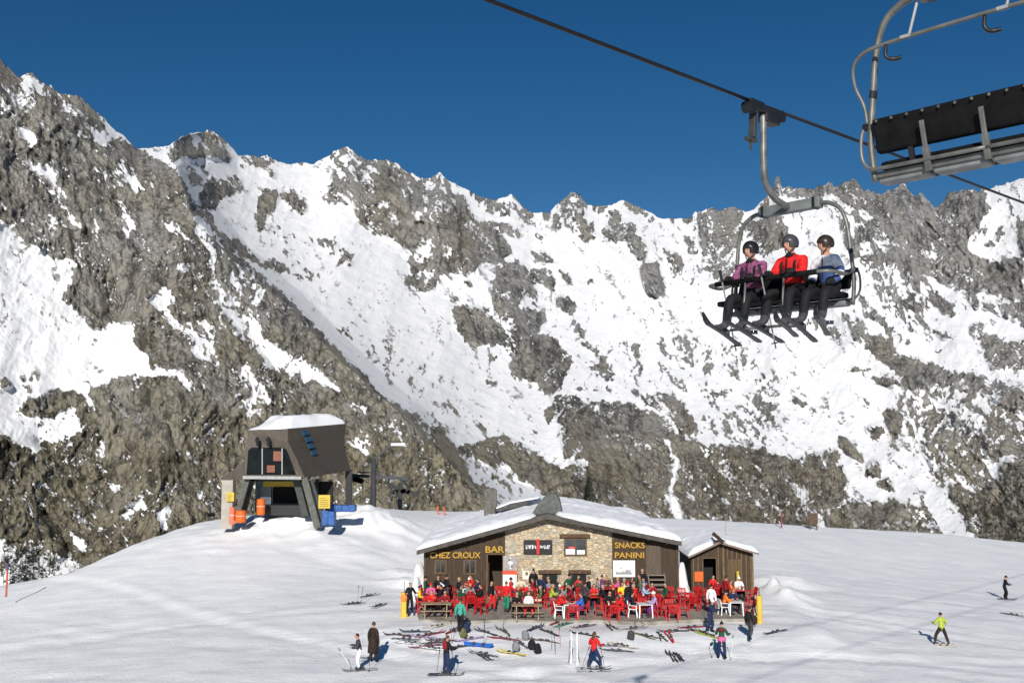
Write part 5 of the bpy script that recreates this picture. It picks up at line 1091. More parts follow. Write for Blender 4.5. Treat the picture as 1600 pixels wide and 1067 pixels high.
CLOTH = {'red': (.58, .018, .018), 'dark red': (.24, .012, .018), 'black': (.012, .012, .014), 'navy': (.018, .026, .07), 'blue': (.03, .13, .50), 'yellow': (.75, .55, .03), 'pink': (.58, .12, .26), 'white': (.78, .78, .78), 'grey': (.20, .20, .21), 'dark grey': (.05, .05, .055), 'green': (.02, .22, .13), 'teal': (.05, .32, .24), 'lilac': (.38, .28, .50), 'brown': (.085, .048, .03), 'orange': (.72, .17, .025), 'purple': (.16, .035, .18), 'pale blue': (.30, .42, .58), 'olive': (.13, .13, .05), 'lime': (.36, .42, .05), 'cream': (.62, .55, .43), 'dark green': (.015, .07, .04), 'dark brown': (.03, .02, .015)}
def cloth(c): return mat(c.replace(' ', '_') + '_cloth', CLOTH[c], .75, .28, 14, .01, spec=.2)
SKIN = mat('skin', (.50, .27, .18), .55, .1, 10); EYE = mat('eyes', (.02, .015, .012), .3); LIP = mat('lips', (.36, .10, .09), .5)
HAIRC = {'dark hair': (.02, .013, .010), 'brown hair': (.075, .036, .018), 'blond hair': (.36, .23, .09), 'grey hair': (.30, .29, .28), 'red hair': (.22, .05, .02)}
HEAD_MESH = {}
def head_mesh(kind):
    if kind in HEAD_MESH: return HEAD_MESH[kind]
    mb = MB()
    if kind == 'hair':
        mb.sph((0, .014, .012), (.084, .102, .118), 14, 9, 0, -.25, lambda p: V3((p.x, p.y if p.y > -.3 else -.3 + (p.y + .3) * (1 if p.z > .45 else .3), p.z)))
    elif kind == 'long_hair':
        mb.sph((0, .016, .012), (.086, .104, .118), 14, 9, 0, -.2, lambda p: V3((p.x, p.y if p.y > -.3 else -.3 + (p.y + .3) * (1 if p.z > .45 else .3), p.z)))
        mb.tube([(0, .06, .03), (0, .075, -.08), (0, .085, -.2), (0, .075, -.30)], [.075, .08, .07, .03], 10)
    elif kind == 'hat':
        mb.sph((0, .006, .030), (.086, .106, .112), 14, 8, 0, .0); mb.tube([(0, .006, .026), (0, .006, .052)], [.0, .0], 4); mb.sph((0, .006, .150), (.026, .026, .026), 8, 6, 0)
        b = len(mb.v)
        for k in range(16):
            a = 2 * math.pi * k / 16
            for r, z in ((1.0, .012), (1.08, .014), (1.08, .058), (1.0, .06)): mb.v.append((.088 * r * math.cos(a), .006 + .108 * r * math.sin(a), z))
        for k in range(16):
            for j in range(4): mb.f.append((b + k * 4 + j, b + ((k + 1) % 16) * 4 + j, b + ((k + 1) % 16) * 4 + (j + 1) % 4, b + k * 4 + (j + 1) % 4)); mb.m.append(0)
    elif kind == 'helmet':
        mb.sph((0, .012, .028), (.116, .138, .136), 18, 10, 0, -.42, lambda p: V3((p.x, p.y if (p.y > -.62 or p.z > .06) else -.62, p.z)))
    HEAD_MESH[kind] = mb.mesh(kind, True); HEAD_MESH[kind].materials.append(None); return HEAD_MESH[kind]
GOG = None
def goggles_mesh():
    global GOG
    if GOG: return GOG
    mb = MB(); n = 12; b = 0
    for k in range(n + 1):
        a = R(-90 - 62 + 124 * k / n); c, s = math.cos(a), math.sin(a)
        for r, z in ((1.03, -.018), (1.22, -.022), (1.24, .036), (1.03, .040)): mb.v.append((.082 * r * c, .108 * r * s, z + .006))
    for k in range(n):
        for j in range(4): mb.f.append((k * 4 + j, k * 4 + (j + 1) % 4, (k + 1) * 4 + (j + 1) % 4, (k + 1) * 4 + j)); mb.m.append(0)
    mb.f += [(0, 1, 2, 3), (n * 4 + 3, n * 4 + 2, n * 4 + 1, n * 4)]; mb.m += [0, 0]
    GOG = mb.mesh('goggles', True); GOG.materials.append(None); return GOG
def objmat(o, i, m):
    o.material_slots[i].link = 'OBJECT'; o.material_slots[i].material = m
def person(ps, loc, rz, jacket, trousers, head, label, boots='dark grey', hand=None, scale=1.0, group=None, goggles=None, extra=None):
    o = bpy.data.objects.new('person', ps['mesh']); COL.objects.link(o); o.location = loc; o.rotation_euler = (0, 0, rz); o.scale = (scale,) * 3
    for i, m in enumerate((cloth(jacket) if isinstance(jacket, str) else jacket, cloth(trousers), cloth(boots), cloth(hand) if hand else SKIN, SKIN, EYE, LIP)): objmat(o, i, m)
    tag(o, label, 'person', group)
    if head in HAIRC: kind = 'hair'; m = mat(head.replace(' ', '_'), HAIRC[head], .7, .3, 30)
    elif head.startswith('long '): kind = 'long_hair'; m = mat(head[5:].replace(' ', '_'), HAIRC[head[5:]], .7, .3, 30)
    elif head.endswith(' hat'): kind = 'hat'; m = cloth(head[:-4])
    else: kind = 'helmet'; m = mat(head.replace(' ', '_'), CLOTH[head[:-7]], .35, .15, 6)
    h = bpy.data.objects.new(kind, head_mesh(kind)); COL.objects.link(h); h.parent = o; objmat(h, 0, m)
    h.matrix_local = Matrix.Translation(ps['head']) @ ps['rot'].to_4x4()
    if goggles:
        g = bpy.data.objects.new('goggles', goggles_mesh()); COL.objects.link(g); g.parent = o; objmat(g, 0, mat('goggle_lens', (.02, .025, .04), .08, .3, 4, spec=.8)); g.matrix_local = h.matrix_local @ Matrix.Translation((0, 0, .05 if goggles == 'up' else 0))
    return o
# ------------------------------------------------------------------ skis, poles, boards
def ski_mb(L=1.66, w=.075):
    mb = MB(); n = 14; b = 0
    for i in range(n + 1):
        t = i / n; y = -L / 2 + L * t; ww = w * (.78 + .35 * abs(2 * t - 1) ** 1.5)
        if t < .12: ww *= .35 + .65 * math.sqrt(t / .12)
        if t > .97: ww *= .8
        z = .012 + (max(0, .14 - t) / .14) ** 1.6 * .10 + .012 * math.sin(math.pi * t)
        for sx, sz in ((-1, 0), (1, 0), (1, 1), (-1, 1)): mb.v.append((sx * ww / 2, y, z + sz * .022))
    for i in range(n):
        for j in range(4):
            mb.f.append((i * 4 + j, i * 4 + (j + 1) % 4, (i + 1) * 4 + (j + 1) % 4, (i + 1) * 4 + j)); mb.m.append(0)
    mb.f += [(3, 2, 1, 0), (n * 4, n * 4 + 1, n * 4 + 2, n * 4 + 3)]; mb.m += [0, 0]
    return mb
SKI = ski_mb().mesh('ski'); SKI.materials.append(None)
mb = MB(); mb.box((0, -.16, .075), (.065, .11, .06)); mb.box((0, .17, .08), (.07, .13, .075)); mb.box((0, 0, .05), (.055, .40, .014)); BIND = mb.mesh('binding'); BIND.materials.append(mat('binding_plastic', (.05, .05, .055), .4, .3, 10))
SKIMAT = {c: mat(c.replace(' ', '_') + '_ski', CLOTH[c], .45, .45, 5, stretch=(8, 2, 1)) for c in CLOTH}
def ski_pair(loc, rz, color, label, gap=.11, cross=0.0, pitch=0.0, group='skis laid on the snow', name='pair_of_skis', roll=0.0, stag=.0):
    e = empty(name, loc, 0); e.rotation_euler = (pitch, roll, rz); tag(e, label, 'skis', group)
    for s in (-1, 1):
        k = bpy.data.objects.new('ski', SKI); COL.objects.link(k); k.parent = e; k.location = (s * gap / 2, s * stag, 0 if not cross else (.03 if s > 0 else 0)); k.rotation_euler = (0, 0, s * cross)
        objmat(k, 0, SKIMAT[color]); b = bpy.data.objects.new('binding', BIND); COL.objects.link(b); b.parent = k
    return e
def ground_dir(a, b):
    """centre, heading and pitch for something lying from a to b on the snow (its -Y end at a)"""
    A, B = G(*a), G(*b); m = (A + B) / 2; m.z = gz(m.x, m.y); d = B - A; L = math.hypot(d.x, d.y); ux, uy = d.x / L, d.y / L
    rz = math.atan2(-ux, uy); z0, z1 = gz(m.x - ux * .8, m.y - uy * .8), gz(m.x + ux * .8, m.y + uy * .8)
    return m, rz, math.atan2(z1 - z0, 1.6), d.length
mb = MB(); mb.tube([(0, 0, 0), (0, 0, 1.0)], [.009, .012], 6); POLE = mb.mesh('shaft'); POLE.materials.append(None)
mb = MB(); mb.tube([(0, 0, .98), (0, 0, 1.12), (0, 0, 1.15)], [.018, .020, .024], 8); GRIP = mb.mesh('grip'); GRIP.materials.append(BLACK)
mb = MB(); mb.tube([(0, 0, .07), (0, 0, .085)], [.05, .045], 10); BASK = mb.mesh('basket'); BASK.materials.append(BLACK)
def ski_pole(loc, rot, color, label, group='ski poles'):
    e = empty('ski_pole', loc); e.rotation_euler = rot; tag(e, label, 'ski pole', group)
    for n, m in (('shaft', POLE), ('grip', GRIP), ('basket', BASK)):
        k = bpy.data.objects.new(n, m); COL.objects.link(k); k.parent = e
        if n == 'shaft': objmat(k, 0, SKIMAT[color])
    return e
# ------------------------------------------------------------------ terrace furniture
CHAIR_RED = mat('red_plastic', (.44, .012, .014), .4, .22, 2.5); TABLE_WHITE = mat('white_plastic', (.76, .76, .74), .4, .06, 4); TABLE_GREEN = mat('dark_green_top', (.03, .07, .05), .4, .3, 4); TABLE_RED = mat('red_table_top', (.48, .016, .02), .35, .15, 4)
def chair_parts():
    P_ = {}
    mb = MB(); mb.box((0, 0, .44), (.46, .44, .03)); mb.box((0, -.215, .42), (.46, .025, .06)); P_['seat'] = [mb.mesh('seat')]
    mb = MB()
    for i in range(5): x = -.17 + .085 * i; mb.bar((x, .21, .46), (x * 1.05, .30, .84), .058, .022, up=(0, 1, 0))
    mb.bar((-.22, .298, .85), (.22, .298, .85), .03, .075); mb.bar((-.215, .215, .45), (-.225, .30, .86), .05, .035, up=(0, 1, 0)); mb.bar((.215, .215, .45), (.225, .30, .86), .05, .035, up=(0, 1, 0)); P_['backrest'] = [mb.mesh('backrest')]
    P_['leg'] = []
    for sx in (-1, 1):
        for sy in (-1, 1): mb = MB(); mb.bar((sx * .26, sy * .25, 0), (sx * .22, sy * .19, .44), .055, .05, up=(0, 1, 0)); P_['leg'].append(mb.mesh('leg'))
    P_['armrest'] = []
    for sx in (-1, 1): mb = MB(); mb.bar((sx * .26, -.22, .645), (sx * .245, .25, .665), .06, .03); mb.bar((sx * .255, -.20, .44), (sx * .262, -.20, .64), .045, .05, up=(0, 1, 0)); P_['armrest'].append(mb.mesh('armrest'))
    for v in P_.values():
        for m in v: m.materials.append(None)
    return P_
CP = chair_parts()
def put_parts(root, parts, m):
    for n, ms in parts.items():
        for me in ms:
            k = bpy.data.objects.new(n, me); COL.objects.link(k); k.parent = root; objmat(k, 0, m)
def red_chair(loc, rz, label, m=CHAIR_RED, name='terrace_chair'):
    e = empty(name, loc, rz); tag(e, label, 'chair', 'red chairs on the terrace' if m is CHAIR_RED else 'white chairs on the terrace'); put_parts(e, CP, m); return e
def table_parts():
    T_ = {}
    mb = MB(); mb.box((0, 0, .715), (.82, .82, .03)); T_['tabletop'] = mb
    L_ = []
    for sx in (-1, 1):
        for sy in (-1, 1): mb = MB(); mb.bar((sx * .37, sy * .37, 0), (sx * .34, sy * .34, .70), .06, .06, up=(0, 1, 0)); L_.append(mb.mesh('leg'))
    for m in L_: m.materials.append(None)
    me = T_['tabletop'].mesh('tabletop'); me.materials.append(None)
    return {'tabletop': [me], 'leg': L_}
TP = table_parts()
def small_table(loc, rz, label, top, legs):
    e = empty('terrace_table', loc, rz); tag(e, label, 'table', 'terrace tables')
    put_parts(e, {'tabletop': TP['tabletop']}, top); put_parts(e, {'leg': TP['leg']}, legs); return e
def picnic_table(loc, rz, label):
    e = empty('picnic_table', loc, rz); tag(e, label, 'picnic table', 'wooden picnic tables')
    mb = MB()
    for i in range(4): mb.box((0, -.27 + .18 * i, .74), (1.7, .165, .035))
    mb.build('tabletop', [WOODP], e)
    for s in (-1, 1):
        mb = MB(); mb.box((0, s * .68, .44), (1.7, .22, .035)); mb.build('bench', [WOODP], e)
    for s in (-1, 1):
        mb = MB(); mb.bar((s * .6, -.62, 0), (s * .6, -.22, .72), .06, .09); mb.bar((s * .66, .62, 0), (s * .66, .22, .72), .06, .09); mb.bar((s * .6, -.75, .40), (s * .6, .75, .40), .05, .08); mb.build('leg_frame', [WOODP], e)
    return e
# ------------------------------------------------------------------ the terrace, table by table
SEAT = [pose('sit', lean=.12, arms='table', yaw=.0), pose('sit', lean=-.05, arms='lap', yaw=.35, spread=.2), pose('sit', lean=.05, arms='cup', yaw=-.3), pose('sit', lean=.22, arms='table', yaw=-.15, spread=.25)]
SIDES = {'l': ('left', -1, 0, math.pi / 2), 'r': ('right', 1, 0, -math.pi / 2), 'n': ('near', 0, -1, math.pi), 'f': ('far', 0, 1, 0.0)}
rng = random.Random(21)
def terr(px, Y): return Vector(((px - 800) / FPX * Y * 1.0, Y, ZT))
CUPM = mat('white_cup', (.75, .75, .72), .4)
cupmb = MB(); cupmb.tube([(0, 0, 0), (0, 0, .09), (0, 0, .13)], [.03, .036, .04], 8); CUP = cupmb.mesh('cup')
CUP.materials.append(CUPM)
# px, Y, kind, phrase, occupants {side: (jacket, trousers, head)}, empty chairs
TABLES = [
 (684, 62.4, 'w', 'back table below the long row of letters', {'f': ('black', 'dark grey', 'dark hair'), 'r': ('white', 'navy', 'brown hair')}, 'l'),
 (733, 62.2, 'w', 'back table left of the bar door', {'f': ('dark red', 'navy', 'white hat'), 'l': ('black', 'grey', 'blond hair'), 'r': ('navy', 'black', 'dark hair')}, ''),
 (815, 62.3, 'r', 'back table by the red topped menu board', {'r': ('dark red', 'black', 'brown hair'), 'f': ('cream', 'grey', 'dark hair')}, 'nl'),
 (857, 62.2, 'g', 'back table under the lower left window', {'l': ('white', 'black', 'brown hair'), 'f': ('black', 'navy', 'dark hair'), 'r': ('dark grey', 'black', 'grey hair')}, 'n'),
 (903, 62.3, 'g', 'back table under the lower right window', {'l': ('purple', 'grey', 'dark hair'), 'f': ('red', 'black', 'blond hair'), 'r': ('black', 'black', 'red hair')}, 'n'),
 (947, 62.3, 'r', 'back table by the edge of stone wall', {'f': ('brown', 'black', 'brown hair'), 'l': ('grey', 'navy', 'dark hair'), 'r': ('pink', 'black', 'blond hair')}, ''),
 (985, 62.2, 'r', 'back table below the white picture board', {'f': ('black', 'grey', 'dark hair'), 'r': ('blue', 'olive', 'black hat'), 'l': ('cream', 'black', 'grey hair')}, 'n'),
 (676, 59.2, 'r', 'middle table beside the left yellow post', {'l': ('yellow', 'black', 'dark hair'), 'f': ('pink', 'black', 'red hat')}, 'rn'),
 (737, 59.3, 'w', 'middle table left of the bar path', {'l': ('dark green', 'black', 'dark hair'), 'r': ('black', 'red', 'brown hair'), 'f': ('grey', 'black', 'blond hair')}, 'n'),
 (826, 59.2, 'r', 'middle table right of the bar path', {'f': ('red', 'black', 'brown hair'), 'r': ('olive', 'cream', 'blond hair')}, 'ln'),
 (876, 59.3, 'g', 'middle table facing the lower left window', {'l': ('lime', 'grey', 'blond hair'), 'f': ('dark grey', 'black', 'white hat'), 'r': ('dark red', 'black', 'dark hair')}, 'n'),
 (926, 59.1, 'r', 'middle table facing the lower right window', {'l': ('red', 'black', 'brown hair'), 'f': ('red', 'navy', 'dark hair'), 'r': ('black', 'black', 'grey hair')}, ''),
 (973, 59.3, 'g', 'middle table in front of picture board', {'f': ('yellow', 'black', 'dark hair'), 'l': ('black', 'brown', 'red hat'), 'r': ('red', 'black', 'blond hair')}, 'n'),
 (1018, 59.8, 'r', 'middle table in front of wooden steps', {'r': ('dark green', 'black', 'dark hair'), 'l': ('pale blue', 'black', 'grey hair')}, 'fn'),
 (1066, 60.2, 'r', 'middle table before the gap to the shed', {}, 'lrfn'),
 (890, 56.4, 'w', 'front table at the terrace middle', {'l': ('red', 'dark grey', 'dark hair'), 'r': ('blue', 'purple', 'brown hair')}, 'n'),
 (952, 56.3, 'w', 'front table beside the bright blue jacket', {'r': ('red', 'red', 'red hat'), 'f': ('black', 'black', 'dark hair')}, 'ln'),
 (1003, 56.6, 'w', 'front table left of the all red one', {'r': ('lilac', 'purple', 'white hat'), 'l': ('black', 'red', 'dark hair')}, 'f'),
 (1045, 56.3, 'r', 'front table that is all red and empty', {}, 'lrfn'),
 (1112, 62.4, 'r', 'table before the shed door', {'f': ('red', 'black', 'dark hair'), 'n': ('dark red', 'black', 'brown hair'), 'r': ('dark red', 'black', 'blond hair')}, 'l'),
 (1150, 61.6, 'w', 'table before the right half of shed', {'l': ('orange', 'black', 'brown hair'), 'f': ('white', 'black', 'white hat')}, 'r'),
 (1142, 57.3, 'w', 'front table by the right yellow post', {'f': ('navy', 'black', 'dark hair'), 'l': ('orange', 'navy', 'black hat')}, 'r'),
]
TM = {'w': (TABLE_WHITE, TABLE_WHITE), 'r': (TABLE_RED, CHAIR_RED), 'g': (TABLE_GREEN, BLACK)}
TN = {'w': 'white plastic', 'r': 'red plastic', 'g': 'dark green topped'}
def headword(h): return h
DJ = ['black', 'dark grey', 'navy', 'dark red', 'brown', 'black', 'dark green', 'grey', 'red', 'dark brown', 'purple']; DT = ['black', 'dark grey', 'navy', 'brown']; DH = ['dark hair', 'brown hair', 'blond hair', 'black hat', 'grey hair', 'red hat', 'dark hair']
for ti, (px, Y, kind, phrase, occ, emp) in enumerate(TABLES):
    if ti <= 13:
        for sd_ in list(emp):
            if rng.random() < .8: occ[sd_] = (rng.choice(DJ), rng.choice(DT), rng.choice(DH)); emp = emp.replace(sd_, '')
    if kind == 'w' and ti not in (1, 15, 17, 21): kind = 'r'
    c = terr(px, Y); rz = rng.uniform(-.12, .12)
    small_table(c, rz, '%s table, the %s' % (TN[kind], phrase), *TM[kind])
    for side in list(occ) + list(emp):
        nm, sx, sy, r0 = SIDES[side]; off = .62 + (rng.uniform(0, .22) if side in emp else .04)
        p = c + Vector((sx * off + rng.uniform(-.06, .06) * (1 - abs(sx)), sy * off, 0)); rr = r0 + rng.uniform(-.2, .2)
        white = kind == 'w' and ti in (15, 17, 21) and side == 'l'
        red_chair(p, rr, '%s armchair, %s side of the %s' % ('white' if white else 'red', nm, phrase), TABLE_WHITE if white else CHAIR_RED)
        if side in occ:
            j, t, h = occ[side]; ps = SEAT[rng.randrange(4)]
            person(ps, p + Vector((math.sin(rr) * .0, 0, 0)), rr, j, t, h, '%s jacket and %s, %s seat, %s' % (j, h, nm, phrase), scale=rng.uniform(.96, 1.05), group='people seated on the terrace')
    if occ and ti % 2 == 0:
        k = bpy.data.objects.new('paper_cup', CUP); COL.objects.link(k); k.location = c + Vector((rng.uniform(-.25, .25), rng.uniform(-.25, .25), .731)); tag(k, 'small white cup on the %s' % phrase, 'cup', 'cups on the terrace tables')
for px, Y, lab in ((684, 56.6, 'wooden picnic table with benches at the front left of the terrace'), (823, 56.1, 'wooden picnic table with benches right of the bar path, front row')):
    picnic_table(terr(px, Y), rng.uniform(-.05, .05), lab)
def bench_person(px, Y, dx, side, j, t, h, lab):
    c = terr(px, Y) + Vector((dx, -.68 if side == 'n' else .68, 0)); person(SEAT[rng.randrange(4)], c, math.pi if side == 'n' else 0, j, t, h, lab, group='people seated on the terrace')
bench_person(684, 56.6, -.3, 'f', 'red', 'black', 'brown hair', 'person in red jacket on the far bench of the left picnic table'); bench_person(684, 56.6, .45, 'f', 'dark red', 'black', 'dark hair', 'person in dark red jacket on the far bench of the left picnic table')
bench_person(823, 56.1, .1, 'f', 'white', 'red', 'brown hair', 'person in white jacket and red trousers on the right picnic table bench'); bench_person(823, 56.1, -.55, 'f', 'black', 'black', 'blond hair', 'person in black jacket on the far bench of the right picnic table')
# loose chairs
for px, Y, rz, lab in ((752, 57.4, 2.4, 'loose red plastic armchair right of the front left picnic table'), (715, 57.2, 2.9, 'loose red plastic armchair beside the teal jacket'), (868, 57.2, 2.8, 'loose red plastic armchair left of the front middle table'), (1088, 61.6, .6, 'red plastic armchair left of the shed door'), (1080, 58.6, 2.6, 'loose red plastic armchair on the bare paving below the gap'), (1040, 61.6, -.4, 'red plastic armchair right of the grey wooden steps'), (782, 61.8, .3, 'red plastic armchair next to the menu board'), (1104, 60.2, 1.2, 'loose red plastic armchair halfway between gap and shed tables'), (662, 57.6, 1.8, 'red plastic armchair at the left end of the terrace')):
    red_chair(terr(px, Y), rz, lab)
# ------------------------------------------------------------------ people on their feet
STAND = pose('stand', arms='down', spread=.06); STAND2 = pose('stand', arms='hips', spread=.08, yaw=.4); STANDP = pose('stand', arms='poles', spread=.10, lean=.08); SKIER = pose('ski', arms='poles', spread=.12, lean=.2); WIDE = pose('ski', arms='poles', spread=.26, lean=.1, yaw=-.2); WALK = pose('walk', arms='down', stride=.16); WALK2 = pose('walk', arms='table', stride=.12, lean=.25)
def on_terr(px, py): return Pz(px, py, ZT)
person(WALK, on_terr(757, 921), .2, 'grey', 'black', 'dark hair', 'person in grey jacket coming out of the bar door')
person(STAND, terr(833, 63.4), .1, 'black', 'black', 'black hat', 'person all in black standing against the stone wall near notice')
person(WALK2, terr(741, 60.9), -1.2, 'red', 'navy', 'brown hair', 'person in red jacket bending forward by the left wood windows')
person(WALK, on_terr(791, 957), 2.9, 'red', 'green', 'red hair', 'person in red jacket and green trousers walking on the bar path', scale=1.02)
person(STANDP, on_terr(640, 958), .5, 'black', 'black', 'dark hair', 'person in black standing behind the left yellow padded post', boots='black')
person(WALK, on_terr(1112, 962) , 2.5, 'white', 'navy', 'black hat', 'person in white jacket stepping off the terrace at the right')
for px, Y, ps, rz, j, t, h, lab in ((700, 60.8, STAND2, 2.0, 'black', 'dark grey', 'dark hair', 'person in black standing between back and middle tables, far left'), (768, 58.2, WALK, 1.0, 'black', 'red', 'brown hair', 'person in black jacket and red trousers beside the bar path'), (845, 60.8, STAND, -.6, 'navy', 'black', 'blond hair', 'person in navy standing behind the middle table right of bar path'), (888, 61.0, STAND2, .5, 'dark green', 'black', 'black hat', 'person in dark green standing before the stone wall windows'), (938, 60.8, STAND, 1.6, 'purple', 'navy', 'dark hair', 'person in purple standing before the right edge of the stone wall'), (996, 61.0, WALK, -1.5, 'olive', 'black', 'brown hair', 'person in olive walking below the white picture board'), (1000, 63.4, STAND, .2, 'black', 'black', 'grey hair', 'person in black beside the grey wooden steps'), (912, 57.9, STAND2, 2.4, 'dark grey', 'black', 'dark hair', 'person in dark grey standing behind the front middle table'), (978, 57.8, STAND, -2.5, 'black', 'navy', 'red hat', 'person in black with red hat standing between front tables'), (1128, 60.2, WALK, 2.2, 'dark red', 'black', 'dark hair', 'person in dark red walking away from the shed tables')):
    person(ps, terr(px, Y), rz, j, t, h, lab, group='people standing on the terrace')
def snow_person(ps, px, py, rz, j, t, h, lab, **k):
    p = G(px, py); return person(ps, p, rz, j, t, h, lab, **k), p
def worn_skis(o, p, rz, color, lab, sp):
    e = ski_pair(p + Vector((0, 0, .0)), rz, color, lab, gap=sp, group='skis on the feet of skiers'); return e
GL = 'black'
pr_ = 1.75
o, p = snow_person(SKIER, 562, 1047, -1.35, 'dark grey', 'white', 'dark hair', 'skier in dark grey jacket and white trousers at the lower left', hand=GL); worn_skis(o, p, -1.35, 'grey', 'pair of grey skis worn by the skier in white trousers', .30)
ski_pole(p + Vector((.45, -.3, 0)), (0, .12, 0), 'dark grey', 'dark pole right of the skier in white trousers'); ski_pole(p + Vector((-.42, .3, 0)), (.1, -.55, 0), 'white', 'pale pole trailing left of the skier in white trousers')
o, p = snow_person(STAND, 583, 1034, 2.6, 'dark brown', 'dark brown', 'brown hair', 'person in long dark brown coat standing at the lower left', boots='black', hand=GL, scale=1.08)
mb = MB(); mb.tube([(0, .0, .42), (0, .0, .62), (0, 0, .92), (0, 0, 1.12)], [.25, .24, .21, .17], 14); kk = mb.build('coat', [cloth('dark brown')], o, smooth=True)
o, p = snow_person(STANDP, 697, 1054, 2.2, 'black', 'navy', 'brown hair', 'person in black jacket with red panels on skis near the bottom centre', hand=GL); worn_skis(o, p, 1.5, 'black', 'pair of black skis worn by the person with red panels', .3)
mb = MB(); mb.sph((0, .075, 1.30), (.145, .10, .20), 14, 10); mb.build('backpack', [cloth('dark red')], o, smooth=True)
ski_pole(p + Vector((.42, -.15, 0)), (0, -.15, 0), 'black', 'black pole held by the person with red panels, right'); ski_pole(p + Vector((-.42, -.12, 0)), (0, .12, 0), 'black', 'black pole held by the person with red panels, left')
o, p = snow_person(WALK, 719, 988, 3.0, 'teal', 'black', 'brown hair', 'person in teal jacket walking to the terrace between the skis', hand=GL, boots='black')
o, p = snow_person(WIDE, 928, 1045, 2.5, 'red', 'navy', 'long brown hair', 'person in red jacket with long hair standing wide on skis', hand=GL); worn_skis(o, p, 1.62, 'grey', 'pair of grey skis under the long haired person in red', .5)
ski_pole(p + Vector((-.6, -.1, .0)), (.1, .35, 0), 'black', 'black pole beside the long haired person in red, left'); ski_pole(p + Vector((.5, -.2, 0)), (0, -.2, 0), 'black', 'black pole beside the long haired person in red, right')
o, p = snow_person(STANDP, 1128, 1029, 2.7, 'dark green', 'navy', 'black hat', 'person in dark green top with pink jacket tied round the waist', hand=GL, boots='black')
mb = MB(); mb.tube([(0, 0, .84), (0, 0, .92), (0, 0, 1.02), (0, .0, 1.06)], [.19, .205, .19, .17], 14); mb.build('tied_jacket', [cloth('pink')], o, smooth=True)
mb = MB(); mb.tube([(0, .0, 1.34), (0, 0, 1.42)], [.19, .15], 14); mb.build('red_collar', [cloth('dark red')], o, smooth=True)
ski_pole(p + Vector((-.45, .2, 0)), (.15, .1, 0), 'lime', 'lime green pole left of the person with pink waist'); ski_pole(p + Vector((.42, -.1, 0)), (0, .1, 0), 'white', 'pale pole right of the person with pink waist')
o, p = snow_person(WALK, 1172, 1001, 2.3, 'dark brown', 'dark grey', 'dark hair', 'person in dark brown jacket walking past the right yellow post', hand=GL, boots='black')
mb = MB(); mb.sph((0, .12, 1.24), (.15, .11, .23), 14, 10); mb.build('backpack', [cloth('black')], o, smooth=True)
o, p = snow_person(WALK2, 1109, 988, 1.2, 'navy', 'navy', 'white hat', 'person in navy with white hat stooping over skis at right front', hand=GL, boots='black')
o, p = snow_person(WIDE, 1472, 1008, 3.1, 'lime', 'dark brown', 'dark hair', 'skier in lime green jacket on the open snow at right', hand=GL, scale=1.03); worn_skis(o, p, 1.5, 'cream', 'pair of pale skis worn by the skier in lime green', .5)
o, p = snow_person(SKIER, 1570, 936, 1.4, 'black', 'black', 'black hat', 'skier all in black far right near the picture edge', hand=GL, boots='black'); worn_skis(o, p, 1.3, 'black', 'pair of black skis worn by the skier all in black', .3)
p = P(1072, 843, 78); person(STAND, (p.x, 78, gz(p.x, 78)), 0, 'black', 'black', 'dark hair', 'person in black standing on the snow behind the shed', boots='black', scale=1.0)
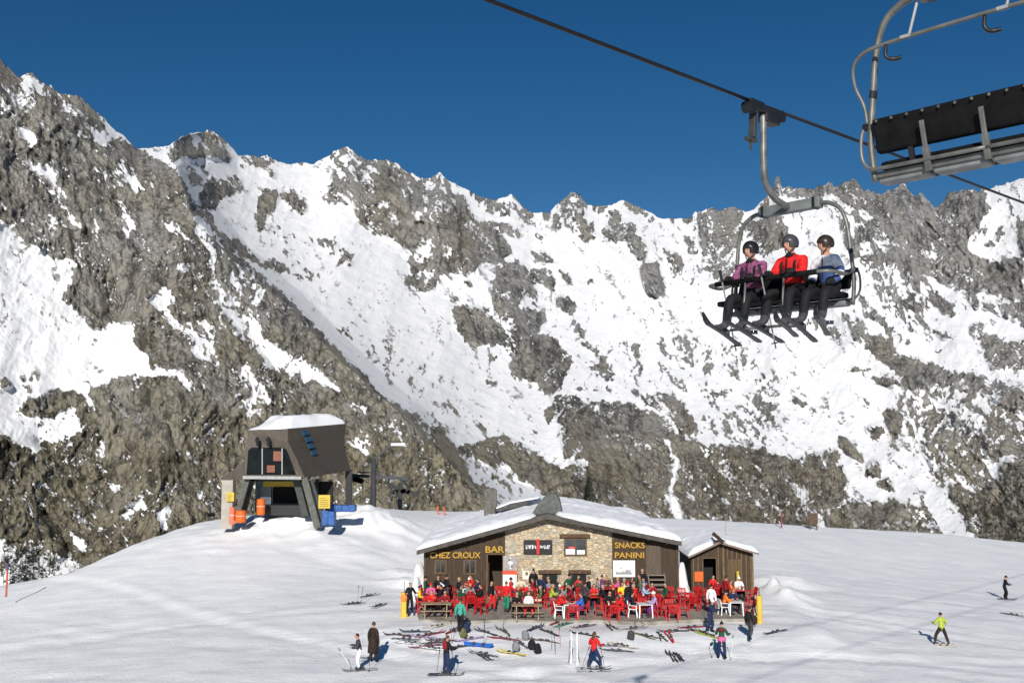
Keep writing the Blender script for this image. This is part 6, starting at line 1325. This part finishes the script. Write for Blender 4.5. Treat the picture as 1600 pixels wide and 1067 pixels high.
# ------------------------------------------------------------------ skis left lying on the snow
LYING = [((615, 998), (655, 1001), 'grey', 'grey skis, leftmost of the ski heap'), ((629, 987), (668, 987), 'black', 'black skis pointing at the left yellow post'), ((660, 983), (706, 976), 'cream', 'tan skis just below the left picnic table'), ((655, 995), (690, 988), 'dark red', 'dark red skis in the middle of the left ski heap'), ((643, 1013), (688, 1008), 'dark red', 'dark red skis left of the person with red panels'), ((660, 1006), (694, 1003), 'dark grey', 'dark grey skis behind the person with red panels'), ((697, 991), (722, 981), 'dark red', 'dark red skis at the feet of the teal jacket'),
 ((620, 1004), (662, 1008), 'white', 'white skis at the lower left of the ski heap'), ((672, 1000), (708, 1001), 'brown', 'brown skis at the right of the left ski heap'), ((640, 993), (676, 997), 'lilac', 'lilac skis inside the left ski heap'), ((700, 1013), (728, 1009), 'black', 'black skis right behind the person with red panels'),
 ((745, 984), (774, 993), 'dark grey', 'dark grey skis above the blue snowboard'), ((770, 996), (808, 1000), 'dark red', 'dark red skis right of the blue snowboard'), ((782, 983), (794, 992), 'olive', 'olive skis below the bar path'), ((742, 1020), (768, 1025), 'grey', 'grey skis below the blue snowboard'), ((752, 1023), (764, 1031), 'black', 'short black skis below the blue snowboard'), ((786, 1018), (812, 1023), 'yellow', 'yellow skis left of the black bag'), ((846, 984), (870, 993), 'dark grey', 'dark grey skis below the right picnic table'),
 ((861, 976), (886, 970), 'dark red', 'dark red skis touching the terrace edge'), ((866, 980), (892, 973), 'green', 'green skis beside the dark red ones at terrace edge'), ((892, 982), (932, 976), 'brown', 'brown skis below the front middle table'), ((944, 975), (965, 988), 'black', 'black skis below the front table with red armchairs'), ((936, 1009), (976, 1010), 'grey', 'long grey skis right of the long haired person, upper'), ((940, 1015), (985, 1018), 'dark grey', 'long dark skis right of the long haired person, lower'), ((958, 1005), (988, 1013), 'cream', 'cream skis right of the long haired person'),
 ((1026, 987), (1076, 986), 'black', 'long black skis below the all red table'), ((1060, 981), (1102, 979), 'dark red', 'dull red skis left of the stooping person'), ((1028, 989), (1038, 1004), 'dark green', 'dark green skis lying beside the red ones'), ((1042, 989), (1052, 1004), 'red', 'bright red skis lying beside the dark green ones'), ((1044, 1020), (1055, 1032), 'brown', 'brown skis alone on the snow, right of centre'), ((1054, 1019), (1068, 1034), 'black', 'black skis next to the brown ones, right of centre'), ((1008, 974), (1040, 972), 'navy', 'navy skis against the right terrace edge'),
 ((545, 944), (558, 942), 'black', 'black skis far left of the terrace'), ((566, 933), (588, 930), 'dark grey', 'dark grey skis behind the marker left of the terrace'), ((571, 953), (612, 943), 'black', 'long black skis left of the left yellow post'), ((1196, 991), (1226, 985), 'dark grey', 'dark grey skis right of the person in dark brown'), ((1576, 960), (1594, 963), 'dark grey', 'dark skis in place of a shaded dip, far right edge of the snow'), ((1096, 990), (1122, 997), 'lime', 'lime skis between stooping and pink waisted people'), ((808, 1003), (822, 1012), 'grey', 'grey skis right of the dark red pair, centre'),  # far right dark pair is a stand-in for a shadowed divot
 ((828, 985), (846, 978), 'navy', 'navy skis between the bar path and the right picnic table'), ((900, 990), (926, 994), 'black', 'black skis above the upright poles, right side'), ((838, 1000), (862, 1004), 'brown', 'brown skis left of the leaning grey pole'), ((976, 984), (1004, 981), 'grey', 'grey skis above the dark grey rucksack'), ((606, 992), (634, 994), 'brown', 'brown skis at the far left tip of the ski heap'), ((664, 1012), (692, 1016), 'white', 'white skis just left of the person with red panels'), ((1000, 992), (1022, 998), 'olive', 'olive skis left of the dark green pair'), ((720, 1001), (744, 997), 'lilac', 'lilac skis left of the blue snowboard'), ((1084, 985), (1104, 990), 'black', 'black skis at the feet of the stooping person')]
for i, (a, b, c, lab) in enumerate(LYING):
    m, rz, pt, L_ = ground_dir(a, b); flip = (i % 3 == 0)
    e = ski_pair(m + Vector((0, 0, .012)), rz + (math.pi if flip else 0), c, lab, gap=rng.uniform(.10, .2), cross=rng.choice([0, 0, .06, .14]), pitch=-pt if flip else pt, stag=rng.uniform(-.1, .1))
# snowboard, rucksacks, helmets
m, rz, pt, L_ = ground_dir((727, 1009), (769, 1013)); mb = MB(); n = 16
for i in range(n + 1):
    t = i / n; y = -.78 + 1.56 * t; w_ = .27 * (.86 + .2 * abs(2 * t - 1) ** 2) * math.sqrt(max(.06, 1 - max(0, abs(2 * t - 1) - .8) / .2 * .92)); z = .02 + .09 * max(0, abs(2 * t - 1) - .78) / .22
    for sx, sz in ((-1, 0), (1, 0), (1, 1), (-1, 1)): mb.v.append((sx * w_ / 2, y, z + sz * .014))
for i in range(n):
    for j in range(4): mb.f.append((i * 4 + j, i * 4 + (j + 1) % 4, (i + 1) * 4 + (j + 1) % 4, (i + 1) * 4 + j)); mb.m.append(0)
mb.f += [(3, 2, 1, 0), (n * 4, n * 4 + 1, n * 4 + 2, n * 4 + 3)]; mb.m += [0, 0]
e = empty('snowboard', m + Vector((0, 0, .1))); e.rotation_euler = (pt, .6, rz); tag(e, 'blue snowboard lying tilted on the snow among the skis', 'snowboard'); mb.build('board', [SKIMAT['blue']], e)
for y in (-.25, .25):
    mb = MB(); mb.box((0, y, .055), (.22, .13, .03)); mb.box((.06, y, .12), (.03, .14, .13)); mb.build('binding', [BIND.materials[0]], e)
def rucksack(px, py, c, lab, rz=0.0):
    p = G(px, py); e = empty('rucksack', p, rz); tag(e, lab, 'rucksack', 'bags left on the snow')
    mb = MB(); mb.sph((0, 0, .24), (.20, .14, .27), 14, 10, 0, -1, lambda q: V3((q.x, q.y, max(q.z, -.85)))); mb.build('body', [cloth(c)], e, smooth=True)
    mb = MB(); mb.sph((0, -.13, .17), (.14, .07, .13), 12, 8); mb.build('pocket', [cloth(c)], e, smooth=True)
    for s in (-1, 1): mb = MB(); mb.tube([(s * .08, .10, .46), (s * .10, .19, .36), (s * .10, .17, .16), (s * .09, .10, .06)], .018, 6); mb.build('strap', [BLACK], e)
for a in ((729, 988, 'navy', 'navy rucksack right of the teal jacket', .3), (724, 996, 'olive', 'olive rucksack at the feet of the teal jacket', 1.0), (821, 1000, 'grey', 'grey rucksack in the middle of the lying skis', .4), (806, 1018, 'grey', 'grey rucksack by the yellow skis', -.4), (831, 1015, 'black', 'black bag right of the yellow skis, left of two', 0), (840, 1021, 'black', 'black bag right of the yellow skis, right of two', .8), (986, 1000, 'dark grey', 'dark grey rucksack above the long skis, right of centre', .2), (1178, 975, 'dark brown', 'dark brown rucksack by the right yellow post', .2)): rucksack(*a[:4], rz=a[4])
# poles stuck upright in the snow
for px, py, c, lab in ((888, 1034, 'dark grey', 'dark pole stuck upright, left of two beside the woman in red'), (906, 1034, 'dark grey', 'dark pole stuck upright, right of two beside the woman in red'), (868, 1022, 'black', 'black pole stuck upright left of the two dark ones'), (862, 1017, 'grey', 'grey pole leaning beside the black upright pole'), (756, 1010, 'black', 'black pole stuck upright behind the blue snowboard'), (757, 975, 'dark grey', 'dark pole stuck upright below the loose red chair'), (786, 975, 'dark grey', 'dark pole stuck upright at the end of the bar path'), (876, 1012, 'red', 'red pole leaning among the upright poles'), (989, 1003, 'brown', 'brown pole stuck beside the dark grey rucksack'), (706, 1002, 'grey', 'grey pole stuck upright behind the person with red panels'), (563, 944, 'dark grey', 'dark pole stuck upright far left of the terrace'), (558, 942, 'grey', 'grey pole stuck upright far left of the terrace')):
    p = G(px, py); ski_pole(p - Vector((0, 0, .12)), (rng.uniform(-.12, .12), rng.uniform(-.15, .15), rng.uniform(0, 6)), c, lab)
for i, (px, py) in enumerate(((893, 1036), (902, 1037))):
    p = G(px, py); e = empty('upright_ski', p + Vector((0, 0, .62))); e.rotation_euler = (R(-86), 0, .2 - .4 * i); tag(e, ['white ski stuck upright in the snow, left of the pair', 'white ski stuck upright in the snow, right of the pair'][i], 'ski', 'skis stuck upright in the snow')
    k = bpy.data.objects.new('board', SKI); COL.objects.link(k); k.parent = e; objmat(k, 0, SKIMAT['white']); b = bpy.data.objects.new('binding', BIND); COL.objects.link(b); b.parent = k
# ------------------------------------------------------------------ chairlift
RA_, RB_ = P(797, 0, 10), P(1600, 310, 20)
rd = (RB_ - RA_); hd_ = Vector((rd.x, rd.y, 0)).normalized()
ROPE = mat('greased_rope', (.02, .02, .022), .5, .3, 30, metal=.5)
def rope(p0, p1, label):
    mb = MB(); n = 14; mb.tube([p0.lerp(p1, i / n) for i in range(n + 1)], .024, 8); o = mb.build('haul_rope', [ROPE], smooth=True); tag(o, label, 'rope'); return o
O_far = P(1194, 166, 13.3)
rope(RA_ - rd * 1.6, O_far, 'black haul rope crossing the sky down to the grip of the occupied chair'); rope(O_far + (RB_ - O_far) * .001, RB_ + rd * 4.0, 'black haul rope running on from the occupied chair behind the empty one')
GALV = mat('galvanised_steel', (.150, .150, .138), .45, .35, 7, metal=.3); GALVD = mat('grey_painted_steel', (.15, .165, .16), .55, .3, 5, metal=.1); SEATB = mat('black_seat_pad', (.006, .006, .0065), .8, .5, 9, .004, spec=.15); PANELG = mat('pale_grey_panel', (.17, .18, .175), .6, .45, 5)
def smooth_path(pts, n=6):
    pts = [Vector(p) for p in pts]; out = []
    for i in range(len(pts) - 1):
        p0, p1, p2, p3 = pts[max(i - 1, 0)], pts[i], pts[i + 1], pts[min(i + 2, len(pts) - 1)]
        for k in range(n):
            t = k / n; out.append(.5 * ((2 * p1) + (p2 - p0) * t + (2 * p0 - 5 * p1 + 4 * p2 - p3) * t * t + (3 * p1 - p0 - 3 * p2 + p3) * t ** 3))
    return out + [pts[-1]]
def lift_chair(O, th, down, label, stretch=1.0):
    e = empty('lift_chair', O, th); tag(e, label, 'lift chair', 'chairs of the chairlift')
    y = -.60; W = .82
    rs = math.atan2(rd.z, math.hypot(rd.x, rd.y)) * (1 if down is None else -1)
    mb = MB(); mb.box((0, 0, -.06), (.12, .62, .12)); mb.box((.0, -.12, -.17), (.15, .34, .13)); mb.box((0, .22, -.02), (.10, .34, .09)); mb.build('grip', [BLACK], e, bevel=.02)
    for yy in (-.34, .36):
        mb = MB(); mb.tube([(-.08, yy, -.09), (.08, yy, -.09)], .085, 14); mb.build('guide_wheel', [BLACK], e)
    mb = MB(); mb.bar((.02, .24, -.15), (.03, .26, -.5), .07, .10); mb.box((.03, .30, -.53), (.08, .22, .05)); mb.bar((.03, .33, -.5), (.03, .30, -.68), .03, .03); mb.build('spring_arm', [mat('dark_grip_steel', (.04, .04, .04), .5)], e, bevel=.01)
    mb = MB(); mb.tube(smooth_path([(0, .03, -.14), (0, .04, -.45), (0, .05, -.85), (0, .0, -1.08), (0, -.18, -1.24), (0, -.45, -1.31), (0, y, -1.32)]), .047, 12); mb.build('hanger', [GALV], e, smooth=True)
    mb = MB(); mb.box((0, y, -1.325), (1.16, .13, .145)); mb.build('crossbeam', [GALVD], e, bevel=.012)
    for x in (-.48, .5):
        mb = MB(); mb.box((x, y, -1.325), (.05, .142, .157)); mb.build('clamp', [BLACK], e)
    for s in (-1, 1):
        mb = MB(); mb.tube(smooth_path([(s * .57, y, -1.335), (s * .74, y, -1.36), (s * .93, y, -1.47), (s * 1.03, y, -1.70), (s * 1.08, y, -2.05), (s * 1.12, y, -2.45), (s * 1.10, y + .02, -2.78)]), .031, 12); mb.build('bail_tube', [GALV], e, smooth=True)
    mb = MB(); mb.add([(-1.06, y - .02, -2.62), (1.06, y - .02, -2.62), (1.06, y + .06, -2.62), (-1.06, y + .06, -2.62), (-1.06, y - .09, -2.29), (1.06, y - .09, -2.29), (1.06, y - .03, -2.29), (-1.06, y - .03, -2.29)], [(0, 3, 2, 1), (4, 5, 6, 7), (0, 1, 5, 4), (1, 2, 6, 5), (2, 3, 7, 6), (3, 0, 4, 7)])
    mb.v = [(a, b, c if c > -2.5 else -2.56) for a, b, c in mb.v]; bk = mb.build('backrest', [SEATB], e, bevel=.02)
    mb = MB()
    for x in np.linspace(-1.0, 1.0, 14): mb.tube([(x, y - .095, -2.315), (x, y - .108, -2.32)], .012, 6); 
    mb.build('studs', [GALV], bk)
    mb = MB(); mb.box((0, y + .30, -2.655), (2.12, .52, .075)); mb.build('seat', [SEATB], e, bevel=.025)
    mb = MB(); mb.box((0, y + .52, -2.665), (2.10, .05, .05)); mb.build('seat_lip', [GALV], e, bevel=.01)
    mb = MB(); mb.box((0, y + .03, -2.735), (2.2, .07, .05)); mb.build('rear_rail', [GALV], e, bevel=.01)
    for i, x in enumerate((-.82, -.27, .28, .83)):
        mb = MB(); mb.box((x, y + .10, -2.765), (.50, .16, .07)); mb.build('under_panel', [PANELG], e, bevel=.015)
    for x in (-.545, .005, .555):
        mb = MB(); mb.bar((x, y - .115, -2.40), (x, y - .055, -2.62), .046, .022, up=(0, 1, 0)); mb.bar((x, y - .06, -2.60), (x, y + .0, -2.78), .06, .045, up=(0, 1, 0)); mb.build('back_strut', [GALV], e, bevel=.006)
    for x in (-.72, .72):
        mb = MB(); mb.bar((x, y - .0, -2.54), (x, y + .03, -2.66), .05, .03, up=(0, 1, 0)); mb.build('pad_bracket', [BLACK], e)
    for s in (-1, 1):
        mb = MB(); mb.tube(smooth_path([(s * 1.13, y, -2.30), (s * 1.19, y - .01, -2.34), (s * 1.215, y - .02, -2.46), (s * 1.20, y - .02, -2.60), (s * 1.12, y - .03, -2.68), (s * .98, y - .04, -2.695), (0, y - .04, -2.695)]), .017, 10); mb.build('side_rail', [GALV], e, smooth=True)
        mb = MB(); mb.tube([(s * 1.06, y, -2.32), (s * 1.19, y, -2.32)], .032, 10); mb.build('pivot', [BLACK], e)
        mb = MB(); mb.tube([(s * 1.075, y, -2.03), (s * 1.085, y, -2.09)], .037, 10); mb.build('tube_sleeve', [BLACK], e)
    if down:
        pts = [(-1.15, y, -2.30), (-1.17, y + .3, -2.40), (-1.15, y + .58, -2.40), (-1.02, y + .69, -2.40), (-.6, y + .70, -2.40), (.6, y + .70, -2.40), (1.02, y + .69, -2.40), (1.15, y + .58, -2.40), (1.17, y + .3, -2.40), (1.15, y, -2.30)]
        mb = MB(); mb.tube(smooth_path(pts, 4), .024, 10); sbar = mb.build('safety_bar', [GALV], e, smooth=True)
        mb = MB(); mb.tube([(-.95, y + .70, -2.40), (.95, y + .70, -2.40)], .036, 10); mb.build('bar_padding', [SEATB], sbar, smooth=True)
        for x in (-.36, .36):
            mb = MB(); mb.tube([(x, y + .70, -2.41), (x, y + .74, -2.7), (x, y + .72, -3.06)], .018, 8); mb.tube([(x - .30, y + .72, -3.06), (x + .30, y + .72, -3.06)], .020, 8); mb.build('footrest', [GALV], sbar, smooth=True)
    else:
        pts = [(-1.15, y, -2.30), (-1.17, y - .02, -2.14), (-1.23, y - .06, -1.98), (-1.22, y - .1, -1.82), (-1.10, y - .12, -1.735), (-.9, y - .12, -1.71), (-.4, y - .12, -1.70), (.4, y - .12, -1.70), (.9, y - .12, -1.71), (1.10, y - .12, -1.735), (1.22, y - .1, -1.82), (1.23, y - .06, -1.98), (1.17, y - .02, -2.14), (1.15, y, -2.30)]
        mb = MB(); mb.tube(smooth_path(pts, 5), .0165, 10); sbar = mb.build('safety_bar', [GALV], e, smooth=True)
        for x in (-.86, .08, .8):
            mb = MB(); mb.tube(smooth_path([(x, y - .12, -1.72), (x, y - .14, -1.80), (x + .02, y - .13, -1.835), (x + .06, y - .1, -1.845), (x + .12, y - .08, -1.84)], 4), .017, 8); mb.build('footrest_hook', [BLACK], sbar, smooth=True)
        for x in (-.63, .27):
            mb = MB(); mb.tube([(x + .04, y - .02, -1.40), (x, y - .12, -1.70)], .013, 8); mb.box((x - .03, y - .12, -1.70), (.10, .04, .025)); mb.build('strut_rod', [mat('worn_rod', (.30, .31, .31), .45)], sbar)
    for k in list(e.children_recursive):
        if k.type == 'MESH' and k.name.split('.')[0] not in ('grip', 'guide_wheel', 'spring_arm', 'hanger'):
            for v in k.data.vertices: v.co.x *= W
    return e
th_far = math.atan2(hd_.x, -hd_.y); th_near = math.atan2(-hd_.x, hd_.y)
far_chair = lift_chair(O_far, th_far, True, 'chairlift chair carrying three skiers across the snowy mountain face')
wx_ = Vector((math.cos(th_near), math.sin(th_near), 0)); fy_ = Vector((-math.sin(th_near), math.cos(th_near), 0))
corner = P(1368, 284, 8.0)
O_near = corner - wx_ * (-1.10 * .82) - fy_ * (-.58) + Vector((0, 0, 2.78))
near_chair = lift_chair(O_near, th_near, False, 'empty chairlift chair with raised bar seen from behind, top right corner')
rope(O_near - rd * 1.2, O_near + rd * .0005 , 'haul rope of the uphill side above the empty chair, behind it'); rope(O_near + rd * .001, O_near + rd * 4, 'haul rope of the uphill side above the empty chair, ahead')
# three skiers on the chair
PINKP = mat('pink_patterned_jacket', (.20, .055, .13), .7, .95, 22, .006)
BLUEW = mat('blue_jacket', (.035, .075, .21), .7, .2, 12, .006)
L1 = pose('lift', lean=.08, arms='bar', yaw=-.15, spread=.10); L2 = pose('lift', lean=.10, arms='bar', yaw=-.2, spread=.16); L3 = pose('lift', lean=.12, arms='lap', yaw=-.55, spread=.12, yoke=True)
cth, sth = math.cos(th_far), math.sin(th_far)
def seat_pos(x, dy=0, dz=0): ly, lz = -.33 + dy, -2.615 - .47 + dz; return O_far + Vector((cth * x - sth * ly, sth * x + cth * ly, lz))
for x, ps, j, t, h, g, lab, sc, skc in ((.44, L1, PINKP, 'black', 'black helmet', 'on', 'skier in pink patterned jacket and black helmet, left on the lift chair', .93, 'black'), (-.19, L2, 'red', 'black', 'dark grey helmet', 'up', 'skier in bright red jacket and dark grey helmet, middle of the lift chair', .93, 'black'), (-.71, L3, BLUEW, 'black', 'dark brown helmet', 'up', 'skier in blue and white jacket turning aside, right on the lift chair', .87, 'black')):
    p = seat_pos(x); o = person(ps, p, th_far + math.pi, j, t, h, lab, boots='dark grey' if x < .5 else 'black', hand='black', scale=sc, goggles=g or 'on')
    N = ps['N']
    hx_ = ps['head']; rr_ = ps['rot']
    mb = MB()
    for s in (-1, 1): mb.tube([hx_ + rr_ @ V3((s * .088, .012, .0)), hx_ + rr_ @ V3((s * .080, -.02, -.06)), hx_ + rr_ @ V3((s * .03, -.055, -.118)), hx_ + rr_ @ V3((0, -.06, -.122))], .008, 6)
    mb.build('chin_strap', [BLACK], o)
    mb = MB(); pe = N['pelvis'][0]; mb.tube([pe + V3((0, 0, .02)), pe + V3((0, 0, .07)), pe + V3((0, -.005, .12))], [.172, .178, .170], 16); mb.build('jacket_hem', [cloth('black')], o, smooth=True)
    mb = MB(); c_ = N['chest'][0]; mb.tube([c_ + V3((0, -.145, .14)), c_ + V3((0, -.158, .0)), c_ + V3((0, -.150, -.2))], .008, 6); mb.build('zip', [cloth('black')], o)
    for q_ in 'ab':
        mb = MB(); w0, w1 = N['el' + q_][0].lerp(N['wr' + q_][0], .72), N['wr' + q_][0]; mb.tube([w0, w0.lerp(w1, .5), w1.lerp(w0, -.15)], [.064, .067, .060], 10); mb.build('glove_cuff', [cloth('black')], o, smooth=True)
    if x < -.5:
        objmat(o, 7, cloth('white'))
        mb = MB(); mb.sph(N['chest'][0] + V3((0, .13, .0)), (.14, .10, .22), 12, 8); mb.build('backpack', [cloth('black')], o, smooth=True)
    elif x < .5:
        mb = MB(); c = N['chest'][0]
        for s in (-1, 1): mb.tube([c + V3((s * .10, -.02, .14)), c + V3((s * .11, -.125, .05)), c + V3((s * .115, -.12, -.12))], .018, 8)
        mb.build('rucksack_straps', [cloth('black')], o, smooth=True)
        mb = MB(); mb.sph(N['neck'][0] + V3((0, -.01, -.015)), (.088, .088, .05), 12, 8); mb.build('neck_warmer', [cloth('black')], o, smooth=True)
    else:
        mb = MB(); mb.sph(N['neck'][0] + V3((0, -.01, -.015)), (.085, .085, .05), 12, 8); mb.build('collar', [cloth('purple')], o, smooth=True)
    for s, q in ((-1, 'a'), (1, 'b')):
        an = N['an' + q][0] * sc; M = Matrix.Translation(p) @ Matrix.Rotation(th_far + math.pi, 4, 'Z')
        w_ = M @ (an + V3((s * .03, -.06, -.14)))
        k = empty('ski', w_); k.rotation_euler = (R(-rng.uniform(2, 9)), 0, th_far + math.pi + .30 + s * rng.uniform(-.05, .12)); k.scale = (1.0, 1, 1)
        side = 'left' if q == 'b' else 'right'
        tag(k, '%s ski on the %s foot of the %s skier on the chair' % (skc, side, {.44: 'pink patterned', -.19: 'bright red', -.71: 'blue and white'}[x]), 'ski', 'skis of the skiers on the lift chair')
        b = bpy.data.objects.new('board', SKI); COL.objects.link(b); b.parent = k; objmat(b, 0, SKIMAT[skc]); bb = bpy.data.objects.new('binding', BIND); COL.objects.link(bb); bb.parent = b
    if x > -.5:
        hd = N['hda'][0] * sc; w_ = M @ hd; ski_pole(w_ + Vector((.12, .05, -1.0)), (R(-9), R(6), th_far), 'grey', 'grey ski pole held by the %s skier on the chair' % ('pink patterned' if x > .5 else 'bright red'))
